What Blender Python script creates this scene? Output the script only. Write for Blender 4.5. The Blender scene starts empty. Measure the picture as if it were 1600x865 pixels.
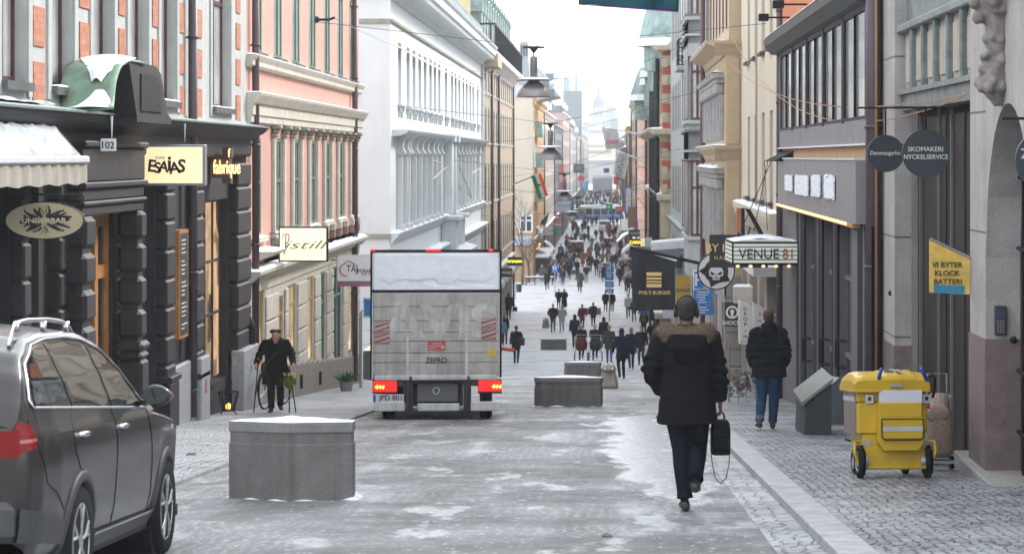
import bpy, math, random
from mathutils import Vector, Matrix, noise
rnd = random.Random(7)
PI = math.pi
S = bpy.context.scene
COL = S.collection
# ------------------------------------------------------------ camera, sky, sun, exposure
F = 3778.0                                   # 85 mm lens on a 36 mm sensor, in pixels of the 1600 px photo
cd = bpy.data.cameras.new('camera'); cam = bpy.data.objects.new('camera', cd); COL.objects.link(cam)
cam.location = (0, 0, 0); cam.rotation_euler = (PI/2, 0, 0)
cd.lens = 85; cd.sensor_width = 36; cd.shift_x = -0.0925; cd.shift_y = -0.1172
cd.clip_start = 0.5; cd.clip_end = 6000
cd.dof.use_dof = True; cd.dof.focus_distance = 34; cd.dof.aperture_fstop = 6.3
S.camera = cam
SUN_EL, SUN_AZ = math.radians(33), math.radians(36)
W = bpy.data.worlds.new('World'); S.world = W; W.use_nodes = True
nt = W.node_tree; bg = nt.nodes['Background']
sky = nt.nodes.new('ShaderNodeTexSky'); sky.sky_type = 'NISHITA'; sky.sun_disc = False
sky.sun_elevation = SUN_EL; sky.sun_rotation = SUN_AZ; sky.air_density = 1.0; sky.dust_density = 3.0
hs = nt.nodes.new('ShaderNodeHueSaturation'); hs.inputs['Saturation'].default_value = 0.22
mx = nt.nodes.new('ShaderNodeMixRGB'); mx.inputs[0].default_value = 0.62; mx.inputs[2].default_value = (11.2, 12.0, 12.9, 1)
nt.links.new(sky.outputs[0], hs.inputs['Color']); nt.links.new(hs.outputs[0], mx.inputs[1])
nt.links.new(mx.outputs[0], bg.inputs[0]); bg.inputs[1].default_value = 0.10
sl = bpy.data.lights.new('sun', 'SUN'); sun = bpy.data.objects.new('sun', sl); COL.objects.link(sun)
sl.energy = 1.5; sl.angle = math.radians(11); sl.color = (1, 0.98, 0.94)
sun.rotation_euler = (PI/2 - SUN_EL, 0, PI - SUN_AZ)
S.view_settings.view_transform = 'Standard'; S.view_settings.look = 'None'; S.view_settings.gamma = 1
S.view_settings.exposure = 1.52
S.cycles.max_bounces = 6; S.cycles.diffuse_bounces = 3; S.cycles.glossy_bounces = 3; S.cycles.volume_bounces = 0
S.cycles.transmission_bounces = 4; S.cycles.use_denoising = True; S.cycles.caustics_reflective = False; S.cycles.caustics_refractive = False

# ------------------------------------------------------------ the ground's profile and pixel helpers
GP = [(-60, 2.6), (0, -1.58), (85, -7.5), (122, -9.75), (146, -10.6), (175, -11.1), (191, -11.2), (230, -11.85), (270, -12.0), (340, -12.2), (3000, -12.3)]
def G(d):
    for (a, za), (b, zb) in zip(GP, GP[1:]):
        if d <= b: return za + (zb - za) * (d - a) / (b - a)
    return GP[-1][1]
def ss(d): return F / d
def dw(u, X): return X * F / (u - 948.0)     # distance at which the street-parallel plane X shows at column u
def zv(v, d): return (245.0 - v) * d / F
def xu(u, d): return (u - 948.0) * d / F
def dfeet(v):                                # distance of the ground seen at row v
    lo, hi = 8.0, 2500.0
    for _ in range(60):
        m = (lo + hi) / 2
        if 245 - G(m) * F / m > v: lo = m
        else: hi = m
    return lo

# ------------------------------------------------------------ materials
MATS = {}
def node_mat(name):
    m = bpy.data.materials.new(name); m.use_nodes = True
    return m, m.node_tree, m.node_tree.nodes['Principled BSDF']
def mk(name, col, rough=0.75, metal=0.0, var=0.12, vs=2.5, bump=0.0, bs=30, streak=0.0, coat=0.0, spec=0.5, emit=None, es=0, tint=False, brick=None, dirt=None, speck=0, ss_=90, transl=0):
    if name in MATS: return MATS[name]
    m, t, b = node_mat(name); N = t.nodes.new; L = t.links.new
    tc = N('ShaderNodeTexCoord'); V = tc.outputs['Object']
    b.inputs['Roughness'].default_value = rough; b.inputs['Metallic'].default_value = metal
    b.inputs['Coat Weight'].default_value = coat; b.inputs['Coat Roughness'].default_value = 0.06
    b.inputs['Specular IOR Level'].default_value = spec
    if brick:
        sp = N('ShaderNodeSeparateXYZ'); L(V, sp.inputs[0]); cb = N('ShaderNodeCombineXYZ')
        ad = N('ShaderNodeMath'); ad.operation = 'ADD'; L(sp.outputs[0], ad.inputs[0]); L(sp.outputs[1], ad.inputs[1])
        L(ad.outputs[0], cb.inputs[0]); L(sp.outputs[2], cb.inputs[1])
        br = N('ShaderNodeTexBrick'); L(cb.outputs[0], br.inputs[0]); c2, mc, sc, bw, rh, ms = brick
        br.inputs['Color1'].default_value = (*col, 1); br.inputs['Color2'].default_value = (*c2, 1); br.inputs['Mortar'].default_value = (*mc, 1)
        br.inputs['Scale'].default_value = sc; br.inputs['Brick Width'].default_value = bw; br.inputs['Row Height'].default_value = rh; br.inputs['Mortar Size'].default_value = ms
        base = br.outputs[0]
    elif tint:
        oi = N('ShaderNodeObjectInfo'); base = oi.outputs['Color']
    else:
        rg = N('ShaderNodeRGB'); rg.outputs[0].default_value = (*col, 1); base = rg.outputs[0]
    if var:
        n = N('ShaderNodeTexNoise'); n.inputs['Scale'].default_value = vs; n.inputs['Detail'].default_value = 6; n.inputs['Roughness'].default_value = 0.6; L(V, n.inputs[0])
        mr = N('ShaderNodeMapRange'); mr.inputs[1].default_value = 0.3; mr.inputs[2].default_value = 0.7; mr.inputs[3].default_value = 1 - var; mr.inputs[4].default_value = 1 + var; L(n.outputs[0], mr.inputs[0])
        mu = N('ShaderNodeMixRGB'); mu.blend_type = 'MULTIPLY'; mu.inputs[0].default_value = 1; L(base, mu.inputs[1]); L(mr.outputs[0], mu.inputs[2]); base = mu.outputs[0]
    if speck:
        n = N('ShaderNodeTexNoise'); n.inputs['Scale'].default_value = ss_; n.inputs['Detail'].default_value = 3; L(V, n.inputs[0])
        mr = N('ShaderNodeMapRange'); mr.inputs[1].default_value = 0.35; mr.inputs[2].default_value = 0.65; mr.inputs[3].default_value = 1-speck; mr.inputs[4].default_value = 1+speck; L(n.outputs[0], mr.inputs[0])
        mu = N('ShaderNodeMixRGB'); mu.blend_type = 'MULTIPLY'; mu.inputs[0].default_value = 1; L(base, mu.inputs[1]); L(mr.outputs[0], mu.inputs[2]); base = mu.outputs[0]
    if streak:
        mp = N('ShaderNodeMapping'); mp.inputs['Scale'].default_value = (7, 7, 0.5); L(V, mp.inputs[0])
        n = N('ShaderNodeTexNoise'); n.inputs['Scale'].default_value = 1.0; n.inputs['Detail'].default_value = 5; L(mp.outputs[0], n.inputs[0])
        mr = N('ShaderNodeMapRange'); mr.inputs[1].default_value = 0.45; mr.inputs[2].default_value = 0.75; mr.inputs[3].default_value = 0; mr.inputs[4].default_value = streak; L(n.outputs[0], mr.inputs[0])
        mu = N('ShaderNodeMixRGB'); L(mr.outputs[0], mu.inputs[0]); L(base, mu.inputs[1]); mu.inputs[2].default_value = (*(dirt or [c * 0.35 for c in col]), 1); base = mu.outputs[0]
    L(base, b.inputs['Base Color'])
    if bump:
        n = N('ShaderNodeTexNoise'); n.inputs['Scale'].default_value = bs; n.inputs['Detail'].default_value = 5; L(V, n.inputs[0])
        bp = N('ShaderNodeBump'); bp.inputs['Strength'].default_value = bump; bp.inputs['Distance'].default_value = 0.02; L(n.outputs[0], bp.inputs['Height']); L(bp.outputs[0], b.inputs['Normal'])
    if emit:
        b.inputs['Emission Color'].default_value = (*emit, 1); b.inputs['Emission Strength'].default_value = es
    if transl:
        tb = N('ShaderNodeBsdfTranslucent'); L(base, tb.inputs[0]); ms = N('ShaderNodeMixShader'); ms.inputs[0].default_value = transl; out = t.nodes['Material Output']
        L(b.outputs[0], ms.inputs[1]); L(tb.outputs[0], ms.inputs[2]); L(ms.outputs[0], out.inputs[0])
    MATS[name] = m
    return m
def plain(name, col, rough=0.6, **k): return mk(name, col, rough, **k)
snow = mk('snow', (0.80, 0.83, 0.87), 0.75, var=0.05, vs=6, bump=0.35, bs=18)
glass = mk('window_glass', (0.035, 0.045, 0.05), 0.06, var=0.35, vs=0.8, bump=0.02, bs=2.5, spec=0.9)
glass_bright = mk('pale_glass', (0.34, 0.37, 0.38), 0.08, var=0.3, vs=1.2, bump=0.03, bs=2, spec=0.9)  # pane colour made pale to stand in for reflected pale facades
black = mk('black_metal', (0.010, 0.010, 0.012), 0.55, var=0.1, spec=.25)
rubber = mk('rubber', (0.012, 0.012, 0.013), 0.9, spec=.2, var=0.25, vs=12, bump=0.2, bs=60)
steel = mk('steel', (0.45, 0.46, 0.48), 0.35, metal=0.8, var=0.15)
white = mk('white_paint', (0.78, 0.79, 0.79), 0.5, var=0.06, streak=0.15)
maroon_pipe = mk('pipe_paint', (0.075, 0.042, 0.045), 0.5, var=0.2, streak=0.3)
def warm_glass(name, c1, c2, e, sc=1.3):
    if name in MATS: return MATS[name]
    m, t, b = node_mat(name); N = t.nodes.new; L = t.links.new
    tc = N('ShaderNodeTexCoord'); v = N('ShaderNodeTexVoronoi'); v.distance = 'CHEBYCHEV'; v.inputs['Scale'].default_value = sc; L(tc.outputs['Object'], v.inputs[0])
    n = N('ShaderNodeTexNoise'); n.inputs['Scale'].default_value = 3; n.inputs['Detail'].default_value = 6; L(tc.outputs['Object'], n.inputs[0])
    sp = N('ShaderNodeSeparateColor'); L(v.outputs['Color'], sp.inputs[0])
    ad = N('ShaderNodeMath'); ad.operation = 'MULTIPLY'; L(sp.outputs[0], ad.inputs[0]); L(n.outputs[0], ad.inputs[1])
    cr = N('ShaderNodeValToRGB'); cr.color_ramp.elements[0].color = (*c1, 1); cr.color_ramp.elements[1].color = (*c2, 1); cr.color_ramp.elements[0].position = 0.05; cr.color_ramp.elements[1].position = 0.5; L(ad.outputs[0], cr.inputs[0])
    L(cr.outputs[0], b.inputs['Emission Color']); b.inputs['Emission Strength'].default_value = e
    b.inputs['Base Color'].default_value = (0.03, 0.03, 0.03, 1); b.inputs['Roughness'].default_value = 0.06
    MATS[name] = m; return m
warm = warm_glass('lit_shop_glass', (0.05, 0.02, 0.008), (0.8, 0.5, 0.26), 0.34)
warm2 = warm_glass('pale_lit_glass', (0.15, 0.09, 0.04), (0.85, 0.66, 0.42), 0.38, 0.9)
dimglass = warm_glass('green_shop_glass', (0.03, 0.06, 0.055), (0.16, 0.25, 0.21), 0.25, 0.5)

# ------------------------------------------------------------ mesh builder
class MB:
    def __init__(s): s.v = []; s.f = []; s.m = []; s.cur = 0
    def mat(s, i): s.cur = i; return s
    def add(s, vs, fs):
        o = len(s.v); s.v += [tuple(p) for p in vs]; s.f += [tuple(i + o for i in f) for f in fs]; s.m += [s.cur] * len(fs); return s
    def quad(s, a, b, c, d): return s.add([a, b, c, d], [(0, 1, 2, 3)])
    def box(s, x0, x1, y0, y1, z0, z1, ch=0.0):
        if x0 > x1: x0, x1 = x1, x0
        if y0 > y1: y0, y1 = y1, y0
        if z0 > z1: z0, z1 = z1, z0
        if ch:
            ch = min(ch, (x1-x0)*.45, (y1-y0)*.45, (z1-z0)*.45)
            vs = []; 
            import itertools
            for sx, sy, sz in itertools.product((0, 1), repeat=3):
                X = (x0, x1)[sx]; Y = (y0, y1)[sy]; Z = (z0, z1)[sz]; dx = ch*(1-2*sx); dy = ch*(1-2*sy); dz = ch*(1-2*sz)
                vs += [(X, Y+dy, Z+dz), (X+dx, Y, Z+dz), (X+dx, Y+dy, Z)]
            def i(sx, sy, sz, k): return ((sx*2+sy)*2+sz)*3+k
            fs = []
            for q in (0, 1):
                fs.append((i(q,0,0,0), i(q,1,0,0), i(q,1,1,0), i(q,0,1,0))); fs.append((i(0,q,0,1), i(1,q,0,1), i(1,q,1,1), i(0,q,1,1))); fs.append((i(0,0,q,2), i(1,0,q,2), i(1,1,q,2), i(0,1,q,2)))
                for r in (0, 1):
                    fs.append((i(q,r,0,0), i(q,r,1,0), i(q,r,1,1), i(q,r,0,1))); fs.append((i(q,0,r,0), i(q,1,r,0), i(q,1,r,2), i(q,0,r,2))); fs.append((i(0,q,r,1), i(1,q,r,1), i(1,q,r,2), i(0,q,r,2)))
            for sx, sy, sz in itertools.product((0, 1), repeat=3): fs.append((i(sx,sy,sz,0), i(sx,sy,sz,1), i(sx,sy,sz,2)))
            return s.add(vs, fs)
        vs = [(x0,y0,z0),(x1,y0,z0),(x1,y1,z0),(x0,y1,z0),(x0,y0,z1),(x1,y0,z1),(x1,y1,z1),(x0,y1,z1)]
        return s.add(vs, [(0,3,2,1),(4,5,6,7),(0,1,5,4),(1,2,6,5),(2,3,7,6),(3,0,4,7)])
    def prism(s, poly, axis, a, b):          # poly in the other two axes (in xyz order)
        n = len(poly)
        def P(p, t):
            return {'x': (t, p[0], p[1]), 'y': (p[0], t, p[1]), 'z': (p[0], p[1], t)}[axis]
        return s.add([P(p, a) for p in poly] + [P(p, b) for p in poly], [tuple(range(n)), tuple(range(2*n-1, n-1, -1))] + [(i, i+n, (i+1) % n + n, (i+1) % n) for i in range(n)])
    def loft(s, rings, cap=True):
        n = len(rings[0]); vs = [p for r in rings for p in r]; fs = []
        for k in range(len(rings)-1):
            for i in range(n):
                j = (i+1) % n; fs.append((k*n+i, k*n+j, (k+1)*n+j, (k+1)*n+i))
        if cap: fs.append(tuple(range(n-1, -1, -1))); fs.append(tuple((len(rings)-1)*n+i for i in range(n)))
        return s.add(vs, fs)
    def tube(s, path, r, n=8, cap=True, sq=None):
        path = [Vector(p) for p in path]; R = r if isinstance(r, (list, tuple)) else [r]*len(path)
        rings = []; up = None
        for i, p in enumerate(path):
            d = (path[min(i+1, len(path)-1)] - path[max(i-1, 0)])
            d = d.normalized() if d.length > 1e-9 else Vector((0, 0, 1))
            if up is None:
                a = Vector((0, 0, 1)) if abs(d.z) < 0.9 else Vector((0, 1, 0)); up = (a - d*a.dot(d)).normalized()
            else:
                up = (up - d*up.dot(d)); up = up.normalized() if up.length > 1e-6 else Vector((1, 0, 0))
            sd = d.cross(up)
            rr = R[i]; a, b = rr if isinstance(rr, tuple) else (rr, rr)
            rings.append([tuple(p + sd*a*math.cos(2*PI*k/n) + up*b*math.sin(2*PI*k/n)) for k in range(n)])
        return s.loft(rings, cap)
    def lathe(s, prof, c=(0, 0, 0), n=20, axis='z'):   # prof [(r, h)]
        rings = []
        for r, h in prof:
            ring = []
            for k in range(n):
                a = 2*PI*k/n; x, y = r*math.cos(a), r*math.sin(a)
                p = {'z': (x, y, h), 'y': (x, h, y), 'x': (h, x, y)}[axis]
                ring.append((c[0]+p[0], c[1]+p[1], c[2]+p[2]))
            rings.append(ring)
        return s.loft(rings)
    def ball(s, c, r, n=12, m=8):
        rx, ry, rz = r if isinstance(r, (tuple, list)) else (r, r, r)
        rings = []
        for j in range(m+1):
            t = -PI/2 + PI*j/m; q = max(math.cos(t), 0.02)
            rings.append([(c[0]+rx*q*math.cos(2*PI*k/n), c[1]+ry*q*math.sin(2*PI*k/n), c[2]+rz*math.sin(t)) for k in range(n)])
        return s.loft(rings)
    def grid(s, fn, nu, nv):
        vs = [fn(i/nu, j/nv) for j in range(nv+1) for i in range(nu+1)]; w = nu+1
        return s.add(vs, [(j*w+i, j*w+i+1, (j+1)*w+i+1, (j+1)*w+i) for j in range(nv) for i in range(nu)])
    def mesh(s, name, mats, org=(0, 0, 0), smooth=False):
        me = bpy.data.meshes.new(name); o = Vector(org)
        me.from_pydata([tuple(Vector(p) - o) for p in s.v], [], s.f)
        for m in (mats if isinstance(mats, (list, tuple)) else [mats]): me.materials.append(m)
        me.polygons.foreach_set('material_index', s.m)
        if smooth: me.polygons.foreach_set('use_smooth', [True]*len(s.f))
        me.validate(); me.update(); return me
    def build(s, name, mats, parent=None, smooth=False, bevel=0, org=None, loc=None):
        if org is None: org = parent.get('_org', (0, 0, 0)) if parent is not None else (0, 0, 0)
        o = bpy.data.objects.new(name, s.mesh(name, mats, org, smooth)); COL.objects.link(o)
        if parent is not None: o.parent = parent
        elif any(org): o.location = org
        if loc: o.location = loc
        if parent is not None: o['_org'] = (0, 0, 0) if parent.get('_org') is None else parent['_org']
        if bevel:
            b = o.modifiers.new('bevel', 'BEVEL'); b.width = bevel; b.segments = 2; b.limit_method = 'ANGLE'; b.angle_limit = math.radians(40)
        return o
def tag(o, label, cat=None, group=None, kind=None):
    if label: o['label'] = label
    if cat: o['category'] = cat
    if group: o['group'] = group
    if kind: o['kind'] = kind
    return o
def T(name, label, cat, loc=(0, 0, 0), rz=0, group=None, org=False, rx=0):
    """An Empty at the thing's base. org=True: its parts are given in world coordinates."""
    o = bpy.data.objects.new(name, None); COL.objects.link(o); o.location = loc; o.rotation_euler = (rx, 0, rz); o.empty_display_size = 0.2
    if org: o['_org'] = tuple(loc)
    return tag(o, label, cat, group)
def dup(o, parent=None):
    c = o.copy(); COL.objects.link(c); c.parent = parent
    for ch in [x for x in KIDS(o)]: dup(ch, c)
    return c
def KIDS(o): return list(o.children)
def bake(mb, voxel, smooth=6, name='m', disp=None, fac=0.5):
    """Union of closed shapes -> one continuous skin."""
    me = mb.mesh(name, [black]); o = bpy.data.objects.new('tmp', me); COL.objects.link(o)
    r = o.modifiers.new('r', 'REMESH'); r.mode = 'VOXEL'; r.voxel_size = voxel
    sm = o.modifiers.new('s', 'SMOOTH'); sm.iterations = smooth; sm.factor = fac
    dg = bpy.context.evaluated_depsgraph_get(); dg.update()
    out = bpy.data.meshes.new_from_object(o.evaluated_get(dg)); out.materials.clear()
    bpy.data.objects.remove(o); bpy.data.meshes.remove(me)
    if disp:
        for v in out.vertices:
            n = v.normal; v.co += n*disp(v.co)
    out.polygons.foreach_set('use_smooth', [True]*len(out.polygons)); out.name = name
    return out
def obj(name, me, parent=None, loc=None, mats=None, col=None):
    o = bpy.data.objects.new(name, me); COL.objects.link(o)
    if parent is not None: o.parent = parent
    if loc: o.location = loc
    if mats:
        for m in mats: me.materials.append(m)
    if col: o.color = (*col, 1)
    return o
TXC = {}
def text_mesh(txt, h, ext=0.004, mat=None, sx=1.0, shear=0.0, bold=0.0, axis='y', spacing=1.0):
    """Lettering centred on the origin, standing upright. axis 'y': faces the camera side; 'x-': read from -x; 'x+': read from +x."""
    c = bpy.data.curves.new('t', 'FONT'); c.body = txt; c.align_x = 'CENTER'; c.align_y = 'CENTER'; c.size = h*1.38
    c.extrude = ext; c.shear = shear; c.offset = bold*h; c.space_character = spacing; c.resolution_u = 4
    o = bpy.data.objects.new('t', c); COL.objects.link(o)
    dg = bpy.context.evaluated_depsgraph_get(); dg.update()
    me = bpy.data.meshes.new_from_object(o.evaluated_get(dg)); bpy.data.objects.remove(o); bpy.data.curves.remove(c)
    if me.vertices:
        ys = [v.co.y for v in me.vertices]; cy = (max(ys)+min(ys))/2; xs = [v.co.x for v in me.vertices]; cx = (max(xs)+min(xs))/2
        me.transform(Matrix.Translation((-cx, -cy, 0)))
    M_ = Matrix.Rotation(PI/2, 4, 'X') @ Matrix.Diagonal((sx, 1, 1, 1))
    if axis == 'x-': M_ = Matrix.Rotation(-PI/2, 4, 'Z') @ M_
    if axis == 'x+': M_ = Matrix.Rotation(PI/2, 4, 'Z') @ M_
    me.transform(M_); me.materials.clear()
    if mat: me.materials.append(mat)
    return me
def lettering(parent, txt, pos, h, mat, name='lettering', **k):
    return obj(name, text_mesh(txt, h, mat=mat, **k), parent, pos)
def snow_patch(mb, x0, x1, y0, y1, z, h, step=0.12, seed=0):
    nu = max(2, min(60, int((x1-x0)/step))); nv = max(2, min(80, int((y1-y0)/step)))
    def f(a, b):
        e = min(1, min(a, 1-a)*nu/1.0, min(b, 1-b)*nv/1.0)
        x = x0+(x1-x0)*a; y = y0+(y1-y0)*b
        n = noise.noise(Vector((x*3, y*3, seed)))*0.5 + noise.noise(Vector((x*11, y*11, seed)))*0.25
        zz = z(x, y) if callable(z) else z
        return (x + (0.03*n if 0 < a < 1 else 0), y, zz + e*h*(0.8+n))
    mb.grid(f, nu, nv); return mb
# ------------------------------------------------------------ ground, road, pavements
def ground_material():
    m, t, b = node_mat('icy_road'); N = t.nodes.new; L = t.links.new
    geo = N('ShaderNodeNewGeometry'); V = geo.outputs['Position']
    def noi(sc, det=6, scale=(1, 1, 1), rough=0.6):
        mp = N('ShaderNodeMapping'); mp.inputs['Scale'].default_value = scale; L(V, mp.inputs[0])
        n = N('ShaderNodeTexNoise'); n.inputs['Scale'].default_value = sc; n.inputs['Detail'].default_value = det; n.inputs['Roughness'].default_value = rough; L(mp.outputs[0], n.inputs[0]); return n.outputs[0]
    def ramp(i, a, bb, lo=0.0, hi=1.0):
        r = N('ShaderNodeMapRange'); r.inputs[1].default_value = a; r.inputs[2].default_value = bb; r.inputs[3].default_value = lo; r.inputs[4].default_value = hi; L(i, r.inputs[0]); return r.outputs[0]
    def math_(op, a, c):
        x = N('ShaderNodeMath'); x.operation = op
        for k, q in enumerate((a, c)):
            if isinstance(q, (int, float)): x.inputs[k].default_value = q
            else: L(q, x.inputs[k])
        return x.outputs[0]
    def mix(f, a, c):
        x = N('ShaderNodeMixRGB'); L(f, x.inputs[0])
        for k, q in ((1, a), (2, c)):
            if isinstance(q, tuple): x.inputs[k].default_value = (*q, 1)
            else: L(q, x.inputs[k])
        return x.outputs[0]
    sp = N('ShaderNodeSeparateXYZ'); L(V, sp.inputs[0]); X, Y = sp.outputs[0], sp.outputs[1]
    n1 = noi(0.45, 8); n2 = noi(3.5, 8, (1, 0.7, 1)); n3 = noi(14, 4, (1, .5, 1)); tr = noi(2.2, 6, (1, 0.05, 1))
    base = mix(ramp(n2, .35, .68), (0.165, 0.164, 0.165), (0.32, 0.326, 0.338))
    base = mix(ramp(tr, .52, .68, 0, .75), base, (0.55, 0.565, 0.60))                    # packed snow along the wheel lines
    base = mix(ramp(n1, .42, .56, .85, 0), base, (0.105, 0.102, 0.10))                       # thawed, dirty ice
    base = mix(ramp(n3, .60, .70, 0, .8), base, (0.62, 0.64, 0.68))
    for x0_ in (-1.42, .02, -2.9):                                                        # wheel tracks worn down to brown slush
        tx = math_('ABSOLUTE', math_('SUBTRACT', math_('ADD', X, math_('MULTIPLY', math_('SINE', math_('MULTIPLY', Y, .11), 0), .32)), x0_), 0)
        tk = math_('MULTIPLY', ramp(tx, .42, .12), ramp(noi(2.6, 7, (1, .25, 1)), .38, .6)); base = mix(math_('MULTIPLY', math_('MULTIPLY', tk, ramp(Y, 75, 50)), .8), base, (0.118, 0.115, 0.112))
    tread = N('ShaderNodeTexWave'); tread.inputs['Scale'].default_value = 3.2; tread.inputs['Distortion'].default_value = 9; tread.inputs['Detail'].default_value = 3; L(V, tread.inputs[0]); base = mix(math_('MULTIPLY', ramp(tread.outputs[0], .75, .95), ramp(n1, .45, .6, 0, .35)), base, (0.50, 0.51, 0.54))
    grit = noi(38, 3); base = mix(ramp(grit, .66, .74, 0, .6), base, (0.07, 0.06, 0.055))
    far = ramp(Y, 50, 95); sn = mix(ramp(n2, .3, .7), (0.42, 0.43, 0.46), (0.62, 0.64, 0.67))
    base = mix(math_('MULTIPLY', far, ramp(n1, .38, .5, .55, 1)), base, sn)
    # thawed wet patch before the man; its sky reflection painted as pale colour
    cx = math_('SUBTRACT', X, math_('ADD', math_('MULTIPLY', Y, -0.012), 0.98)); 
    dx = math_('ABSOLUTE', math_('DIVIDE', cx, 0.62), 0)
    dy = math_('ABSOLUTE', math_('DIVIDE', math_('SUBTRACT', Y, 32.5), 10.5), 0)
    e = math_('SUBTRACT', 1.0, math_('ADD', math_('POWER', dx, 2.2), math_('POWER', dy, 3)))
    e = math_('ADD', e, math_('MULTIPLY', math_('SUBTRACT', noi(1.3, 8, (1.6, .5, 1)), .5), 4.2))
    wet = ramp(e, -0.1, 0.5)
    n4 = noi(1.7, 7, (1, .35, 1)); wet2 = math_('MULTIPLY', ramp(n4, .57, .63), ramp(Y, 60, 40)); 
    wm = math_('MAXIMUM', wet, math_('MULTIPLY', wet2, .55))
    col = mix(wm, base, mix(ramp(n3, .4, .7), (0.30, 0.31, 0.32), (0.56, 0.575, 0.59)))
    L(col, b.inputs['Base Color']); r = N('ShaderNodeMix'); L(wm, r.inputs[0]); L(ramp(n2, .3, .7, .38, .72), r.inputs[2]); r.inputs[3].default_value = 0.22; L(r.outputs[0], b.inputs['Roughness'])
    hgt = math_('ADD', math_('MULTIPLY', noi(9, 8, (1, .6, 1), .7), .05), math_('MULTIPLY', n2, .04)); hgt = math_('ADD', hgt, math_('MULTIPLY', tr, .03))
    bp = N('ShaderNodeBump'); bp.inputs['Distance'].default_value = 1.0; L(hgt, bp.inputs['Height'])
    L(math_('SUBTRACT', 1.0, math_('MULTIPLY', wm, .93)), bp.inputs['Strength']); L(bp.outputs[0], b.inputs['Normal'])
    b.inputs['Specular IOR Level'].default_value = 0.5
    return m
def sett_material(name, dark, light, gap, snowy, scale=8.5):
    m, t, b = node_mat(name); N = t.nodes.new; L = t.links.new
    geo = N('ShaderNodeNewGeometry'); mp = N('ShaderNodeMapping'); mp.inputs['Scale'].default_value = (1, .92, 0); L(geo.outputs['Position'], mp.inputs[0])
    # fan courses: bend the coordinates before cutting the stones
    w = N('ShaderNodeTexWave'); w.wave_type = 'BANDS'; w.inputs['Scale'].default_value = 0.16; w.inputs['Distortion'].default_value = 0; L(mp.outputs[0], w.inputs[0])
    av = N('ShaderNodeVectorMath'); av.operation = 'MULTIPLY_ADD'; L(w.outputs[0], av.inputs[0]); av.inputs[1].default_value = (0, .35, 0); L(mp.outputs[0], av.inputs[2])
    v = N('ShaderNodeTexVoronoi'); v.inputs['Scale'].default_value = scale; v.inputs['Randomness'].default_value = 0.55; L(av.outputs[0], v.inputs[0])
    ed = N('ShaderNodeTexVoronoi'); ed.feature = 'DISTANCE_TO_EDGE'; ed.inputs['Scale'].default_value = scale; ed.inputs['Randomness'].default_value = 0.55; L(av.outputs[0], ed.inputs[0])
    sp = N('ShaderNodeSeparateColor'); L(v.outputs['Color'], sp.inputs[0])
    c1 = N('ShaderNodeMixRGB'); L(sp.outputs[0], c1.inputs[0]); c1.inputs[1].default_value = (*dark, 1); c1.inputs[2].default_value = (*light, 1)
    er = N('ShaderNodeMapRange'); er.inputs[1].default_value = 0.03; er.inputs[2].default_value = 0.14; L(ed.outputs[0], er.inputs[0])
    c2 = N('ShaderNodeMixRGB'); L(er.outputs[0], c2.inputs[0]); c2.inputs[1].default_value = (*gap, 1); L(c1.outputs[0], c2.inputs[2])
    n = N('ShaderNodeTexNoise'); n.inputs['Scale'].default_value = 0.8; n.inputs['Detail'].default_value = 9; n.inputs['Roughness'].default_value = .7; L(geo.outputs['Position'], n.inputs[0])
    mr = N('ShaderNodeMapRange'); mr.inputs[1].default_value = 0.5 - snowy*.25; mr.inputs[2].default_value = 0.72 - snowy*.2; mr.inputs[4].default_value = .85; L(n.outputs[0], mr.inputs[0])
    c3 = N('ShaderNodeMixRGB'); L(mr.outputs[0], c3.inputs[0]); L(c2.outputs[0], c3.inputs[1]); c3.inputs[2].default_value = (0.46, 0.475, 0.50, 1)
    L(c3.outputs[0], b.inputs['Base Color']); b.inputs['Roughness'].default_value = 0.42
    bp = N('ShaderNodeBump'); bp.inputs['Strength'].default_value = 0.9; bp.inputs['Distance'].default_value = 0.03; L(er.outputs[0], bp.inputs['Height']); L(bp.outputs[0], b.inputs['Normal'])
    return m
ys = [-60, -20, 0, 5, 10] + [12 + 1.0*i for i in range(60)] + [75 + 4*i for i in range(60)] + [330, 400, 500, 700, 1000, 1500, 2200, 3000]
def strip(name, xs, mat, dz=0.0, y0=-60, y1=3000, bumpy=0.0):
    mb = MB(); yy = sorted({y for y in ys if y0 < y < y1} | {y0, y1}); n = len(xs)
    vs = [(x, y, G(y) + dz + (bumpy*noise.noise(Vector((x*1.3, y*.6, 1))) if 0 < i < n-1 else 0)) for y in yy for i, x in enumerate(xs)]
    mb.add(vs, [(j*n+i, j*n+i+1, (j+1)*n+i+1, (j+1)*n+i) for j in range(len(yy)-1) for i in range(n-1)])
    o = mb.build(name, mat, smooth=True); o['kind'] = 'structure'; return o
road_m = ground_material()
strip('ground', [-900, -300, -80, -30, -12] + [-9 + .5*i for i in range(40)] + [12, 30, 80, 300, 900], road_m)
setts_r = sett_material('granite_setts', (0.15, 0.155, 0.17), (0.32, 0.33, 0.36), (0.05, 0.05, 0.055), 0.2, 11)
setts_l = sett_material('snowy_setts', (0.2, 0.2, 0.21), (0.40, 0.41, 0.43), (0.10, 0.10, 0.11), 0.8, 8)
def slab(name, x0, x1, y0, y1, mat, h):
    mb = MB(); yy = [y0 + (y1-y0)*i/40 for i in range(41)]
    mb.loft([[(x0, y, G(y)-.3), (x0, y, G(y)+h), (x1, y, G(y)+h), (x1, y, G(y)-.3)] for y in yy])
    o = mb.build(name, mat); o['kind'] = 'structure'; return o
slab('pavement_right', 1.80, 6, 2, 122, setts_r, 0.07)
kerb_m = mk('kerb_granite', (0.31, 0.31, 0.315), 0.5, var=0.3, vs=5, bump=0.3, bs=25)
mb = MB(); y = 6.0; r2 = random.Random(3)
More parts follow.
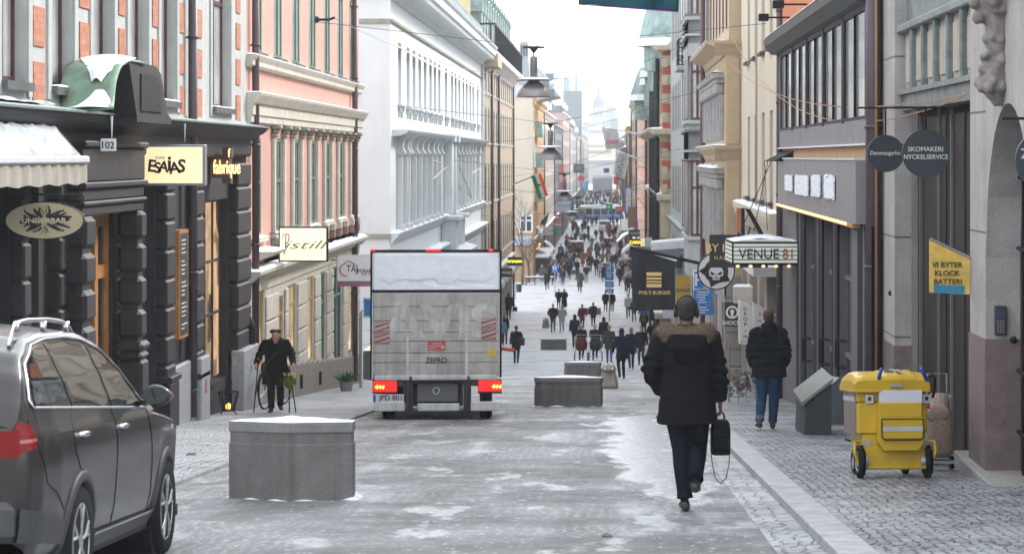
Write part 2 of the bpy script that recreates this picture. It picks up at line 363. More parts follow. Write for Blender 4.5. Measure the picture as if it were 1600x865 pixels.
while y < 122:
    L_ = r2.uniform(.8, 1.3); a, b = y+.006, min(y+L_, 122)-.006
    mb.add([(1.53, a, G(a)-.2), (1.797, a, G(a)-.2), (1.797, a, G(a)+.08), (1.53, a, G(a)+.075), (1.53, b, G(b)-.2), (1.797, b, G(b)-.2), (1.797, b, G(b)+.08), (1.53, b, G(b)+.075)], [(0,1,2,3),(7,6,5,4),(3,2,6,7),(0,3,7,4),(1,5,6,2)]); y += L_
o = mb.build('kerb', kerb_m); o['kind'] = 'structure'
slab('gutter', 1.18, 1.53, 6, 60, sett_material('gutter_setts', (0.14, 0.14, 0.15), (0.26, 0.26, 0.28), (0.06, 0.06, 0.06), 0.7, 7), 0.008)
slab('pavement_left', -7.2, -4.25, 12, 66, setts_l, 0.035)
slab('side_street', -30, -6.9, 66.3, 75.9, setts_l, 0.02)
# lumps of dirty ice and grit on the road
ice = mk('dirty_ice', (0.13, 0.11, 0.10), 0.6, var=0.4, vs=20, bump=.4)
def lump(name, x, y, r, label, mat=ice, h=.6):
    mb = MB(); s0 = rnd.random()*50
    def f(u, v):
        a = 2*PI*u; t = PI*v; p = Vector((math.cos(a)*math.sin(t), math.sin(a)*math.sin(t), math.cos(t)*h)); return tuple(p*r*(1+.6*noise.noise(p*1.8+Vector((s0, 0, 0)))))
    mb.grid(f, 12, 8); o = mb.build(name, mat, smooth=True, loc=(x, y, G(y)+r*h*.4)); tag(o, label, 'ice lump')
lump('ice_lump', xu(949, dfeet(838)), dfeet(838), .035, 'brown frozen lump on the road in the centre foreground')
lump('ice_lump', xu(486, dfeet(792)), dfeet(792), .02, 'dark lump in front of the near planter')
lump('ice_lump', xu(300, dfeet(715)), dfeet(715), .07, 'dirty snow lump beyond the bonnet of the car')
lump('ice_lump', xu(1028, dfeet(652)), dfeet(652), .045, 'grey ball of ice left of the walking man')
# snow drifts round the foot of the blocks are built with them

# ------------------------------------------------------------ windows
def window_mesh(w, h, frame_mat, pane_mat, cols=2, transom=.68, fw=.06, simple=True, light_frame=None, split_h=None):
    """Faces +x, base centre at origin; glass 3 cm behind the frame's front."""
    f = MB(); t = fw
    f.box(-.05, .0, -w/2, -w/2+t, 0, h); f.box(-.05, .0, w/2-t, w/2, 0, h); f.box(-.05, .0, -w/2+t, w/2-t, 0, t); f.box(-.05, .0, -w/2+t, w/2-t, h-t, h)
    for i in range(1, cols):
        y = -w/2 + w*i/cols; f.box(-.048, .006, y-t*.5, y+t*.5, t, h-t)
    zs = [transom] if not split_h else split_h
    for q in zs:
        if q: f.box(-.046, .012, -w/2+t, w/2-t, h*q-t*.45, h*q+t*.45)
    p = MB().quad((-.03, -w/2+t*.8, t*.8), (-.03, w/2-t*.8, t*.8), (-.03, w/2-t*.8, h-t*.8), (-.03, -w/2+t*.8, h-t*.8))
    return f, p
WM = {}
def window(root, side, X, yc, z0, w, h, fm, pm=None, depth=.2, name='window', curtain=False, **k):
    pm = pm or glass; org = Vector(root['_org']); key = (round(w, 3), round(h, 3), fm.name, pm.name, str(k))
    if key not in WM:
        f, p = window_mesh(w, h, fm, pm, **k); WM[key] = (f.mesh('window', fm), p.mesh('pane', pm))
    o = bpy.data.objects.new(name, WM[key][0]); COL.objects.link(o); o.parent = root; o['_org'] = (0, 0, 0)
    o.location = Vector((X + (-depth if side < 0 else depth), yc, z0)) - org
    if side > 0: o.rotation_euler = (0, 0, PI)
    p = bpy.data.objects.new('pane', WM[key][1]); COL.objects.link(p); p.parent = o
    return o
def wall(root, side, X, y0, y1, z0, z1, ops, depth, mat, name='wall', thick=10, roof=True, reveal=None, ends=True):
    """Street wall with real openings [(ya, yb, za, zb)], reveals, end walls and a flat top."""
    mb = MB(); D = depth * side                              # side=-1: the street is towards +x, so recess goes to -x
    Y = sorted({y0, y1} | {q for o in ops for q in o[:2]}); Z = sorted({z0, z1} | {q for o in ops for q in o[2:4]})
    # merge cells column by column
    for a, b in zip(Y, Y[1:]):
        run = None
        for c, d in zip(Z, Z[1:]):
            hole = any(o[0]-1e-6 <= a and b <= o[1]+1e-6 and o[2]-1e-6 <= c and d <= o[3]+1e-6 for o in ops)
            if hole:
                if run: mb.quad((X, a, run[0]), (X, b, run[0]), (X, b, run[1]), (X, a, run[1])); run = None
            else: run = (run[0], d) if run else (c, d)
        if run: mb.quad((X, a, run[0]), (X, b, run[0]), (X, b, run[1]), (X, a, run[1]))
    mb.mat(1 if reveal else 0)
    for a, b, c, d in ops:
        mb.quad((X, a, c), (X+D, a, c), (X+D, a, d), (X, a, d)); mb.quad((X, b, c), (X, b, d), (X+D, b, d), (X+D, b, c))
        mb.quad((X, a, d), (X+D, a, d), (X+D, b, d), (X, b, d)); mb.quad((X, a, c), (X, b, c), (X+D, b, c), (X+D, a, c))
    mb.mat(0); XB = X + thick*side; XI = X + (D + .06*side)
    if ends:
        mb.quad((X, y0, z0), (XB, y0, z0), (XB, y0, z1), (X, y0, z1)); mb.quad((X, y1, z0), (XB, y1, z0), (XB, y1, z1), (X, y1, z1))
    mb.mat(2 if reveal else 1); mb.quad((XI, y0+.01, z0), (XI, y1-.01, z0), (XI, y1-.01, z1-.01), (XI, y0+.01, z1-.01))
    mb.mat(0)
    if roof: mb.quad((X, y0, z1), (XB, y0, z1), (XB, y1, z1), (X, y1, z1))
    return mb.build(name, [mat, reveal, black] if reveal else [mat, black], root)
def band(root, side, X, y0, y1, prof, mat, name='cornice', end=0.0):
    """Horizontal moulding: prof [(projection, z)] bottom to top, closed against the wall."""
    X0 = X - .01*(-side)
    pts = [(X + .02*side, prof[0][1])] + [(X - side*p, z) for p, z in prof] + [(X + .02*side, prof[-1][1])]
    mb = MB(); rings = [[(x, y, z) for x, z in pts] for y in (y0-end, y1+end)]
    mb.loft(rings); return mb.build(name, mat, root)
def ledge_snow(root, side, X, y0, y1, proj, z, h=.07, name='snow', slope=0):
    mb = MB(); n = max(6, int((y1-y0)/.35)); m = 3
    def f(a, b):
        y = y0+(y1-y0)*a; q = -.01 + (proj+.015)*b; n_ = noise.noise(Vector((y*1.7, b, z)))*.5 + .25*noise.noise(Vector((y*7, b, z)))
        hh = h*(.75+n_)*(1 - .55*b**3) if 0 < a < 1 else 0
        return (X - side*q, y, z + max(.004, hh) - slope*b)
    mb.grid(f, n, m)
    def g(a, b): p = f(a, 1.0); return (p[0], p[1], p[2] - b*(p[2]-(z-slope)+.004))
    mb.grid(g, n, 1)
    return mb.build(name, snow, root, smooth=False)
def pipe(root, side, X, y, z0, z1, r=.055, mat=None, hooks=True, name='drainpipe', off=.1):
    mb = MB(); x = X - side*(off + r*.2); mb.tube([(x, y, z0), (x, y, z1)], r, 12)
    if hooks:
        z = z0+.4
        while z < z1: mb.tube([(x, y, z), (x, y, z+.05)], r*1.18, 12); mb.box(x, X + .01*side, y-.012, y+.012, z+.01, z+.035); z += 1.9
    return mb.build(name, mat or maroon_pipe, root, smooth=True)
# ============================================================ LEFT SIDE
XL = -6.8
stone_d = mk('dark_stone', (0.024, 0.020, 0.023), 0.6, spec=.3, var=0.3, vs=4, bump=0.5, bs=45, streak=0.25)
stone_g = mk('grey_render', (0.44, 0.45, 0.43), 0.8, speck=.10, var=0.1, vs=3, bump=.15, streak=0.2)
granite = mk('granite_plinth', (0.30, 0.30, 0.32), 0.7, speck=.10, var=0.2, vs=18, bump=.25, bs=60)
brick_o = mk('orange_brick', (0.50, 0.19, 0.10), 0.8, var=0.2, vs=6, bump=.2, brick=((0.42, 0.12, 0.06), (0.30, 0.17, 0.12), 1.0, .24, .075, .008))
maroon = mk('maroon_frame', (0.085, 0.016, 0.02), 0.45, var=0.15)
curtain = mk('curtained_glass', (0.42, 0.43, 0.41), 0.3, var=0.35, vs=1.4, spec=.8)
oak = mk('orange_wood', (0.42, 0.17, 0.035), 0.5, var=0.25, vs=6, streak=.3)
copper = mk('green_copper', (0.15, 0.245, 0.175), 0.55, metal=.1, var=0.45, vs=1.4, streak=.75, dirt=(0.16, 0.10, 0.06))
zinc = mk('zinc_flashing', (0.13, 0.13, 0.14), 0.4, metal=.5, var=0.2)

# ---- dark stone and brick building
R = T('townhouse', 'building with black stone ground floor and orange brick panels between grey window surrounds', 'building', (XL, 34, G(34)), org=True)
ops = []; y0, y1 = 20.0, 45.6
upw = [(24.7, 25.9), (27.1, 28.3), (29.55, 30.75), (31.95, 33.25), (34.4, 35.75), (36.8, 38.1), (41.6, 43.6)]
for a, b in upw: ops.append((a, b, .86, 3.6))
ops2 = [(20.2, 24.2, -3.1, .1), (25.2, 27.7, -2.6, -.1), (28.15, 29.15, -3.6, -.2), (31.0, 33.5, -4.0, -.75), (35.15, 36.6, -3.6, -.15), (40.3, 43.7, -3.95, -.75)]
wall(R, -1, XL, y0, y1, .54, 3.9, ops, .14, stone_g, roof=True, thick=9)
wall(R, -1, XL-.05, y0, y1, -6, .54, ops2, .22, stone_d, name='ground_floor_wall', roof=False, thick=9)
for a, b in upw: 
    window(R, -1, XL, (a+b)/2, .86, b-a, 2.74, maroon, curtain, depth=.13, cols=2, fw=.07)
    mb = MB().box(XL-.2, XL+.10, a-.05, b+.05, .81, .86).box(XL+.07, XL+.10, a-.05, b+.05, .76, .81); mb.build('window_sill', zinc, R)
    if a > 29: ledge_snow(R, -1, XL, a, b, .09, .865, .03)
# brick panels banded with stone between the windows
gmb = MB()
def brickcol(a, b, off=0):
    z = .66+off; bmb = MB()
    while z < 3.8:
        bmb.box(XL-.01, XL+.018, a, b, z, min(z+.47, 3.88)); z += .66
    bmb.build('brick_panels', brick_o, R)
for (a, b), o_ in zip([(28.62, 29.2), (31.15, 31.72), (33.65, 34.1), (36.15, 36.6), (38.35, 38.85), (40.0, 40.55), (44.3, 44.8), (26.2, 26.8)], (0, -.05, 0, -.03, 0, 0, 0, 0)): brickcol(a, b, o_)
for (a, b) in upw: gmb.box(XL, XL+.03, a-.22, a-.03, .70, 3.88).box(XL, XL+.03, b+.03, b+.22, .70, 3.88)
gmb.box(XL, XL+.02, y0, y1-.02, .56, .66)
gmb.build('window_surrounds', mk('pale_grey_render', (0.42, 0.44, 0.43), .8, var=.1, streak=.25), R)
band(R, -1, XL, y0, y1, [(.06, .0), (.10, .05), (.10, .30), (.20, .36), (.34, .44), (.40, .50), (.42, .545)], stone_d, end=0)
mb = MB(); mb.loft([[(XL+.44, y, .535), (XL+.45, y, .56), (XL-.02, y, .63), (XL-.02, y, .56)] for y in (y0, 31, 36, y1)]); mb.build('flashing', mk('grey_green_lead', (0.30, 0.36, 0.34), .5, var=.25, vs=5), R)
# rusticated piers
def pier(y0_, y1_, z0, z1, proj=.12, bh=.44, gap=.035, base=True, round_=False):
    mb = MB(); z = z1
    while z > z0 + .2:
        zb = max(z-bh+gap, z0)
        mb.box(XL-.08, XL+proj, y0_, y1_, zb, z-.0, ch=.03); mb.box(XL-.08, XL+proj-.05, y0_+.03, y1_-.03, zb-gap, zb+.01); z -= bh
    if base: 
        gz = G(y1_)-.2; mb.box(XL-.08, XL+proj+.05, y0_-.04, y1_+.04, gz, gz+.95, ch=.03); mb.box(XL-.08, XL+proj+.08, y0_-.07, y1_+.07, gz+.95, gz+1.05, ch=.02)
    return mb.build('pier', stone_d, R)
for a, b in [(24.3, 25.1), (27.75, 28.1), (29.6, 30.85), (36.75, 37.5), (39.45, 40.2), (43.85, 45.45)]: pier(a, b, G(b)-.1, -.12)
for p_, a, b, h_ in ((.10, 37.5, 39.39, 1.05), (.24, 43.75, 45.6, 1.25), (.2, 39.4, 40.25, 1.1)): MB().box(XL, XL+p_, a, b, G(b)-.3, G(b)+h_, ch=.02).build('plinth', granite, R)
for yy in (44.2,): 
    me = text_mesh('joi', .22, mat=mk('green_spray_paint', (0.10, 0.45, 0.18), .6), shear=.2, axis='x+'); obj('graffiti', me, R, Vector((XL+.245, yy+.4, G(44)+.75))-Vector(R['_org']))
    me = text_mesh('R', .24, mat=mk('pink_spray_paint', (0.45, 0.08, 0.22), .6), shear=.4, axis='x+'); obj('graffiti', me, R, Vector((XL+.205, 39.8, G(40)+.6))-Vector(R['_org']))
# shop windows and doors
shop_fr = mk('dark_frame', (0.03, 0.028, 0.03), .45)
pale_shop = mk('pale_shop_glass', (0.30, 0.34, 0.37), .1, var=.3, vs=1, spec=.8)
def shopwin(root, side, X, a, b, z0, z1, fm, pm, cols=2, split=(.7,), depth=.18, fw=.05):
    window(root, side, X, (a+b)/2, z0, b-a, z1-z0, fm, pm, depth=depth, cols=cols, split_h=list(split), fw=fw, name='shop_window')
shopwin(R, -1, XL, 20.2, 24.2, -3.1, .1, shop_fr, glass, 3)
shopwin(R, -1, XL, 25.2, 27.7, -2.6, -.1, shop_fr, pale_shop, 2, (.7,))
mb = MB().prism([(26.2, -2.5), (27.6, -2.5), (27.55, -1.9), (26.9, -1.2), (26.5, -2.0)], 'x', XL-.27, XL-.262); mb.build('window_decal', black, R)
shopwin(R, -1, XL, 28.15, 29.15, -3.6, -.2, oak, pale_shop, 1, (.74,), fw=.11)
shopwin(R, -1, XL, 31.0, 33.5, -4.0, -.75, oak, glass, 3, (.75, .3), fw=.2, depth=.10)
shopwin(R, -1, XL, 35.15, 36.6, -3.6, -.15, shop_fr, dimglass, 1, (), fw=.06)
shopwin(R, -1, XL, 40.3, 43.7, -3.95, -.75, shop_fr, warm, 4, (.37, .66), fw=.05)
# the portal: two banded columns, entablature, curved copper hood
mb = MB(); 
def column(c, w=1.05):
    a, b = c-w/2, c+w/2; z = -.75
    while z > G(c)+1.5: mb.box(XL, XL+.34, a, b, z-.40, z, ch=.06); mb.box(XL, XL+.28, a+.05, b-.06, z-.46, z-.38); z -= .46
    mb.box(XL, XL+.37, a-.04, b+.08, z-.12, z+.02, ch=.05); mb.box(XL, XL+.36, a-.04, b+.04, z-.24, z-.12, ch=.05)
    gz = G(c)-.3
    mb.box(XL, XL+.36, a-.02, b+.02, gz+.75, z-.24, ch=.04); mb.box(XL, XL+.42, a-.06, b+.1, gz+.5, gz+.75, ch=.06); mb.box(XL, XL+.46, a-.08, b+.14, gz, gz+.5, ch=.03)
column(30.32, .62); column(33.78, .46)
for k, (p, za, zb) in enumerate([(.50, -.75, -.62), (.58, -.62, -.56), (.50, -.56, -.40), (.60, -.40, -.32), (.52, -.32, .12), (.62, .12, .20)]):
    mb.box(XL, XL+p*.58, 30.0-.1*(p-.5)*4, 34.02+.1*(p-.5)*3, za, zb, ch=.02)
mb.build('portal', stone_d, R)
def bell(t):   # outline of the hood in (y, z), t from 0 (near foot) to 1 (far foot)
    P = [(29.8, .54), (30.0, .62), (30.2, .90), (30.45, 1.12), (30.9, 1.22), (32.6, 1.22), (33.0, 1.12), (33.2, .88), (33.4, .62), (33.75, .53)]
    q = t*(len(P)-1); i = min(int(q), len(P)-2); f = q-i; return (P[i][0]+(P[i+1][0]-P[i][0])*f, P[i][1]+(P[i+1][1]-P[i][1])*f)
outl = [bell(i/36) for i in range(37)]
mb = MB(); mb.loft([[(x, yy+(0 if x < XL+.6 else 0), z) for yy, z in [(31.3, .5)] + outl[15:] + [(33.75, .45), (31.3, .45)]] for x in (XL, XL+.72)])
mb.build('hood', stone_d, R)
mb = MB(); mb.loft([[(x, 31.5, .6), (x, 33.0, .6), (x, 32.85, .95), (x, 32.5, 1.08), (x, 31.5, 1.08)] for x in (XL+.715, XL+.74)]); mb.build('hood_panel', black, R)
mb = MB(); mb.grid(lambda a, b: (XL-.02 + a*(.78-.08*math.sin(b*PI)), bell(b*.5)[0]-.2*a*(1-b)**2, bell(b*.5)[1]+.02+.05*a*(1-b)*a), 10, 16); 
o = mb.build('copper_sheet', copper, R, smooth=True); so = o.modifiers.new('t', 'SOLIDIFY'); so.thickness = .03
mb = MB(); mb.grid(lambda a, b: (XL+.16+.34*b+a*(.6-.5*b), 29.62+.55*b, .60+.34*b*b+.05*math.sin(PI*a)*math.sin(PI*min(1,b+.1))), 8, 6); mb.grid(lambda a, b: (XL+.44+(a-.5)*.6*(.2+b), 30.12+.75*b, .93+.33*b**.6+.05*math.sin(PI*a)), 8, 6); 
mb.build('snow', snow, R, smooth=True)
ic = mk('icicle', (0.7, 0.75, 0.8), .1, var=0, spec=.8)
for x_, y_, z_ in ((XL+.70, 29.8, .5), (XL+.43, 36.5, .5)): MB().tube([(x_, y_, z_), (x_, y_, z_-.28)], [.018, .003], 6).build('icicle', ic, R)
pipe(R, -1, XL, 39.05, G(39)+.1, 3.9, .075, mk('dark_pipe', (0.05, 0.04, 0.045), .5, var=.2))
pipe(R, -1, XL, 26.2, G(26), .1, .06, black, name='downpipe')
mb = MB(); q = XL+.10; mb.tube([(XL-.1, 45.3, -2.95), (q-.02, 45.3, -3.0), (q+.05, 45.3, -3.2), (q+.04, 45.3, -3.6), (q+.0, 45.2, -4.1), (q+.10, 45.1, -4.45)], .075, 12); mb.build('bent_downpipe', black, R, smooth=True)
# menu board
R2_ = T('menu_board', 'tall narrow menu board in an orange wood frame on the black wall', 'menu board', (XL, 38.2, -2.4), org=True)
MB().box(XL, XL+.13, 37.75, 38.55, -2.85, -1.15).build('frame', oak, R2_)
MB().box(XL+.12, XL+.135, 37.82, 38.48, -2.80, -1.20).build('board', mk('chalkboard', (0.02, 0.025, 0.03), .5), R2_)
mb = MB()
for i in range(22):
    z = -1.3 - i*.066
    if i % 5 != 4: mb.box(XL+.135, XL+.138, 37.9, 37.9+rnd.uniform(.25, .5), z-.02, z)
mb.build('lettering', mk('chalk', (0.5, 0.52, 0.55), .8), R2_)

# house number
R2_ = T('house_number_plate', 'small white enamel plate with house number 102 on the dark portal', 'house number', (xu(178, 30.3), 30.3, zv(227, 30.3)), org=True)
d = 30.3; MB().box(xu(166, d), xu(190, d), d-.35, d-.33, zv(236.5, d), zv(217, d), ch=.006).build('plate', white, R2_)
lettering(R2_, '102', (0, -.354, 0), .085, black, bold=.012)

# ---- generic signboard facing the camera
def sign(name, label, cat, u0, v0, u1, v1, d, col, lines=(), th=.08, frame=None, glow=None, group=None, wallX=None, gcol=None, bracket=2, rough=.5):
    x0, x1, z1, z0 = xu(u0, d), xu(u1, d), zv(v0, d), zv(v1, d)
    R_ = T(name, label, cat, ((x0+x1)/2, d, z0), org=True, group=group)
    fw = frame[1] if frame else 0
    if frame: MB().box(x0, x1, d, d+th, z0, z1, ch=min(.01, fw*.5)).build('frame', frame[0], R_)
    m = mk('face_'+'_'.join('%d' % (c*255) for c in (gcol or col)) + ('_lit%d' % (glow*100) if glow else ''), col, rough, var=.12 if not glow else .05, streak=.06 if not glow else 0, emit=(gcol or col) if glow else None, es=glow or 0)
    if frame: MB().box(x0+fw, x1-fw, d-.006, d+.01, z0+fw, z1-fw).build('face', m, R_)
    else: MB().box(x0, x1, d-.004, d+th, z0, z1, ch=.006).build('face', m, R_)
    for ln in lines:
        txt, uc, vc, hp, mt = ln[:5]; kw = ln[5] if len(ln) > 5 else {}
        lettering(R_, txt, Vector((xu(uc, d), d-.012, zv(vc, d)))-Vector(R_['_org']), hp*d/F, mt, **kw)
    if wallX is not None:
        xs = x1 if wallX > x1 else x0; mb = MB()
        for q in ([.2, .8] if bracket == 2 else [.96]): z = z0+(z1-z0)*q; mb.tube([(xs, d+th/2, z), (wallX, d+th/2, z)], .014, 6)
        mb.build('bracket', black, R_)
    return R_
ink = mk('black_ink', (0.01, 0.01, 0.01), .5, var=0)
lemit = mk('sign_frame_silver', (0.35, 0.37, 0.39), .35, metal=.5)
s_ = sign('lightbox_sign', 'glowing cream lightbox reading ESAIAS in black brush letters', 'shop sign', 216, 226, 320, 290, 35.2, (0.62, 0.55, 0.38), frame=(lemit, .035), glow=.32, gcol=(1, .78, .42), th=.2, wallX=XL)
org = Vector(s_['_org']); d = 35.2
for ch, u, v, h, rot in [('E', 238, 259, 19, .1), ('S', 247, 262, 17, -.1), ('A', 256, 260, 17, .15), ('i', 265, 256, 24, 0), ('A', 273, 262, 18, -.1), ('S', 284, 259, 20, .1)]:
    o = lettering(s_, ch, Vector((xu(u, d), d-.016, zv(v, d)))-org, h*d/F, ink, bold=.035); o.rotation_euler = (0, rot, 0)
lettering(s_, 'kafe', Vector((xu(251, d), d-.016, zv(246, d)))-org, 4.5*d/F, ink, sx=1.5)
# fabrique
d = 41.6; R_ = T('bakery_sign', 'brown metal box sign with glowing cut letters reading fabrique', 'shop sign', (xu(350, d), d, zv(285, d)), org=True)
bro = mk('brown_steel', (0.09, 0.045, 0.035), .5)
MB().box(XL, xu(358, d), d, d+.3, zv(278, d), zv(246, d)).box(xu(347, d), xu(361, d), d+.02, d+.28, zv(246.2, d), zv(231, d)).box(xu(347, d), xu(360, d), d+.02, d+.28, zv(287, d), zv(278.2, d)).build('box', bro, R_)
gl = mk('letter_glow', (1, .8, .4), .5, var=0, emit=(1, .62, .2), es=.9)
lettering(R_, 'fabrique', Vector((xu(354.5, d), d-.02, zv(264, d)))-Vector(R_['_org']), .24, gl, bold=.02, sx=.43, ext=.012)
lettering(R_, 'f', Vector((xu(358, d), d-.0, zv(239, d)))-Vector(R_['_org']), .15, gl, bold=.02, sx=.6, ext=.012)
# oval hanging sign
d = 27.0; c = Vector((xu(69.5, d), d, zv(344.5, d))); R_ = T('oval_hanging_sign', 'oval olive gold sign reading UNDERBAR with black swirls hanging from an iron bracket', 'hanging sign', tuple(c), org=True)
gold = mk('dull_gold', (0.46, 0.39, 0.25), .45, var=.12)
el = lambda a, b, n=48: [(c.x+a*math.cos(2*PI*k/n), c.z+b*math.sin(2*PI*k/n)) for k in range(n)]
MB().prism(el(.445, .212), 'y', d, d+.04).build('rim', black, R_)
MB().prism(el(.432, .200), 'y', d-.006, d+.02).build('face', gold, R_)
mb = MB(); r3 = random.Random(5)
for k in range(34):
    a = 2*PI*k/34 + r3.uniform(-.1, .1); r0 = r3.uniform(.15, .4); r1 = r3.uniform(.72, .9); cv = r3.uniform(-.5, .5); pts = []
    for q in range(7):
        t = q/6; rr = r0+(r1-r0)*t; aa = a+cv*t*t*.6; pts.append((c.x+.36*rr*math.cos(aa), d-.009, c.z+.19*rr*math.sin(aa)))
    mb.tube(pts, [(.002, .013*(1-.6*t_/6)+.004) for t_ in range(7)], 6)
mb.build('swirl_ornament', ink, R_)
lettering(R_, 'UNDERBAR', (0, -.014, 0), .058, mk('pale_gold', (.60, .53, .36), .5), sx=1.2, bold=.03, ext=.006)
mb = MB(); z = zv(304, d); mb.tube([(XL, d+.02, z), (c.x+.42, d+.02, z)], .011, 8)
cp = [(c.x+.40+.035*math.cos(a), d+.02, z-.035+.035*math.sin(a)) for a in [PI/2-k*.6 for k in range(9)]]; mb.tube(cp, .008, 6)
mb.tube([(XL, d+.02, z+.3), (XL+.25, d+.02, z+.12), (c.x-.1, d+.02, z+.01)], .01, 6)
for dx in (-.18, .2): mb.tube([(c.x+dx, d+.02, z), (c.x+dx, d+.02, c.z+.16)], .008, 6)
mb.build('bracket', black, R_)
# awning with snow
R_ = T('awning', 'beige canvas awning covered with snow at the left edge over the black shopfront', 'awning', (XL, 26, .0), org=True)
canvas = mk('beige_canvas', (0.34, 0.31, 0.26), .9, var=.15, vs=3, streak=.45, dirt=(.25, .22, .18))
fx, fz = XL+.55, -.02; ya, yb = 22, 28.9
mb = MB(); mb.grid(lambda a, b: (XL+.1+(fx-XL-.1)*b, ya+(yb-ya)*a, .50+(fz-.50)*b-.02*math.sin(PI*b)), 24, 6)
mb.add([(XL+.1, yb, .5), (fx, yb, fz), (XL+.1, yb, fz)], [(0, 1, 2)])
mb.build('canvas', canvas, R_)
mb = MB(); mb.grid(lambda a, b: (fx+.03+.012*math.sin(a*90), ya+(yb-ya)*a, fz-.05-.25*b+.012*math.sin(a*46)*b), 90, 3); mb.add([(fx+.03, yb, fz-.03), (XL, yb, fz-.03), (XL, yb, fz-.28), (fx+.03, yb, fz-.28)], [(0, 1, 2, 3)]); mb.build('valance', canvas, R_)
MB().box(fx-.02, fx+.07, ya, yb+.02, fz-.06, fz+.03, ch=.02).box(XL, XL+.22, ya, yb+.03, .5, .60, ch=.02).build('bar', mk('white_bar', (.6, .62, .65), .4), R_)
mb = MB(); 
def aw(a, b):
    n_ = noise.noise(Vector((a*18, b*4, 3)))+.6*noise.noise(Vector((a*60, b*5, 3))); return (XL+.16+(fx-XL-.18)*(.25+.75*b), ya+(yb-.25-ya)*a, .50+(fz-.50)*(.25+.75*b)+.002+.06*(-.02+1.5*n_+.35*b)*math.sin(PI*min(1, b*.9+.12)))
mb.grid(aw, 80, 10); mb.grid(lambda a, b: (XL+.01+.2*b, ya+(yb-ya)*a, .605+.05*(1+noise.noise(Vector((a*20, b, 0))))*math.sin(PI*(.15+.7*b))), 60, 4); mb.build('snow', mk('grey_snow', (.40, .43, .47), .8, var=.25, vs=5, bump=.4, bs=15), R_, smooth=True)  # awning snow has a darker blue-grey colour than the other snow
mb = MB(); mb.tube([(XL, 28.3, -.35), (fx, 28.3, fz-.03)], .012, 6); mb.build('arm', steel, R_)

# ---- pink building
pink = mk('pink_render', (0.57, 0.31, 0.25), .85, speck=.10, var=.08, vs=2, streak=.12, bump=.1)
cream = mk('cream_stone', (0.58, 0.54, 0.46), .8, speck=.10, var=.12, vs=3, streak=.35, dirt=(.28, .25, .2), bump=.15)
cream_d = mk('weathered_stone', (0.33, 0.31, 0.26), .8, var=.2, vs=4, streak=.3)
greenf = mk('green_frame', (0.09, 0.20, 0.15), .5, var=.1)
R = T('townhouse', 'salmon pink building with green windows and snow lined cream cornices', 'building', (XL, 56, G(56)), org=True)
y0, y1 = 45.62, 66.3
ups = [(47.05+2.93*k-.62, 47.05+2.93*k+.62) for k in range(7)]
wall(R, -1, XL, y0, y1, 1.2, 5.6, [(a, b, 2.02, 5.3) for a, b in ups], .08, pink, roof=True, thick=9, reveal=mk('pale_reveal', (.5, .47, .43), .8))
mids = [(47.0+2.93*k-.55, 47.0+2.93*k+.55) for k in range(7)]
wall(R, -1, XL, y0, y1, -2.2, 1.2, [(a, b, -1.55, .38) for a, b in mids], .10, pink, name='first_floor_wall', roof=False, thick=9, reveal=pink)
gr = [(46.3, 47.95, -4.35, -2.0), (49.9, 50.8, -4.35, -2.9), (51.5, 52.9, -4.5, -2.75), (54.8, 56.0, -4.7, -2.75), (57.3, 58.4, -5.6, -2.75), (60.0, 62.0, -5.7, -2.75), (63.3, 64.9, -5.2, -2.75)]
wall(R, -1, XL, y0, y1, -8, -2.2, gr, .09, cream, name='ground_floor_wall', roof=False, thick=9)
for a, b in ups:
    window(R, -1, XL, (a+b)/2, 2.02, b-a, 3.28, greenf, curtain, depth=.0, cols=2, fw=.08, transom=.62)
    MB().box(XL-.1, XL+.12, a-.1, b+.1, 1.93, 2.02).build('window_sill', zinc, R)
for a, b in mids: window(R, -1, XL, (a+b)/2, -1.55, b-a, 1.93, greenf, glass_bright, depth=.0, cols=2, fw=.08, transom=.55)
band(R, -1, XL, y0, y1, [(.05, 1.70), (.12, 1.74), (.12, 1.82), (.17, 1.90), (.18, 1.93)], cream)
ledge_snow(R, -1, XL, y0, y1, .18, 1.935, .05)
band(R, -1, XL, y0, y1, [(.04, .62), (.10, .66), (.10, .78), (.13, .80), (.13, .98), (.18, 1.02), (.24, 1.12), (.27, 1.17), (.28, 1.21)], cream)
ledge_snow(R, -1, XL, y0, y1, .28, 1.215, .05)
band(R, -1, XL, y0, y1, [(.03, -2.62), (.03, -2.42), (.10, -2.38), (.20, -2.28), (.26, -2.24), (.27, -2.18)], cream)
ledge_snow(R, -1, XL, y0, y1, .27, -2.175, .09)
def capital(y, x=0):
    mb = MB(); mb.box(XL, XL+.07, y-.11, y+.11, -1.62, .40, ch=.015); mb.mat(1)
    mb.box(XL, XL+.12, y-.14, y+.14, .40, .46, ch=.02); mb.box(XL, XL+.15, y-.12, y+.12, .46, .58, ch=.04); mb.box(XL, XL+.2, y-.17, y+.17, .56, .63, ch=.02)
    mb.mat(0); mb.box(XL, XL+.14, y-.15, y+.15, -1.80, -1.62, ch=.02); mb.mat(2).box(XL, XL+.12, y-.13, y+.13, -2.0, -1.80, ch=.02); return mb.build('pilaster', [cream, cream_d, mk('brown_stone', (.22, .13, .11), .8)], R)
for a, b in mids[1:]: capital(a-.22); capital(b+.22)
mb = MB()
for a, b in mids: mb.box(XL, XL+.10, a-.4, b+.4, -1.66, -1.58, ch=.01)
mb.build('sill_course', cream, R)
for a, b in mids: ledge_snow(R, -1, XL, a-.4, b+.4, .1, -1.575, .05)
for i, (a, b, z0, z1) in enumerate(gr):
    door = i in (4, 5)
    shopwin(R, -1, XL, a, b, z0, z1, [mk('ochre_frame', (.40, .27, .10), .5), greenf][i > 3], [warm2, warm2, warm2, warm2, dimglass, glass, warm2][i], 2 if i in (0, 5) else 1, (.75,), depth=.03, fw=.07)
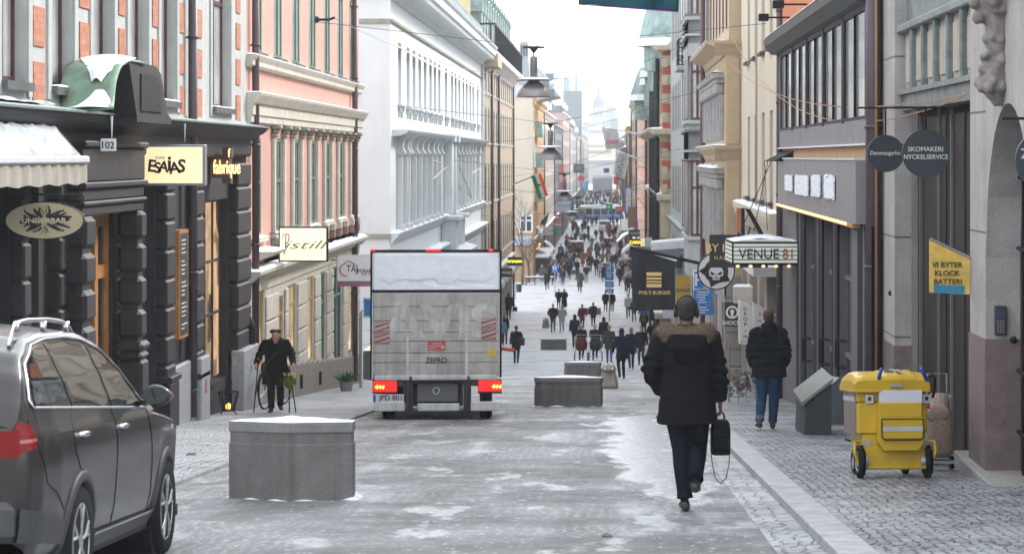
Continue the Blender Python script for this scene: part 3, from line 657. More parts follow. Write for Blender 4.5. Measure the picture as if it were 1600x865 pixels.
for a, b in [(48.05, 49.8), (50.9, 51.4), (53.0, 54.7), (56.1, 57.2), (58.5, 59.9), (62.1, 63.2), (65.0, 66.25)]:
    mb = MB()
    for k in range(5): mb.box(XL, XL+.05, a+.02, b-.02, -2.78-.52*(k+1)+.03, -2.78-.52*k, ch=.02)
    mb.build('rustication', cream, R)
mb = MB()
for k in range(21): a = 45.65+.98*k; mb.box(XL, XL+.09, a, a+.97, G(a+1)-.3, G(a)+.72, ch=.012)
ob = mb.build('plinth', mk('brown_granite', (.24, .21, .19), .7, var=.2, vs=12), R)
for (a, z) in ((52.9, .35), (56.4, .35)):
    MB().box(XL+.09, XL+.14, a, a+.14, G(a)+.2, G(a)+.5).build('wall_fitting', black, R)
pipe(R, -1, XL, 46.05, -4.0, 5.6, .07); pipe(R, -1, XL, 64.2, G(64)+.1, 5.6, .075)
band(R, -1, XL, 46.6, 48.6, [(.1, -2.0), (.2, -1.95), (.36, -1.88), (.38, -1.84)], cream); ledge_snow(R, -1, XL, 46.6, 48.6, .38, -1.835, .07)
mb = MB(); mb.tube([(XL, 56.5, 3.2), (XL+.3, 56.5, 3.2), (XL+.45, 56.5, 3.25)], .03, 8); mb.ball((XL+.02, 56.5, 3.2), .08); mb.build('wire_anchor', black, R)

s_ = sign('lightbox_sign', 'glowing cream lightbox in a black frame reading Pistill in thin script', 'shop sign', 435, 354, 512, 409, 48.7, (0.62, 0.57, 0.44), frame=(black, .03), glow=.34, gcol=(1, .86, .58), th=.16, wallX=XL)
d = 48.7; org = Vector(s_['_org'])
lettering(s_, 'istill', Vector((xu(479, d), d-.014, zv(382, d)))-org, 14*d/F, mk('sepia_ink', (.10, .05, .03), .6), sx=2.1, shear=.4, bold=-.012)
mb = MB(); P = lambda u, v: (xu(u, d), d-.014, zv(v, d))
mb.tube([P(444, 397), P(446, 385), P(447, 368), P(448, 365), P(451, 366), P(452, 371), P(450, 378), P(446, 382)], .011, 5); mb.tube([P(441, 371), P(444, 365), P(447, 368)], .009, 5); mb.build('lettering', mk('sepia_ink', (.10, .05, .03)), s_)
s_ = sign('restaurant_sign', 'white sign with red arch emblem reading TAJ MAHAL behind the box truck', 'shop sign', 526, 398, 582, 440, 59.3, (.74, .75, .77), th=.14, wallX=XL, frame=(lemit, .02),
     lines=[('TAJ', 550, 421, 11, mk('navy_ink', (.02, .03, .07), .5), dict(bold=.01, sx=.8)), ('MAHAL', 574.5, 423, 7, mk('navy_ink', (.02, .03, .07))), ('MAT O BAR', 576, 428.5, 3, mk('red_ink', (.5, .03, .03), .5))])
d = 59.3; org = Vector(s_['_org']); mb = MB(); P = lambda u, v: (xu(u, d), d-.016, zv(v, d))
mb.tube([P(538, 431), P(532, 426), P(531, 420), P(533, 415), P(539, 411), P(545, 407), P(551, 411), P(556, 414)], .013, 6); mb.tube([P(538, 431), P(543, 430)], .013, 6); mb.build('arch_emblem', mk('red_ink', (.5, .03, .03)), s_)
MB().box(xu(526, d+.5), xu(582, d+.5), d+.5, d+.6, zv(449, d), zv(441, d)).build('pink_panel', mk('pink_panel', (.5, .2, .35), .6), s_)

# ---- white building
wht = mk('white_render', (0.72, 0.745, 0.75), .85, speck=.10, var=.04, vs=1, streak=.06)
wht2 = mk('white_trim', (0.66, 0.685, 0.69), .8, var=.06, vs=1.5, streak=.12)
R = T('townhouse', 'large white plastered building with tall narrow windows and a deep bracketed eaves cornice', 'building', (XL, 103, G(103)), org=True)
y0, y1 = 76.0, 131.0
us = [623, 637.7, 647, 656, 664.4, 672.8, 679.7, 686.5, 697, 706.4, 712, 717.8, 724.2, 729.3, 734.8, 739.4, 746.5]
yw = [dw(u, XL) for u in us]
yw = [yw[0]+.4] + [a for a in yw[1:]]
wall(R, -1, XL, y0, y1, .9, 5.0, [(a-.62, a+.62, 1.72, 3.74) for a in yw], .13, wht, roof=True, thick=22)
wall(R, -1, XL, y0, y1, -3.6, .9, [(a-.72, a+.72, -2.42, -.05) for a in yw if not 100.5 < a < 104], .14, wht, name='first_floor_wall', roof=False, thick=22)
wall(R, -1, XL, y0, y1, -13, -3.6, [(a-.9, a+.9, -8.6, -5.0) for a in yw[::2]], .3, wht2, name='ground_floor_wall', roof=False, thick=22)
gfr = mk('grey_frame', (.32, .33, .34), .5)
for a in yw:
    window(R, -1, XL, a, 1.72, 1.24, 2.02, wht2, glass_bright, depth=.10, cols=2, fw=.07)
    mb = MB(); mb.box(XL, XL+.16, a-.78, a+.78, 1.63, 1.72, ch=.01)
    for q in (-.5, .5): mb.box(XL, XL+.12, a+q-.09, a+q+.09, 1.45, 1.63, ch=.02); mb.box(XL, XL+.07, a+q-.07, a+q+.07, 1.28, 1.45, ch=.02)
    mb.build('window_sill', zinc if False else wht2, R)
    mb = MB(); mb.grid(lambda p, q: (XL-.2+.42*q, a-.6+1.2*p, 3.72-.30*q+.03*math.sin(p*9)), 6, 2); mb.build('awning', mk('cream_cloth', (.62, .57, .46), .9), R)
for a in yw:
    if not 100.5 < a < 104: window(R, -1, XL, a, -2.42, 1.44, 2.37, gfr, glass_bright, depth=.10, cols=2, fw=.09)
for i, a in enumerate(yw):
    for q in ((-1.05, 1.05) if i == 0 else (-1.15,)):
        mb = MB(); y = a+q if i != 1 else a-1.2
        mb.box(XL, XL+.18, y-.13, y+.13, -2.42, .05, ch=.02); mb.box(XL, XL+.26, y-.18, y+.18, -2.46, -2.2, ch=.02)
        mb.loft([[(XL, y+s, .05), (XL+.2, y+s, .05), (XL+.30, y+s, .12), (XL+.2, y+s, .3), (XL+.24, y+s, .5), (XL+.42, y+s, .68), (XL, y+s, .68)] for s in (-.16, .16)])
        mb.build('console_pilaster', wht2, R)
band(R, -1, XL, y0+.6, y1, [(.12, .66), (.30, .70), (.45, .76), (.50, .82), (.52, .87)], wht2)
band(R, -1, XL, y0, y1, [(.05, -2.75), (.12, -2.62), (.22, -2.52), (.26, -2.46), (.27, -2.42)], wht2); ledge_snow(R, -1, XL, y0, y1, .27, -2.415, .07)
band(R, -1, XL, y0, y1, [(.04, -4.0), (.14, -3.86), (.32, -3.72), (.40, -3.60), (.42, -3.56)], wht2); ledge_snow(R, -1, XL, y0, y1, .42, -3.555, .12)
band(R, -1, XL, y0, y1, [(.03, 4.20), (.08, 4.25), (.08, 4.33)], cream_d, name='string_course')
band(R, -1, XL, y0, y1, [(.05, 4.95), (.14, 5.02), (.20, 5.15), (.30, 5.20), (.72, 5.42), (.78, 5.46), (.80, 5.72), (.88, 5.80), (.92, 5.9)], wht2, end=.0)
mb = MB(); y = y0+.2
while y < y1: mb.box(XL+.24, XL+.70, y, y+.16, 5.24, 5.40); y += .42
mb.build('modillions', wht, R)
mb = MB(); y = y0
for k in range(2): mb.box(XL-22, XL, y0-.08, y0, (4.20, -2.55)[k], (4.33, -2.42)[k])
mb.box(XL-22, XL+.1, y0-.35, y0, 5.4, 5.9); mb.build('side_string_course', cream_d, R)
for k in range(10): 
    pass
mb = MB()
for k in range(14): mb.box(XL-22, XL+.03, y0-.02, y0-.001, -7.7+.45*k-.43+.0, -7.7+.45*k, ch=.0) if k < 9 else None
mb.build('side_rustication', wht2, R)
mb = MB(); mb.box(XL-1.2, XL-1.1, y0-.12, y0-.02, 1.75, 1.95); mb.tube([(XL-1.15, y0-.1, 1.95), (XL-1.15, y0-.1, 2.05)], .03); mb.build('wall_lamp', wht2, R)
# centre bay: pilasters and consoles of the entrance
mb = MB(); c = 102.4
for q in (-1.3, 1.3): mb.box(XL, XL+.35, c+q-.35, c+q+.35, -2.4, .75, ch=.03); mb.box(XL, XL+.5, c+q-.5, c+q+.5, .6, .95, ch=.03)
mb.box(XL, XL+.28, c-1.3, c+1.3, -2.4, .66); mb.build('centre_bay', wht2, R)
mb = MB()
for q in (-2.6, 1.9): mb.box(XL, XL+.65, c+q-.7, c+q+.7, -3.9, -2.5, ch=.05); mb.box(XL, XL+.85, c+q-.9, c+q+.9, -2.6, -2.42, ch=.04)
mb.box(XL, XL+1.1, c-4, c+4, -4.15, -3.9, ch=.03); mb.build('portal_consoles', wht2, R)
mb = MB(); snow_patch(mb, XL+.1, XL+1.12, c-4, c+4, -3.9, .16, .4); mb.build('snow', snow, R, smooth=True)
mb = MB()
for k in range(11): 
    for j in range(26): mb.box(XL, XL+.03, y0+1+j*2.1, y0+3.05+j*2.1, -4.3-.5*k, -4.3-.5*k+.47) if k < 9 and j*2.1+3.1 < 55 else None
mb.build('rustication', wht2, R)
# roof parapet lattice
cgreen = mk('patina_rail', (0.20, 0.25, 0.24), .5, metal=.3)
mb = MB(); xx = XL+.1
mb.box(xx-.03, xx+.03, y0+10, y1-.5, 6.9, 6.96); mb.box(xx-.03, xx+.03, y0+10, y1-.5, 5.95, 6.0)
y = y0+10
while y < y1-1.3: mb.tube([(xx, y, 5.98), (xx, y+.9, 6.92)], .03, 5); mb.tube([(xx, y+.9, 5.98), (xx, y, 6.92)], .03, 5); mb.tube([(xx, y, 5.98), (xx, y, 6.95)], .035, 5); y += .9
mb.build('roof_lattice', cgreen, R)
for (ya, za, yb, zb, z2) in ((dw(672, XL), -.1, dw(684, XL), -.35, -.95), (dw(714, XL), -.1, dw(724, XL), -1.9, -1.2), (dw(733, XL), .0, dw(744, XL), -.5, -.9)):
    mb = MB(); mb.tube([(XL, ya, za), (XL+.55, ya+2.0, zb), (XL, ya+.1, z2)], .035, 6); mb.build('awning_arm', mk('cream_arm', (.6, .56, .45), .6), R)
pipe(R, -1, XL, 130.8, -9, 5, .07, wht2)
# ---- generic street building further down
def house(name, label, side, X, y0, y1, z1, col, rows, wcol=None, ground=None, roof=None, spacing=2.7, ww=1.15, thick=10, proj=.35, cor=None, shop=True, brickm=None, pipes=(1,), bands=(), side_windows=(), dormers=0, glassm=None, street=True):
    R = T(name, label, 'building', (X, (y0+y1)/2, G((y0+y1)/2)), org=True)
    w = brickm or mk('render_%d_%d_%d' % tuple(int(c*100) for c in col), col, .85, var=.1, vs=1.2, streak=.15)
    gz = G(y1)-.5; gcol = mk('ground_%d_%d_%d' % tuple(int(c*100) for c in (ground or col)), ground or col, .8, var=.15, streak=.2)
    zs = gz+.5+4.2
    n = max(1, int((y1-y0-1)/spacing)); st = (y1-y0)/n; cs = [y0+st*(i+.5) for i in range(n)]
    ops = [(c-ww/2, c+ww/2, a, b) for (a, b) in rows for c in cs]
    wall(R, side, X, y0, y1, zs, z1, ops, .09, w, thick=thick)
    gops = [(c-st*.36, c+st*.36, gz+.9, zs-.7) for c in cs]
    wall(R, side, X, y0, y1, gz, zs, gops, .12, gcol, name='ground_floor_wall', roof=False, thick=thick)
    fm = mk('frame_%d_%d_%d' % tuple(int(c*100) for c in (wcol or (.3, .3, .3))), wcol or (.3, .3, .3), .5)
    for (a, b) in rows:
        for c in cs: window(R, side, X, c, a, ww, b-a, fm, glassm or glass, depth=.0, cols=2, fw=.09)
    r_ = random.Random(int(y0*10))
    for c in cs: window(R, side, X, c, gz+.9, st*.72, zs-.7-gz-.9, shop_fr, r_.choice([warm, glass, warm2, dimglass, glass]), depth=.1, cols=2, fw=.09, name='shop_window')
    cm = cor or mk('trim_%d_%d_%d' % tuple(int(c*80) for c in col), [c*.9 for c in col], .8, var=.15, streak=.25)
    band(R, side, X, y0, y1, [(.06, z1-.75), (.14, z1-.6), (proj*.6, z1-.35), (proj, z1-.2), (proj+.06, z1+.02)], cm, end=.0)
    ledge_snow(R, side, X, y0, y1, proj+.06, z1+.025, .14)
    band(R, side, X, y0, y1, [(.05, zs-.3), (.2, zs-.1), (.25, zs)], cm); ledge_snow(R, side, X, y0, y1, .25, zs, .1)
    for b_ in bands: band(R, side, X, y0, y1, [(.04, b_-.2), (.16, b_-.06), (.18, b_)], cm, name='string_course')
    mb = MB()
    for (a, b) in rows:
        for c in cs: mb.box(X+.02*side, X-side*.12, c-ww/2-.12, c+ww/2+.12, a-.1, a-.01)
    mb.build('sills', cm, R)
    for q in pipes: pipe(R, side, X, (y0+.4, y1-.4)[q], gz+.5, z1-.3, .08, hooks=False)
    if side_windows:
        for (x, z, w_, h_) in side_windows:
            f, p = window_mesh(w_, h_, fm, glass, 2); o = f.build('window', fm, None); o.parent = R; o.location = Vector((x, y0-.01, z))-Vector(R['_org']); o.rotation_euler = (0, 0, -PI/2); p_ = p.build('pane', glassm or glass, None); p_.parent = o
    if roof:
        kind, h, rc = roof; rm = mk('roof_%d_%d_%d' % tuple(int(c*100) for c in rc), rc, .5, var=.3, vs=2, streak=.3, dirt=(.6, .62, .66))
        mb = MB(); xa = X-side*.1; xb = X+side*2.2; xc = X+side*thick
        if kind == 'mansard': mb.loft([[(xa+side*.3, y0+.05, z1+.03), (xb, y0+.05, z1+h), (xc, y0+.05, z1+h), (xc, y0+.05, z1+.03)], [(xa+side*.3, y1-.05, z1+.03), (xb, y1-.05, z1+h), (xc, y1-.05, z1+h), (xc, y1-.05, z1+.03)]]).mat(1).box(xb-side*.2, xc, y0-.05, y1+.05, z1+h, z1+h+.12)
        if kind == 'gable': mb.loft([[(xa, y0, z1+.03), ((xa+xc)/2, y0, z1+h), (xc, y0, z1+.03)], [(xa, y1, z1+.03), ((xa+xc)/2, y1, z1+h), (xc, y1, z1+.03)]])
        mb.build('roof', [rm, snow], R)
        for k in range(dormers):
            c = y0 + (y1-y0)*(k+.5)/dormers; mb = MB()
            mb.box(X+side*.25, X+side*2, c-.7, c+.7, z1+.1, z1+h*.62); mb.mat(1).loft([[(X+side*.1, c-.85, z1+h*.62), (X+side*.1, c, z1+h*.62+.9), (X+side*.1, c+.85, z1+h*.62)], [(X+side*2.2, c-.85, z1+h*.62), (X+side*2.2, c, z1+h*.62+.9), (X+side*2.2, c+.85, z1+h*.62)]])
            mb.mat(2).box(X+side*.22, X+side*.26, c-.4, c+.4, z1+.35, z1+h*.52)
            mb.build('dormer', [rm, snow, glass], R)
    return R
tan = (0.44, 0.36, 0.27)
H = house('townhouse', 'beige block with dark drainpipes and a railed roof terrace beyond the white building', -1, XL, 131.1, 174, 5.7, tan, [(-6.0, -3.8), (-2.6, -.4), (.8, 2.8), (3.6, 5.0)], (.10, .18, .15), (.30, .28, .27), None, spacing=3.2, ww=1.2, proj=.75, cor=white, pipes=(0, 1))
pipe(H, -1, XL, 150, -10.8, 5.2, .09, hooks=False); pipe(H, -1, XL, 141, -10.8, 5.2, .09, hooks=False)
MB().box(XL, XL+.9, 131.15, 136, 4.9, 5.6).build('eaves_return', mk('tan_box', (.5, .4, .28), .8), H)
mb = MB(); y = 131.2
while y < 173.5: mb.tube([(XL+.75, y, 5.8), (XL+.75, y, 7.2)], .022, 4); y += .9
mb.box(XL+.72, XL+.78, 131, 174, 7.15, 7.25); 
for x in [XL-3+.5*k for k in range(8)]: mb.tube([(x, 131.1, 5.8), (x, 131.1, 7.2)], .035, 4)
mb.box(XL-3, XL+.78, 131.05, 131.12, 7.15, 7.25); mb.build('balcony_railing', black, H)
mb = MB()
for k in range(13):
    c = 134+3.1*k; mb.mat(0).box(XL-1.6, XL-.1, c-.8, c+.8, 5.9, 8.0); mb.mat(1).loft([[(XL-.05, c-.95, 8.0), (XL-.05, c, 9.1), (XL-.05, c+.95, 8.0)], [(XL-2, c-.95, 8.0), (XL-2, c, 9.1), (XL-2, c+.95, 8.0)]]); mb.tube([(XL-.05, c, 9.0), (XL-.05, c, 9.7)], [.12, .02], 5)
mb.mat(0).box(XL-9, XL-1.5, 131.2, 173.8, 5.75, 9.0); mb.mat(2).quad((XL-.09, 132, 6.2), (XL-.09, 173, 6.2), (XL-.09, 173, 6.25), (XL-.09, 132, 6.25))
mb.build('attic_storey', [mk('attic_grey', (.22, .25, .24), .7, var=.3), mk('dark_patina', (.13, .19, .17), .6, var=.4), snow], H)
MB().box(XL-2.6, XL-.6, 131.12, 131.2, 5.75, 9.3).build('attic_end_wall', mk('yellow_render', (.55, .44, .24), .8), H)
for k in range(5):
    mb = MB(); c = 138+5.6*k; mb.tube([(XL, c, -7.0), (XL+.7, c, -7.0)], .03, 6); mb.ball((XL+.72, c, -7.25), (.28, .28, .25)); o = mb.build('globe_lamp', mk('opal_glass', (.7, .72, .74), .3), H, smooth=True)

XF = -7.0
H = house('townhouse', 'cream house with a blank end wall above an orange ground floor and glazed balconies', -1, XF, 230, 268, 5.6, (0.62, 0.36, 0.14), [(-6.4, -4.4), (-3.2, -1.2), (-.2, 1.8), (2.8, 4.6)], (.2, .22, .2), (.5, .3, .14), ('mansard', 1.0, (.35, .42, .42)), spacing=3.4, thick=14)
MB().box(XF-14, XF-.02, 229.75, 229.98, -6.8, 5.6).build('end_wall', mk('cream_wall', (.60, .53, .42), .85, var=.06, vs=.8), H)
MB().box(XF-14, XF-.02, 229.7, 230, 5.6, 6.8).build('end_wall_cap', mk('pale_blue_grey', (.50, .55, .57), .6), H)
MB().box(XF-14, XF-.02, 229.75, 229.98, -12.5, -6.8).build('end_wall_base', mk('ochre_wall', (.50, .32, .17), .85, var=.1), H)
f, p = window_mesh(1.3, 1.7, white, glass, 2, fw=.16); o = f.build('window', white, None); o.parent = H; o.location = Vector((xu(822, 230), 229.7, -7.2))-Vector(H['_org']); o.rotation_euler = (0, 0, -PI/2); q = p.build('pane', glass, None); q.parent = o
for k, z in enumerate((-4.4, -1.1, 1.9)):
    MB().box(XF, XF+.7, 236, 244, z, z+1.5).build('balcony', mk('green_balcony_glass', (.25, .38, .33), .2, var=.3), H)
for args in [
 ('pale house with a snowy slate mansard beyond the orange house', XF, 268.3, 320, 5.0, (.56, .48, .42), 4, (.3, .25, .2), ('mansard', 1.6, (.14, .15, .17)), 3),
 ('dark grey modern block with flat window bands on the left', XF+.05, 320.4, 375, 4.2, (.16, .17, .18), 3, (.1, .1, .1), ('mansard', 1.5, (.2, .2, .22)), 0),
 ('pinkish gabled block with a dark roof on the left of the street', XF+.2, 375.5, 440, 6.8, (.50, .36, .33), 4, (.25, .2, .2), ('mansard', 2.2, (.16, .16, .18)), 3),
 ('grey rendered block with dark dormers before the tower', XF+.1, 440.5, 545, 5.2, (.40, .38, .36), 4, (.2, .2, .2), ('mansard', 2.6, (.15, .16, .18)), 5),
 ('long hazy beige block beside the distant crowd on the left', XF+.1, 565, 700, 4.6, (.45, .40, .34), 3, (.2, .2, .2), ('mansard', 2.5, (.2, .2, .2)), 6),
 ('farthest hazy block before the white tent on the left', XF, 705, 900, 6.5, (.42, .38, .36), 3, (.2, .2, .2), ('mansard', 3, (.25, .25, .26)), 0)]:
    lab, X_, a, b, z1, c_, nr, wc, rf, dm = args; g0 = G(b)+5
    rows = [(g0 + (z1-1.2-g0)*k/nr + .5, g0 + (z1-1.2-g0)*(k+1)/nr - .5) for k in range(nr)]
    house('townhouse', lab, -1, X_, a, b, z1, c_, rows, wc, (.25, .22, .2), rf, spacing=max(3.4, (b-a)/22), ww=1.5, thick=12, dormers=dm)

# ============================================================ RIGHT SIDE
XR = 3.62
org_r = mk('orange_render', (0.58, 0.19, 0.085), .85, var=.15, vs=2, streak=.1)
conc = mk('grey_concrete', (0.22, 0.215, 0.225), .7, var=.12, vs=2, streak=.2)
R = T('commercial_building', 'orange building with a dark framed window band above a grey fascia and black glazed doors', 'building', (XR, 41, G(41)), org=True)
y0, y1 = 33.05, 50.3
wall(R, 1, XR, y0, y1, 2.3, 5.2, [], .2, org_r, roof=True, thick=9)
wall(R, 1, XR, y0, y1, -.05, .16, [], .1, mk('tan_render', (.48, .30, .16), .85, var=.12, streak=.2), name='tan_strip_wall', roof=False, ends=False, thick=.4)
wb = [(33.3+3.33*k, 33.3+3.33*k+3.0) for k in range(5)]
wall(R, 1, XR-.06, y0, y1-.25, .16, 2.3, [(a, b, .52, 2.08) for a, b in wb], .08, conc, name='window_band_wall', roof=True, thick=5)
wfr = mk('purple_black_frame', (.014, .008, .011), .5, spec=.15)
for a, b in wb:
    window(R, 1, XR-.06, (a+b)/2, .52, b-a, 1.56, wfr, glass_bright, depth=.0, cols=2, fw=.05, transom=0)
    MB().box(XR-.075, XR-.05, a-.30, a-.06, .5, 2.12).build('mullion', wfr, R)
MB().box(XR-.085, XR-.05, y1-.4, y1-.26, .5, 2.12).build('mullion', wfr, R)
mb = MB(); n = 60
mb.loft([[(XR-.06, y, 2.1), (XR-.20, y, 2.12), (XR-.34, y, 2.28), (XR-.36, y, 2.42), (XR+.05, y, 2.55)] for y in (y0, y1)]); mb.build('cornice', mk('black_sheet', (.025, .03, .03), .5, var=.5, vs=6, bump=.4), R)
ledge_snow(R, 1, XR-.06, y0, y1, .3, 2.44, .03)
MB().box(XR-.10, XR-.05, y0, y1-.26, .16, .185).build('edge_strip', white, R)
for k in range(4):
    y = 35.5+4.1*k; mb = MB(); mb.tube([(XR, y, 2.75), (XR-.5, y, 2.75)], .02, 6); mb.box(XR-.62, XR-.42, y-.12, y+.12, 2.68, 2.82, ch=.01); mb.build('floodlight', black, R)
mb = MB()
for k, y in enumerate((36.2, 38.6, 41.8, 44.6)): mb.box(XR-.03, XR, y, y+.7, 3.3+.05*k, 4.6)
mb.build('plaster_ornament', mk('ochre_ornament', (.5, .33, .12), .8), R)
# grey fascia box
Xf = 3.42
mb = MB(); yy = y0+.05; 
for k, (a, b) in enumerate([(33.2, 35.6), (35.62, 38.6), (38.62, 41.6), (41.62, 45.4), (45.42, 48.4)]): mb.box(Xf, XR, a, b, -.93, -.045, ch=.006)
mb.build('fascia', mk('grey_sheet_metal', (.25, .24, .25), .5, metal=.2, var=.08, streak=.15), R)
mb = MB().box(Xf-.02, XR, 33.2, 48.4, -.047, -.02); mb.build('fascia_capping', mk('white_cap', (.6, .62, .62), .5), R)
ls = MB(); y = 34.4
ledm = mk('warm_bulb', (1, .7, .3), .5, var=0, emit=(1, .55, .2), es=.9)
while y < 48.3: ls.ball((Xf-.02, y, -.95), .022, 6, 4); y += .17
ls.build('light_strip', ledm, R); MB().box(Xf-.01, Xf+.1, 33.6, 48.4, -.99, -.93).build('light_strip_rail', mk('orange_rail', (.5, .25, .1), .5), R)
d_ = lambda u: dw(u, Xf)
for k, (a, b, za, zb) in enumerate([(1229, 1240, 271.5, 297), (1245, 1265, 273, 303), (1271, 1284, 276.5, 306), (1291, 1306, 278.5, 309)]):
    da, db = d_(b), d_(a); zt = zv(za, da) if k else zv(za, da); zt, zb_ = zv(273, d_(a)), zv(zb, d_(a))
    mb = MB(); nn = 14
    def f(p, q, da=da, db=db, zt=zt, zb_=zb_):
        e = .03*noise.noise(Vector((p*9+da, q*9, 0))); return (Xf-.025-.015*abs(noise.noise(Vector((p*5, q*5+da, 2)))), da+(db-da)*p+(e if p in (0., 1.) else 0), zb_+(zt-zb_)*q+(e if q in (0., 1.) else 0))
    mb.grid(f, nn, nn); o = mb.build('snow_caked_letters', snow, R); so = o.modifiers.new('s', 'SOLIDIFY'); so.thickness = .02; so.offset = 0
MB().ball((Xf-.05, d_(1297), zv(275, d_(1297))), (.02, .07, .03)).build('snow_clump', snow, R)
# entrance glazing
spec_ = [(1228, 1246, 'p'), (1247, 1260, 'k'), (1260.5, 1274, 'g'), (1274.5, 1288, 'k'), (1288.5, 1303, 'g'), (1303.5, 1312, 'k'), (1312.5, 1331, 'g'), (1331.5, 1343, 'p'), (1343.5, 1366, 'k')]
pgrey = mk('grey_panel', (.115, .11, .118), .5, var=.1, streak=.1); doorblk = mk('black_gloss', (.008, .008, .010), .6, var=.1, spec=.12)
wall(R, 1, XR, y0, y1, -8, -.93, [(dw(b, XR), dw(a, XR), G(dw(a, XR))-.05, -.94) for a, b, k in spec_ if k == 'g'], .12, pgrey, name='ground_floor_wall', roof=False, thick=9)
for a, b, k in spec_:
    ya, yb = dw(b, XR), dw(a, XR)
    if k == 'k': 
        mb = MB(); mb.box(XR-.035, XR+.02, ya, yb, G(yb)-.1, -.94); 
        mb.mat(1).box(XR-.045, XR-.035, ya+(yb-ya)*.45, ya+(yb-ya)*.55, G(yb)-.1, -.94); mb.build('door_pillar', [doorblk, pgrey], R)
    elif k == 'g':
        z0 = G(yb)+.02; window(R, 1, XR, (ya+yb)/2, z0, yb-ya, -.95-z0, pgrey, glass, depth=.08, cols=2, split_h=[.35, .72], fw=.07, name='glazed_door')
        mb = MB(); yc = (ya+yb)/2; zc = G(yc)+1.15; mb.tube([(XR, yc-.2, zc-.2), (XR-.14, yc-.2, zc-.2), (XR-.14, yc-.2, zc+.2), (XR, yc-.2, zc+.2)], .018, 6); mb.tube([(XR, yc+.15, zc-.2), (XR-.14, yc+.15, zc-.2), (XR-.14, yc+.15, zc+.2), (XR, yc+.15, zc+.2)], .018, 6); mb.build('door_handle', black, R)
    else: MB().box(XR-.02, XR+.02, ya+.1, yb-.1, G(yb)+.1, -1.05, ch=.01).build('panel', pgrey, R)
for (y, r, xo_) in ((32.86, .11, .13), (49.9, .075, .07)): pipe(R, 1, XR+xo_, y, G(y)+.05, 5.2, r, mk('purple_pipe', (.075, .05, .062), .45, var=.15))
# sloping sill box and steel kick plate below the windows
mb = MB(); a, b = 37.0, 39.6; mb.loft([[(XR, y, G(y)-.05), (XR-.40, y, G(y)-.05), (XR-.34, y, G(y)+.55), (XR-.06, y, G(y)+.78), (XR, y, G(y)+.78)] for y in (a, b)]); mb.build('sloping_plinth', mk('blue_grey_steel', (.14, .15, .17), .4, metal=.4), R)

# awning fins with stay cables, canopy sign
R_ = T('sign_stay_bracket', 'three black fin brackets on the facade with cables running down to the illuminated sign', 'bracket', (XR, 49, -.1), org=True)
for k in range(3):
    y = 46.9+1.0*k; mb = MB(); mb.prism([(XR, .12), (XR-.42, -.09), (XR, -.09)], 'y', y, y+.35); mb.build('fin', black, R_)
    mb = MB(); mb.tube([(XR-.42, y+.1, -.08), (2.55+.25*k, 45.9, zv(368, 45.9)+.1)], .009, 5); mb.build('stay_cable', black, R_)
d = 45.5
R_ = T('canopy_sign', 'white ribbed illuminated canopy sign reading VENUE81 with a row of bulbs underneath', 'canopy sign', (xu(1195, d), d, zv(412, d)), org=True)
xa, xb, zt, zb_ = xu(1145, d), XR, zv(379, d), zv(412, d)
panel = mk('lit_panel', (.72, .74, .70), .5, var=.03, emit=(.85, .95, .82), es=.08)
mb = MB(); mb.prism([(xa, d), (xb, d), (xb, d+2.0), (xu(1133, d+1.6), d+1.6)], 'z', zb_, zt); mb.build('body', panel, R_)
mb = MB()
x_, y_ = xu(1133, d+1.6), d+1.6
for k in range(6):
    z = zb_+(zt-zb_)*k/5; h = .018 if k in (0, 5) else .008
    mb.box(xa-.01, xb, d-.012, d+.01, z-h, z+h); mb.loft([[(x_-.012, y_, z-h), (x_-.012, y_, z+h), (x_+.02, y_, z+h), (x_+.02, y_, z-h)], [(xa-.012, d, z-h), (xa-.012, d, z+h), (xa+.02, d, z+h), (xa+.02, d, z-h)]])
mb.box(xa-.015, xa+.015, d-.014, d+.012, zb_, zt); mb.build('ribs', black, R_)
lettering(R_, 'VENUE', Vector((xu(1185.5, d), d-.02, zv(396.5, d)))-Vector(R_['_org']), 16*d/F, mk('dark_letter', (.02, .015, .015), .5), bold=.008, sx=.93)
lettering(R_, '81', Vector((xu(1230.5, d), d-.02, zv(396.5, d)))-Vector(R_['_org']), 16*d/F, mk('rust_letter', (.42, .09, .02), .5), bold=.008, sx=.92)
for u in (1153, 1173, 1193, 1213, 1233): MB().ball((xu(u, d), d+.05, zv(415, d)), .038, 8, 6).build('bulb', ledm, R_)
MB().box(xa, xb, d+.02, d+1.6, zb_-.03, zb_-.002).build('soffit', black, R_)
mb = MB(); 
def tf(a, b):
    x = (xa*(1-b)+x_*b); x = x+(xb-x)*a; y = d+1.6*b; return (x, y, zt+.02+.12*math.sin(PI*min(1, a*1.1))*math.sin(PI*(.15+.7*b))+.02*noise.noise(Vector((x*4, y*4, 0))))
mb.grid(tf, 24, 10); mb.build('snow', snow, R_, smooth=True)
# the A-shaped frame on top
mb = MB(); z0 = zt+.02; yb = d+.9; 
mb.mat(0).box(xu(1158, yb), xu(1163, yb), yb-.15, yb+.15, z0+.1, zv(325, yb)); mb.mat(1).box(xu(1151, yb), xu(1157.6, yb), yb-.15, yb+.15, z0+.14, zv(325, yb))
mb.mat(0).loft([[(xu(1164, yb), y, zv(325, yb)), (xu(1172, yb), y, zv(327, yb)), (xu(1196, yb), y, z0+.05), (xu(1189, yb), y, z0+.05)] for y in (yb-.12, yb+.12)])
mb.tube([(xu(1160, yb), yb, z0), (xu(1160, yb), yb, z0+.2)], .02).tube([(xu(1154, yb), yb, z0), (xu(1154, yb), yb, z0+.2)], .02).tube([(xu(1167, yb), yb, z0), (xu(1172, yb), yb, z0+.25)], .015)
mb.build('letter_sculpture', [black, mk('rusty_side', (.35, .12, .05), .6)], R_)

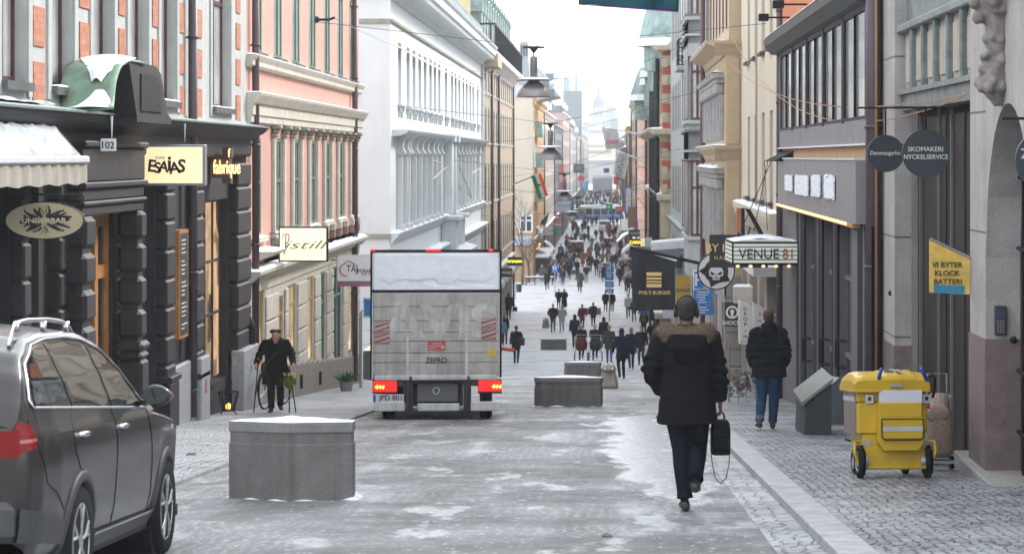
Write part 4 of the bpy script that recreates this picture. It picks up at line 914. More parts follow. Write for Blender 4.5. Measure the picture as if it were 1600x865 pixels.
# ---- near stone building with the arch
sandst = mk('pale_stone', (0.38, 0.35, 0.335), .75, speck=.14, ss_=60, var=.16, vs=2.2, streak=.35, dirt=(.16, .15, .145), bump=.25, bs=30)
rgran = mk('red_granite', (.17, .125, .12), .5, var=.2, vs=5, speck=.3, ss_=70)
XN = 3.75
R = T('stone_building', 'grey stone building with a round arched doorway and a carved console at the right edge', 'building', (XN, 26, G(26)), org=True)
y1n = 32.95
def arc(y): t = (y-22.6)/1.32; return -1.0+1.5*math.sqrt(max(0, 1-t*t))
mb = MB(); jt = [23.92-2.64*i/24 for i in range(25)]
for a, b in zip(jt, jt[1:]): mb.quad((XN, a, arc(a)), (XN, b, arc(b)), (XN, b, 6), (XN, a, 6))
for a, b in zip(jt, jt[1:]): mb.quad((XN, a, arc(a)), (XN+.36, a, arc(a)), (XN+.36, b, arc(b)), (XN, b, arc(b)))
for y in (jt[0], jt[-1]): mb.quad((XN, y, -6), (XN+.36, y, -6), (XN+.36, y, -1.0), (XN, y, -1.0))
mb.quad((XN, jt[0], -6), (XN, 24.95, -6), (XN, 24.95, 6), (XN, jt[0], 6)); mb.quad((XN, 15, -6), (XN, jt[-1], -6), (XN, jt[-1], 6), (XN, 15, 6))
# shop bay, then the far pilaster
mb.quad((XN, 24.95, -6), (XN+.3, 24.95, -6), (XN+.3, 24.95, 6), (XN, 24.95, 6)); mb.quad((XN, 31.5, -8), (XN+.22, 31.5, -8), (XN+.22, 31.5, 6), (XN, 31.5, 6)); mb.quad((XN, 31.5, -8), (XN, y1n, -8), (XN, y1n, 6), (XN, 31.5, 6))
mb.quad((XN, y1n, -8), (XN+9, y1n, -8), (XN+9, y1n, 6), (XN, y1n, 6)); mb.quad((XN, 15, 6), (XN+9, 15, 6), (XN+9, y1n, 6), (XN, y1n, 6)); mb.quad((XN, 15, -3), (XN+9, 15, -3), (XN+9, 15, 6), (XN, 15, 6))
mb.build('wall', sandst, R)
mb = MB()
for z in (-2.05, -.75, .45, 1.6): mb.box(XN-.004, XN+.01, 23.92, 24.95, z-.008, z+.008); mb.box(XN-.004, XN+.01, 31.5, y1n, z-.3, z-.285); mb.box(XN+.01, XN+.35, 23.91, 23.925, z-.01, z+.005); mb.box(XN+.01, XN+.21, 31.49, 31.503, z-.3, z-.285)
mb.build('stone_joints', mk('joint_dark', (.12, .11, .11), .9), R)
for xb_, a, b, z_ in ((.37, 23.9, 24.97, G(24)+1.45), (.23, 31.48, y1n, G(32)+1.35), (.37, 16, 21.3, G(22)+1.45)): MB().box(XN-.012, XN+xb_, a, b, -8, z_).build('granite_base', rgran, R)
MB().box(XN+.34, XN+.42, 21, 24.2, -6, 1).build('door', mk('dark_bronze', (.02, .018, .02), .4, var=.3), R)
mb = MB()
for k in range(9): mb.tube([(XN+.3, 23.5-.27*k, G(23)), (XN+.3, 23.5-.27*k, .4)], .018, 6)
for z in (-2.7, -2.1, -.9, -.2): mb.tube([(XN+.3, 23.8, z), (XN+.3, 21.2, z)], .022, 6)
mb.build('iron_grille', black, R)
# steps
mb = MB(); mb.box(XN-.12, XN+.4, 21.0, 24.9, -6, G(24.9)+.22, ch=.01); mb.box(XN-.02, XN+.4, 24.9, 26.0, -6, G(25.4)+.2, ch=.01); mb.build('step', mk('step_stone', (.27, .25, .245), .6, var=.2, vs=10), R)
# shop bay: lintel, panels, upper windows
lead = mk('lead_lintel', (.17, .20, .20), .5, metal=.2, var=.35, vs=5, streak=.3)
wall(R, 1, XN+.16, 24.96, 31.48, .6, 2.2, [], .1, lead, name='lintel', roof=False, ends=False, thick=.5); 
MB().box(XN+.10, XN+.6, 24.96, 31.48, .60, .86).build('lintel_edge', lead, R)
pnl = mk('panel_stone', (.42, .37, .30), .8, var=.15, vs=4, streak=.3)
MB().box(XN+.14, XN+.5, 24.96, 31.48, .86, 1.60).build('spandrel', pnl, R)
mb = MB()
for k in range(6):
    a = 25.1+1.07*k; mb.mat(0).box(XN+.06, XN+.15, a-.12, a, .8, 1.72, ch=.02); mb.mat(1).box(XN+.115, XN+.139, a+.12, a+.83, .95, 1.50)
mb.mat(0).box(XN+.04, XN+.3, 24.96, 31.48, .80, .86).box(XN+.02, XN+.3, 24.96, 31.48, 1.60, 1.70, ch=.015); mb.build('panel_frames', [lead, pnl], R)
for k in range(6): window(R, 1, XN, 25.05+1.07*k+.53, 1.72, .98, 1.7, mk('bronze_frame', (.10, .10, .10), .5), curtain if k in (4, 5) else glass_bright, depth=.22, cols=1, transom=.8, fw=.06)
dbr = mk('dark_brown_shopfront', (.030, .018, .017), .8, var=.2, vs=2, spec=.1)
MB().box(XN+.3, XN+.36, 24.96, 31.48, -8, .6).build('shopfront', dbr, R)
mb = MB()
for u in (1435, 1464, 1484): y = dw(u, XN+.25); mb.box(XN+.26, XN+.30, y-.03, y+.03, G(y)+.15, .6)
mb.build('shopfront_mullions', mk('dull_brass', (.12, .12, .11), .7), R)
for a, b in ((25.2, 27.1), (27.3, 28.5), (28.8, 30.8)): MB().quad((XN+.29, a, -4.6), (XN+.29, b, -4.6), (XN+.29, b, .5), (XN+.29, a, .5)).build('shop_pane', mk('smoked_glass', (.016, .012, .012), .5, var=.4, vs=1, spec=.12), R)
mk('orange_pipe', (.28, .16, .07), .5)
pipe(R, 1, XN, 32.7, -4, 6, .02, mk('orange_pipe', (.30, .17, .07)), name='thin_pipe', hooks=False)
mb = MB(); mb.tube([(XN-.02, 32.9, .18), (XN-.03, 32.2, .17), (XN-.03, 31.5, .16), (XN+.15, 31.48, .16)], .012, 6); mb.build('cable', black, R)
# intercom, small fittings
mb = MB().box(xu(1553.5, 23.9), xu(1571.5, 23.9), 23.85, 23.91, zv(523, 23.9), zv(477, 23.9), ch=.006); mb.mat(1).box(xu(1557, 23.9), xu(1567, 23.9), 23.845, 23.85, zv(497, 23.9), zv(484, 23.9)); 
for k in range(5):
    for j in range(3): mb.mat(2).box(xu(1557+4*j, 23.9), xu(1559.5+4*j, 23.9), 23.843, 23.85, zv(502.5+4*k, 23.9), zv(500.5+4*k, 23.9))
mb.build('intercom', [mk('dark_steel', (.10, .095, .10), .35, metal=.6), mk('dim_screen', (.05, .07, .12), .2), steel], R)
MB().ball((XN-.0, 31.9, zv(457, 32)), .04, 8, 6).ball((xu(1583, 23.9)-.0, 23.88, zv(530, 23.9)), .035, 8, 6).build('round_fitting', black, R)
# carved console
mb = MB(); cx, cy = XN-.13, 22.9
zz = [1.26, 1.12, 1.0, .86, .72, .58, .44, .30, .18, .08, -.02]; rr_ = [(.20, .22), (.25, .24), (.23, .25), (.16, .18), (.13, .14), (.14, .14), (.10, .12), (.13, .14), (.17, .16), (.14, .14), (.05, .06)]
mb.loft([[(cx+.1+(a*math.cos(2*PI*k/20)), cy+b*math.sin(2*PI*k/20), z+.5) for k in range(20)] for z, (a, b) in zip(zz, rr_)])
r3 = random.Random(9)
for z, a, b in [(1.66, .22, .10), (1.5, .24, .09), (1.35, .2, .08), (.95, .14, .06), (.8, .14, .06), (.68, .17, .08), (1.1, .14, .05)]:
    for k in range(9): t = 2*PI*k/9+r3.random(); mb.ball((cx+.08+a*math.cos(t)*.9, cy+a*math.sin(t), z+r3.uniform(-.04, .04)), b*r3.uniform(.6, 1.0), 8, 6)
me = bake(mb, .018, 2, 'console', disp=lambda p: .01*noise.noise(p*22)); obj('carved_console', me, R, Vector((0, 0, 0))-Vector(R['_org']), [mk('carved_stone', (.22, .195, .175), .8, var=.3, vs=9)])
mb = MB(); mb.loft([[(XN-p, y, z) for p, z in [(-.02, 1.75), (.12, 1.8), (.2, 1.95), (.3, 2.0), (.34, 2.25), (-.02, 2.3)]] for y in (15, 24.6)]); mb.build('cornice', mk('carved_stone', (.22, .195, .175), .8), R)

# ---- cream plaster building
R = T('townhouse', 'cream plaster building with narrow deep set windows behind the canopy sign', 'building', (XR, 57, G(57)), org=True)
crm = mk('cream_render', (.62, .56, .44), .85, var=.06, vs=1.2, streak=.1)
y0, y1 = 50.32, 65.0; yr = [53.2, 55.9, 58.7, 61.6]
wall(R, 1, XR, y0, y1, -1.2, 7.5, [(a-.5, a+.5, z0, z1) for a in yr for z0, z1 in ((-1.0, 1.02), (2.42, 4.6))], .3, crm, thick=9)
for a in yr:
    for z0, z1 in ((-1.0, 1.02), (2.42, 4.6)):
        window(R, 1, XR, a, z0, 1.0, z1-z0, maroon, glass, depth=.27, cols=2, fw=.07)
        MB().box(XR-.12, XR+.2, a-.56, a+.56, z0-.09, z0, ch=.02).build('window_sill', maroon_pipe, R)
band(R, 1, XR, y0, y1, [(.05, -1.75), (.12, -1.6), (.2, -1.45), (.24, -1.3), (.24, -1.2)], crm); ledge_snow(R, 1, XR, y0, y1, .24, -1.195, .08)
gops = [(51.0, 54.6, -5.0, -2.6), (55.6, 57.2, -5.6, -2.4), (58.2, 61.4, -5.4, -2.6), (62.4, 64.4, -5.8, -2.5)]
wall(R, 1, XR, y0, y1, -8, -1.75, gops, .3, mk('greyish_render', (.30, .28, .26), .8, var=.1, streak=.25), name='ground_floor_wall', roof=False, thick=9)
for (a, b, z0, z1), pm in zip(gops, (glass, warm, warm, warm2)): shopwin(R, 1, XR, a, b, z0, z1, [maroon, oak, maroon, oak][int(a) % 4], pm, 2, (.75,), depth=.24)
pipe(R, 1, XR, 56.8, -1.2, 7, .025, mk('thin_cable_pipe', (.4, .37, .33), .6), name='conduit', hooks=False)
MB().box(XR-.5, XR, 51.5, 55.5, -2.55, -2.35).build('canopy', white, R)
# ---- beige classical building, forward of it
R = T('townhouse', 'beige classical building with carved white window consoles standing forward of the cream one', 'building', (3.2, 71, G(71)), org=True)
bge = mk('beige_stone', (.50, .39, .26), .85, var=.08, vs=1.2, streak=.15); grs = mk('grey_carving', (.36, .35, .35), .8, var=.2, vs=5, streak=.3)
XB = 3.2; y0, y1 = 65.05, 77.9; yb = [66.6+2.0*k for k in range(6)]
wall(R, 1, XB, y0, y1, .3, 3.1, [(a-.5, a+.5, .45, 2.0) for a in yb], .09, bge, thick=9)
wall(R, 1, XB+.1, y0+.2, y1, 3.1, 8.5, [(a-.5, a+.5, 3.5, 6.4) for a in yb], .09, bge, name='upper_wall', thick=9)
wall(R, 1, XB, y0, y1, -3.2, .3, [(a-.5, a+.5, -2.6, -.7) for a in yb], .09, bge, name='first_floor_wall', roof=False, thick=9)
wall(R, 1, XB, y0, y1, -9, -3.2, [(a-.6, a+.6, -6.6, -4.0) for a in yb[::2]], .25, mk('banded_grey', (.30, .275, .26), .8, var=.1, streak=.2), name='ground_floor_wall', roof=False, thick=9)
for a in yb:
    for X_, z0, h in ((XB, .45, 1.55), (XB+.1, 3.5, 2.9), (XB, -2.6, 1.9)): window(R, 1, X_, a, z0, 1.0, h, maroon, curtain, depth=.0, cols=2, fw=.09)
mb = MB()
for a in yb:
    for q in (-.62, .62):
        for z0, z1 in ((-2.6, -.6), (.45, 2.0)): mb.box(XB-.14, XB, a+q-.10, a+q+.10, z0, z1-.3, ch=.015); mb.box(XB-.26, XB, a+q-.14, a+q+.14, z1-.3, z1, ch=.05)
    for z in (-.6, 2.0): mb.box(XB-.24, XB, a-.8, a+.8, z, z+.14, ch=.02)
for z, zt_ in ((-.46, -.3), (2.14, 2.3)):
    for a in yb: mb.loft([[(XB, a-.85, z), (XB-.3, a-.85, z), (XB-.34, a-.85, z+.12), (XB, a-.85, z+.16)], [(XB, a+.85, z), (XB-.3, a+.85, z), (XB-.34, a+.85, z+.12), (XB, a+.85, z+.16)]])
mb.build('window_consoles', grs, R)
mb = MB()
for z in (-.31, 2.3):
    for a in yb: snow_patch(mb, XB-.34, XB, a-.82, a+.82, z, .1, .15, a)
mb.build('snow', snow, R)
for (z, p) in ((.30, .32), (3.12, .5)):
    band(R, 1, XB, y0, y1, [(.05, z-.4), (.12, z-.25), (p, z-.08), (p+.03, z)], bge); ledge_snow(R, 1, XB, y0, y1, p+.03, z+.004, .05)
    mb = MB(); mb.loft([[(x, y0-q, zz) for q, zz in [(0, z-.4), (.06, z-.3), (.12, z-.2), (.22, z-.08), (.24, z), (0, z)]] for x in (XB-.3, XR+.4)]); mb.build('cornice_return', bge, R)
mb = MB(); 
for z0, z1 in ((-2.9, -.25), (.35, 2.65)): mb.box(XB+.07, XB+.37, y0-.03, y0, z0, z1); 
mb.build('side_panel', mk('beige_panel', (.46, .355, .235), .85, var=.08), R)
mb = MB()
for k in range(9): mb.box(XB-.03, XR+.1, y0-.05, y0-.001, -3.35-.46*(k+1)+.035, -3.35-.46*k); mb.box(XB-.04, XB+.01, y0-.05, y1, -3.35-.46*(k+1)+.035, -3.35-.46*k) if k < 1 else None
mb.build('rustication', mk('banded_grey', (.30, .275, .26)), R)
pipe(R, 1, XB, 77.7, -6.6, 8.5, .08, mk('red_brown_pipe', (.10, .045, .04), .5), hooks=True)
# ---- white-grey building with bays
R = T('townhouse', 'pale grey building with stacked bay windows and a small black iron balcony', 'building', (XB, 99, G(99)), org=True)
pg = mk('pale_grey_render', (.47, .475, .48), .8, var=.08, vs=1.2, streak=.18); y0, y1 = 78.0, 121.0
yw5 = [90.5+2.5*k for k in range(12)]
rows5 = [(4.6, 7.2), (1.2, 3.4), (-2.5, -.4), (-5.3, -3.7)]
wall(R, 1, XB, y0, y1, -5.9, 8.8, [(a-.5, a+.5, p, q) for a in yw5 for p, q in rows5], .08, pg, thick=9)
for a in yw5:
    for p, q in rows5: window(R, 1, XB, a, p, 1.0, q-p, maroon, curtain, depth=.0, cols=2, fw=.08)
wall(R, 1, XB, y0, y1, -13, -5.9, [(a-.8, a+.8, -9.4, -6.6) for a in yw5[::2]+[80, 84.5]], .25, pg, name='ground_floor_wall', roof=False, thick=9)
for a in yw5[::2]+[80, 84.5]: window(R, 1, XB, a, -9.4, 1.6, 2.8, shop_fr, warm2 if int(a) % 2 else glass, depth=.2, cols=2, name='shop_window')
for (ya, yb_, xp) in ((79.0, 84.0, .52), (84.0+4.0, 89.6, .35)):
    for z0, z1, zc in ((-2.6, -.1, .4), (1.2, 3.7, 4.0), (4.6, 7.2, 7.6)):
        mb = MB(); xo = XB-xp
        mb.prism([(XB, ya), (xo, ya+.25), (xo, yb_-.25), (XB, yb_)], 'z', z0-1.3, z0-.02); mb.prism([(XB, ya), (xo, ya+.25), (xo, yb_-.25), (XB, yb_)], 'z', z1+.02, z1+.9)
        mb.prism([(XB, ya+.15), (xo+.15, ya+.38), (xo+.15, yb_-.38), (XB, yb_-.15)], 'z', z0-.02, z1+.02)
        mb.prism([(XB, ya-.12), (xo-.1, ya+.15), (xo-.1, yb_-.15), (XB, yb_+.12)], 'z', z0-.12, z0-.0); mb.prism([(XB, ya-.12), (xo-.1, ya+.15), (xo-.1, yb_-.15), (XB, yb_+.12)], 'z', z1+.25, z1+.33)
        mb.build('bay', pg, R)
        for q in (.10, .42, .74):
            x0_, y0_, x1_, y1_ = XB, ya, xo, ya+.25
        f = MB(); t0, t1 = .1, .9
        for (px_, py_, qx, qy) in (((XB-.02), ya+.1, xo+.12, ya+.32),):
            v = Vector((qx-px_, qy-py_)); nrm = Vector((-v.y, v.x)).normalized(); nrm = -nrm if nrm.y > 0 else nrm
            def P2(t, z, o_=0): return (px_+v.x*t+nrm.x*o_, py_+v.y*t+nrm.y*o_, z)
            pn = MB().quad(P2(0, z0, .02), P2(1, z0, .02), P2(1, z1, .02), P2(0, z1, .02))
            for t in (0, .5, 1): f.loft([[P2(max(0, t-.07), z0, .03), P2(min(1, t+.07), z0, .03), P2(min(1, t+.07), z0, .07), P2(max(0, t-.07), z0, .07)], [P2(max(0, t-.07), z1, .03), P2(min(1, t+.07), z1, .03), P2(min(1, t+.07), z1, .07), P2(max(0, t-.07), z1, .07)]])
            for zz_ in (z0, z0+(z1-z0)*.62, z1-.08): f.loft([[P2(0, zz_, .03), P2(0, zz_, .07), P2(0, zz_+.08, .07), P2(0, zz_+.08, .03)], [P2(1, zz_, .03), P2(1, zz_, .07), P2(1, zz_+.08, .07), P2(1, zz_+.08, .03)]])
        w_ = f.build('bay_window', maroon, R); pn.build('pane', curtain, w_)
        mb = MB(); mb.prism([(XB, ya-.14), (xo-.12, ya+.14), (xo-.12, yb_-.14), (XB, yb_+.14)], 'z', z1+.9, z1+.98); mb.build('bay_flashing', zinc, R)
        for c in (ya+1.3, ya+3.2): 
            mb = MB(); mb.box(xo-.012, xo+.02, c-.55, c+.55, z0, z1); mb.build('bay_window', maroon, R)
            mb = MB(); mb.box(xo-.02, xo-.013, c-.46, c-.03, z0+.08, z1-.08).box(xo-.02, xo-.013, c+.03, c+.46, z0+.08, z1-.08); mb.build('pane', curtain, R)
band(R, 1, XB, y0, y1, [(.05, -3.2), (.15, -3.0), (.25, -2.9)], pg); band(R, 1, XB, y0, y1, [(.1, 8.2), (.3, 8.6), (.5, 8.8)], pg)
mb = MB(); xo = 2.55; ya, yb_ = 85.3, 87.8
for k in range(13): mb.tube([(xo, ya+(yb_-ya)*k/12, 3.25), (xo, ya+(yb_-ya)*k/12, 4.15)], .02, 5)
for k in range(7): mb.tube([(xo+.65*k/6, ya, 3.25), (xo+.65*k/6, ya, 4.15)], .02, 5)
for z in (3.25, 3.55, 3.85, 4.15): mb.box(xo-.02, xo+.02, ya, yb_, z-.02, z+.02).box(xo, XB, ya-.02, ya+.02, z-.02, z+.02)
r4 = random.Random(4)
for k in range(16): x = xo+.65*r4.random(); z = r4.uniform(3.35, 4.05); mb.tube([(x+.09*math.cos(a_), ya-.02, z+.09*math.sin(a_)) for a_ in [k2*.9 for k2 in range(7)]], .013, 5)
mb.build('balcony_railing', black, R); MB().box(xo-.08, XB, ya-.1, yb_+.1, 3.05, 3.22, ch=.03).box(xo+.15, XB, ya+.1, yb_-.1, 2.8, 3.05, ch=.08).build('balcony_slab', pg, R)
# ---- brick and stone building with copper turrets
R = T('corner_building', 'red brick building banded with cream stone under green copper turrets', 'building', (2.8, 140, G(140)), org=True)
rb = mk('red_brick_banded', (.50, .13, .07), .8, var=.15, vs=3, brick=((.42, .10, .055), (.50, .42, .30), 1.0, 3.0, .95, .26))
XC = 2.8; y0, y1 = 121.2, 160; cr2 = mk('cream_dressing', (.55, .47, .34), .8, var=.12, streak=.2)
yw6 = [124.5+3.3*k for k in range(11)]; rows6 = [(2.2, 4.2), (-1.2, .9), (-4.6, -2.4), (-7.2, -5.6)]
wall(R, 1, XC, y0, y1, -7.8, 5.6, [(a-.6, a+.6, p, q) for a in yw6 for p, q in rows6], .12, rb, thick=9)
for a in yw6:
    for p, q in rows6: window(R, 1, XC, a, p, 1.2, q-p, maroon, glass, depth=.08, cols=2, fw=.09)
wall(R, 1, XC, y0, y1, -13, -7.8, [(a-1.1, a+1.1, -11, -8.6) for a in yw6[::2]], .3, cr2, name='ground_floor_wall', roof=False, thick=9)
for a in yw6[::2]: window(R, 1, XC, a, -11, 2.2, 2.4, shop_fr, warm, depth=.25, name='shop_window')
for z, p in ((-7.8, .4), (-1.9, .25), (1.4, .7), (5.6, .5)): band(R, 1, XC, y0, y1, [(.05, z-.6), (.15, z-.4), (p, z-.1), (p+.03, z)], cr2, name='string_course'); ledge_snow(R, 1, XC, y0, y1, p+.03, z+.004, .1)
mb = MB()
for z, p in ((-7.8, .4), (-1.9, .3), (1.4, .5), (5.6, .4)): mb.box(XC-p, XC+.8, y0-p, y0, z-.3, z, ch=.05)
for z in [-7.2+.9*k for k in range(14)]: mb.box(XC-.03, XC+.25, y0-.05, y0+.2, z, z+.42)
mb.box(XC-.1, XC+.5, y0-.12, y0, -4.6, -2.2); mb.box(XC-.1, XC+.5, y0-.12, y0, -6.9, -5.2); mb.build('corner_dressing', cr2, R)
mb = MB()
for a in yw6:
    for k in range(4): mb.box(XC-.06, XC, a-.95, a-.62, rows6[k][0], rows6[k][1]+.3); mb.box(XC-.06, XC, a+.62, a+.95, rows6[k][0], rows6[k][1]+.3)
mb.build('window_dressing', cr2, R)
for c, r, zb, zt2 in ((124.5, 1.7, 5.6, 10.6), (133, 1.3, 4.8, 8.2), (142, 1.3, 4.6, 7.6), (151, 1.2, 4.4, 7.2), (158.5, 1.8, 3.6, 7.8)):
    mb = MB(); x = XC+.5; mb.lathe([(r*.8, zb-1.2), (r*.82, zb), (r*1.05, zb+.05), (r*.95, zb+.6), (r*.72, zb+(zt2-zb)*.45), (r*.35, zb+(zt2-zb)*.75), (.06, zt2)], (x, c, 0), 8); mb.build('turret', mk('pale_copper', (.26, .36, .33), .6, var=.4, vs=1.5, streak=.5, dirt=(.5, .55, .56)), R)
    mb = MB(); mb.lathe([(r*1.07, zb+.06), (r*1.0, zb+.45), (r*.4, zb+.7)], (x, c, 0), 8); mb.build('snow', snow, R)
mb = MB(); mb.loft([[(XC+.3, y0, 5.65), (XC+2.4, y0, 9.4), (XC+8, y0, 9.4), (XC+8, y0, 5.65)], [(XC+.3, y1, 5.65), (XC+2.4, y1, 9.4), (XC+8, y1, 9.4), (XC+8, y1, 5.65)]]); mb.build('roof', mk('snowy_copper', (.42, .50, .48), .6, var=.4, vs=2, streak=.6, dirt=(.65, .68, .7)), R)
for a in (123.0, 127.8, 134.4, 141): pipe(R, 1, XC, a, -12, 5, .11, black, hooks=False, off=.2)
for args in [
 ('salmon pink building with white quoins beside the white banners', 2.72, 160.4, 215, 5.4, (.55, .29, .21), 4, (.5, .48, .44), ('mansard', 1.2, (.45, .25, .2)), 0),
 ('cream gabled house with dark drainpipe beyond the pink building', 2.75, 215.4, 262, 5.5, (.55, .50, .40), 4, (.15, .12, .1), ('gable', 3.0, (.55, .55, .57)), 0),
 ('narrow ochre house with dark windows on the right', 2.6, 262.5, 300, 3.3, (.52, .36, .16), 4, (.08, .07, .07), ('mansard', 1.4, (.12, .12, .13)), 2),
 ('dark grey block hung with signs further down on the right', 2.5, 300.5, 360, 1.2, (.20, .19, .21), 3, (.1, .1, .1), ('mansard', 1.6, (.2, .2, .22)), 0),
 ('beige block with many signs beside the bus on the right', 2.65, 360.5, 440, 2.5, (.45, .40, .33), 4, (.2, .2, .2), ('mansard', 2, (.3, .3, .32)), 4),
 ('long hazy block beside the distant crowd on the right', 3.0, 480, 640, 3.0, (.42, .38, .35), 4, (.2, .2, .2), ('mansard', 2, (.3, .3, .32)), 0),
 ('farthest hazy block before the white tent on the right', 3.6, 645, 900, 5.0, (.40, .38, .38), 4, (.2, .2, .2), ('mansard', 3, (.3, .3, .32)), 0)]:
    lab, X_, a, b, z1, c_, nr, wc, rf, dm = args; g0 = G(b)+5
    rows = [(g0 + (z1-1.2-g0)*k/nr + .5, g0 + (z1-1.2-g0)*(k+1)/nr - .5) for k in range(nr)]
    house('townhouse', lab, 1, X_, a, b, z1, c_, rows, wc, (.3, .25, .22), rf, spacing=max(3.4, (b-a)/22), ww=1.4, thick=10, dormers=dm, pipes=(0, 1))

# ============================================================ FAR SKYLINE
def bx(R, n, m, u0, v0, u1, v1, d, dep=20): return MB().box(xu(u0, d), xu(u1, d), d, d+dep, zv(v1, d), zv(v0, d)).build(n, m, R)
def far_building(name, label, u0, v0, u1, v1, d, col, cat='building', nw=0, rw=0, roof=None, dep=25):
    R = T(name, label, cat, (xu((u0+u1)/2, d), d, G(d)), org=True); m = mk('far_%d_%d_%d' % tuple(int(c*100) for c in col), col, .85, var=.08, vs=.05)
    MB().box(xu(u0, d), xu(u1, d), d, d+dep, G(d)-1, zv(v0, d)).build('wall', m, R)
    if nw:
        mb = MB(); wd = mk('far_window', (.10, .11, .12), .3)
        for i in range(nw):
            for j in range(rw):
                u = u0+(u1-u0)*(i+.5)/nw; v = v0+(v1-v0)*(j+.5)/rw; a = (u1-u0)/nw*.22; b = (v1-v0)/rw*.28
                mb.box(xu(u-a, d), xu(u+a, d), d-.12, d+.05, zv(v+b, d), zv(v-b, d))
        mb.build('windows', wd, R)['kind'] = 'stuff' if nw*rw > 100 else 'part'
    if roof: MB().box(xu(u0-.7, d), xu(u1+.7, d), d-1, d+dep, zv(v0, d), zv(v0-roof, d)).build('roof_snow', snow, R)
    return R
far_building('gabled_block', 'pale building with dark horizontal bands behind the first hanging lamp', 843, 112, 873.5, 160, 420, (.50, .52, .52), nw=1, rw=3, dep=40)
far_building('office_tower', 'grey office tower with grid facade left of the spire', 874, 142, 909, 260, 620, (.27, .29, .31), nw=9, rw=24)
R = T('rooftop_turret', 'grey stone roof turret with slit windows behind the railed roof', 'turret', (xu(818, 230), 230, 0), org=True); d = 230
MB().box(xu(812, d), xu(825, d), d, d+3, zv(96, d), zv(68, d)).box(xu(813, d), xu(824, d), d, d+2.5, zv(68, d), zv(65, d)).loft([[(xu(809, d), d-.2, -1), (xu(835, d), d-.2, -1), (xu(835, d), d+9, -1), (xu(809, d), d+9, -1)], [(xu(811, d), d-.1, zv(95, d)), (xu(826, d), d-.1, zv(95, d)), (xu(826, d), d+4, zv(95, d)), (xu(811, d), d+4, zv(95, d))]]).build('tower', mk('turret_grey', (.30, .33, .35), .7), R)
mb = MB()
for u in (815, 819, 823): mb.box(xu(u-.8, d), xu(u+.8, d), d-.05, d, zv(88, d), zv(72, d))
mb.build('slit', black, R)
R = T('mansard_house', 'snow covered slate mansard block with dormers above the first hanging lamp', 'building', (xu(830, 240), 240, 0), org=True); d = 236
MB().loft([[(xu(800, d), d, zv(165, d)), (xu(874, d), d, zv(150, d)), (xu(845, d), d, zv(108, d)), (xu(800, d), d, zv(97, d))], [(xu(800, d), d+12, zv(165, d)), (xu(874, d), d+12, zv(150, d)), (xu(845, d), d+12, zv(108, d)), (xu(800, d), d+12, zv(97, d))]]).build('roof', mk('snowy_slate', (.45, .48, .52), .6, var=.5, vs=.9, streak=.6, dirt=(.7, .73, .77)), R)
for u, v in ((815, 117), (853, 132), (862, 146)): MB().box(xu(u-5, d), xu(u+5, d), d-.7, d+2, zv(v+7, d), zv(v-6, d)).build('dormer', mk('slate_blue', (.16, .19, .22), .5), R)
cz = mk('church_stone', (.40, .39, .37), .8, var=.05); cg = mk('church_copper', (.14, .27, .24), .6); tcop = mk('pale_copper', (.26, .36, .33), .6, var=.4, vs=1.5, streak=.5, dirt=(.5, .55, .56))
d = 1150; R = T('church_spire', 'slender pale green church spire rising behind the office tower', 'spire', (xu(900.5, d), d, G(d)), org=True)
MB().loft([[(xu(900.5, d)+a*math.cos(k*PI/4+.4), d+a*math.sin(k*PI/4+.4), z) for k in range(8)] for a, z in ((1.0, zv(142, d)), (.75, zv(130, d)), (.1, zv(91, d)))]).build('spire', cg, R); MB().box(xu(897, d), xu(904, d), d-1, d+1, G(d), zv(142, d)).build('tower', cz, R)
d = 1000; R = T('lantern_tower', 'round copper lantern tower with columns behind the office tower', 'tower', (xu(885, d), d, G(d)), org=True); c = (xu(885, d), d, 0)
MB().lathe([(1.6, G(d)), (1.6, zv(128, d)), (1.9, zv(127.5, d)), (1.6, zv(124, d)), (.5, zv(121.5, d)), (.1, zv(118, d))], c, 12).build('dome', cg, R)
mb = MB()
for k in range(8): mb.tube([(c[0]+1.5*math.cos(k*PI/4), c[1]+1.5*math.sin(k*PI/4), zv(142, d)), (c[0]+1.5*math.cos(k*PI/4), c[1]+1.5*math.sin(k*PI/4), zv(128, d))], .25, 6)
mb.build('columns', cz, R)
d = 1450; R = T('domed_church', 'pale domed church with a slim lantern in the haze at the street end', 'church', (xu(935, d), d, G(d)), org=True); cx = xu(935, d)
k_ = d/F
MB().box(xu(921, d), xu(949, d), d, d+20, G(d), zv(168, d)).box(xu(923.5, d), xu(946, d), d-3, d+3, G(d), zv(185, d)).build('nave', cz, R)
MB().lathe([(9.5*k_, zv(170, d)), (9.5*k_, zv(161, d)), (10*k_, zv(160, d)), (9.2*k_, zv(156, d)), (6.5*k_, zv(152, d)), (3.2*k_, zv(149, d)), (2.6*k_, zv(148, d)), (2.6*k_, zv(140, d)), (3*k_, zv(139.5, d)), (1.4*k_, zv(136, d)), (1.2*k_, zv(131, d)), (.2*k_, zv(125, d))], (cx, d+8, 0), 16).build('dome', mk('church_slate', (.16, .18, .21), .6), R)
mb = MB()
for u in (925, 929.5, 934.5, 939.5, 944): mb.box(xu(u-1, d), xu(u+1, d), d-3.3, d-2.9, zv(182, d), zv(172, d)) if 929 < u < 940 else mb.box(xu(u-.9, d), xu(u+.9, d), d-3.3, d-2.9, zv(204, d), zv(192, d))
mb.build('windows', mk('far_window', (.10, .11, .12)), R)
far_building('hill_block', 'pale hillside block right of the domed church in the haze', 947, 167, 962, 215, 1380, (.40, .43, .46), nw=5, rw=8, roof=1)
far_building('hill_block', 'dark glass block in the haze above the white banners', 955, 185, 966, 215, 1250, (.22, .28, .29), nw=4, rw=6)
far_building('hill_block', 'low snowy hillside houses left of the domed church', 908, 190, 924, 225, 1320, (.50, .50, .50), nw=4, rw=4, roof=5)
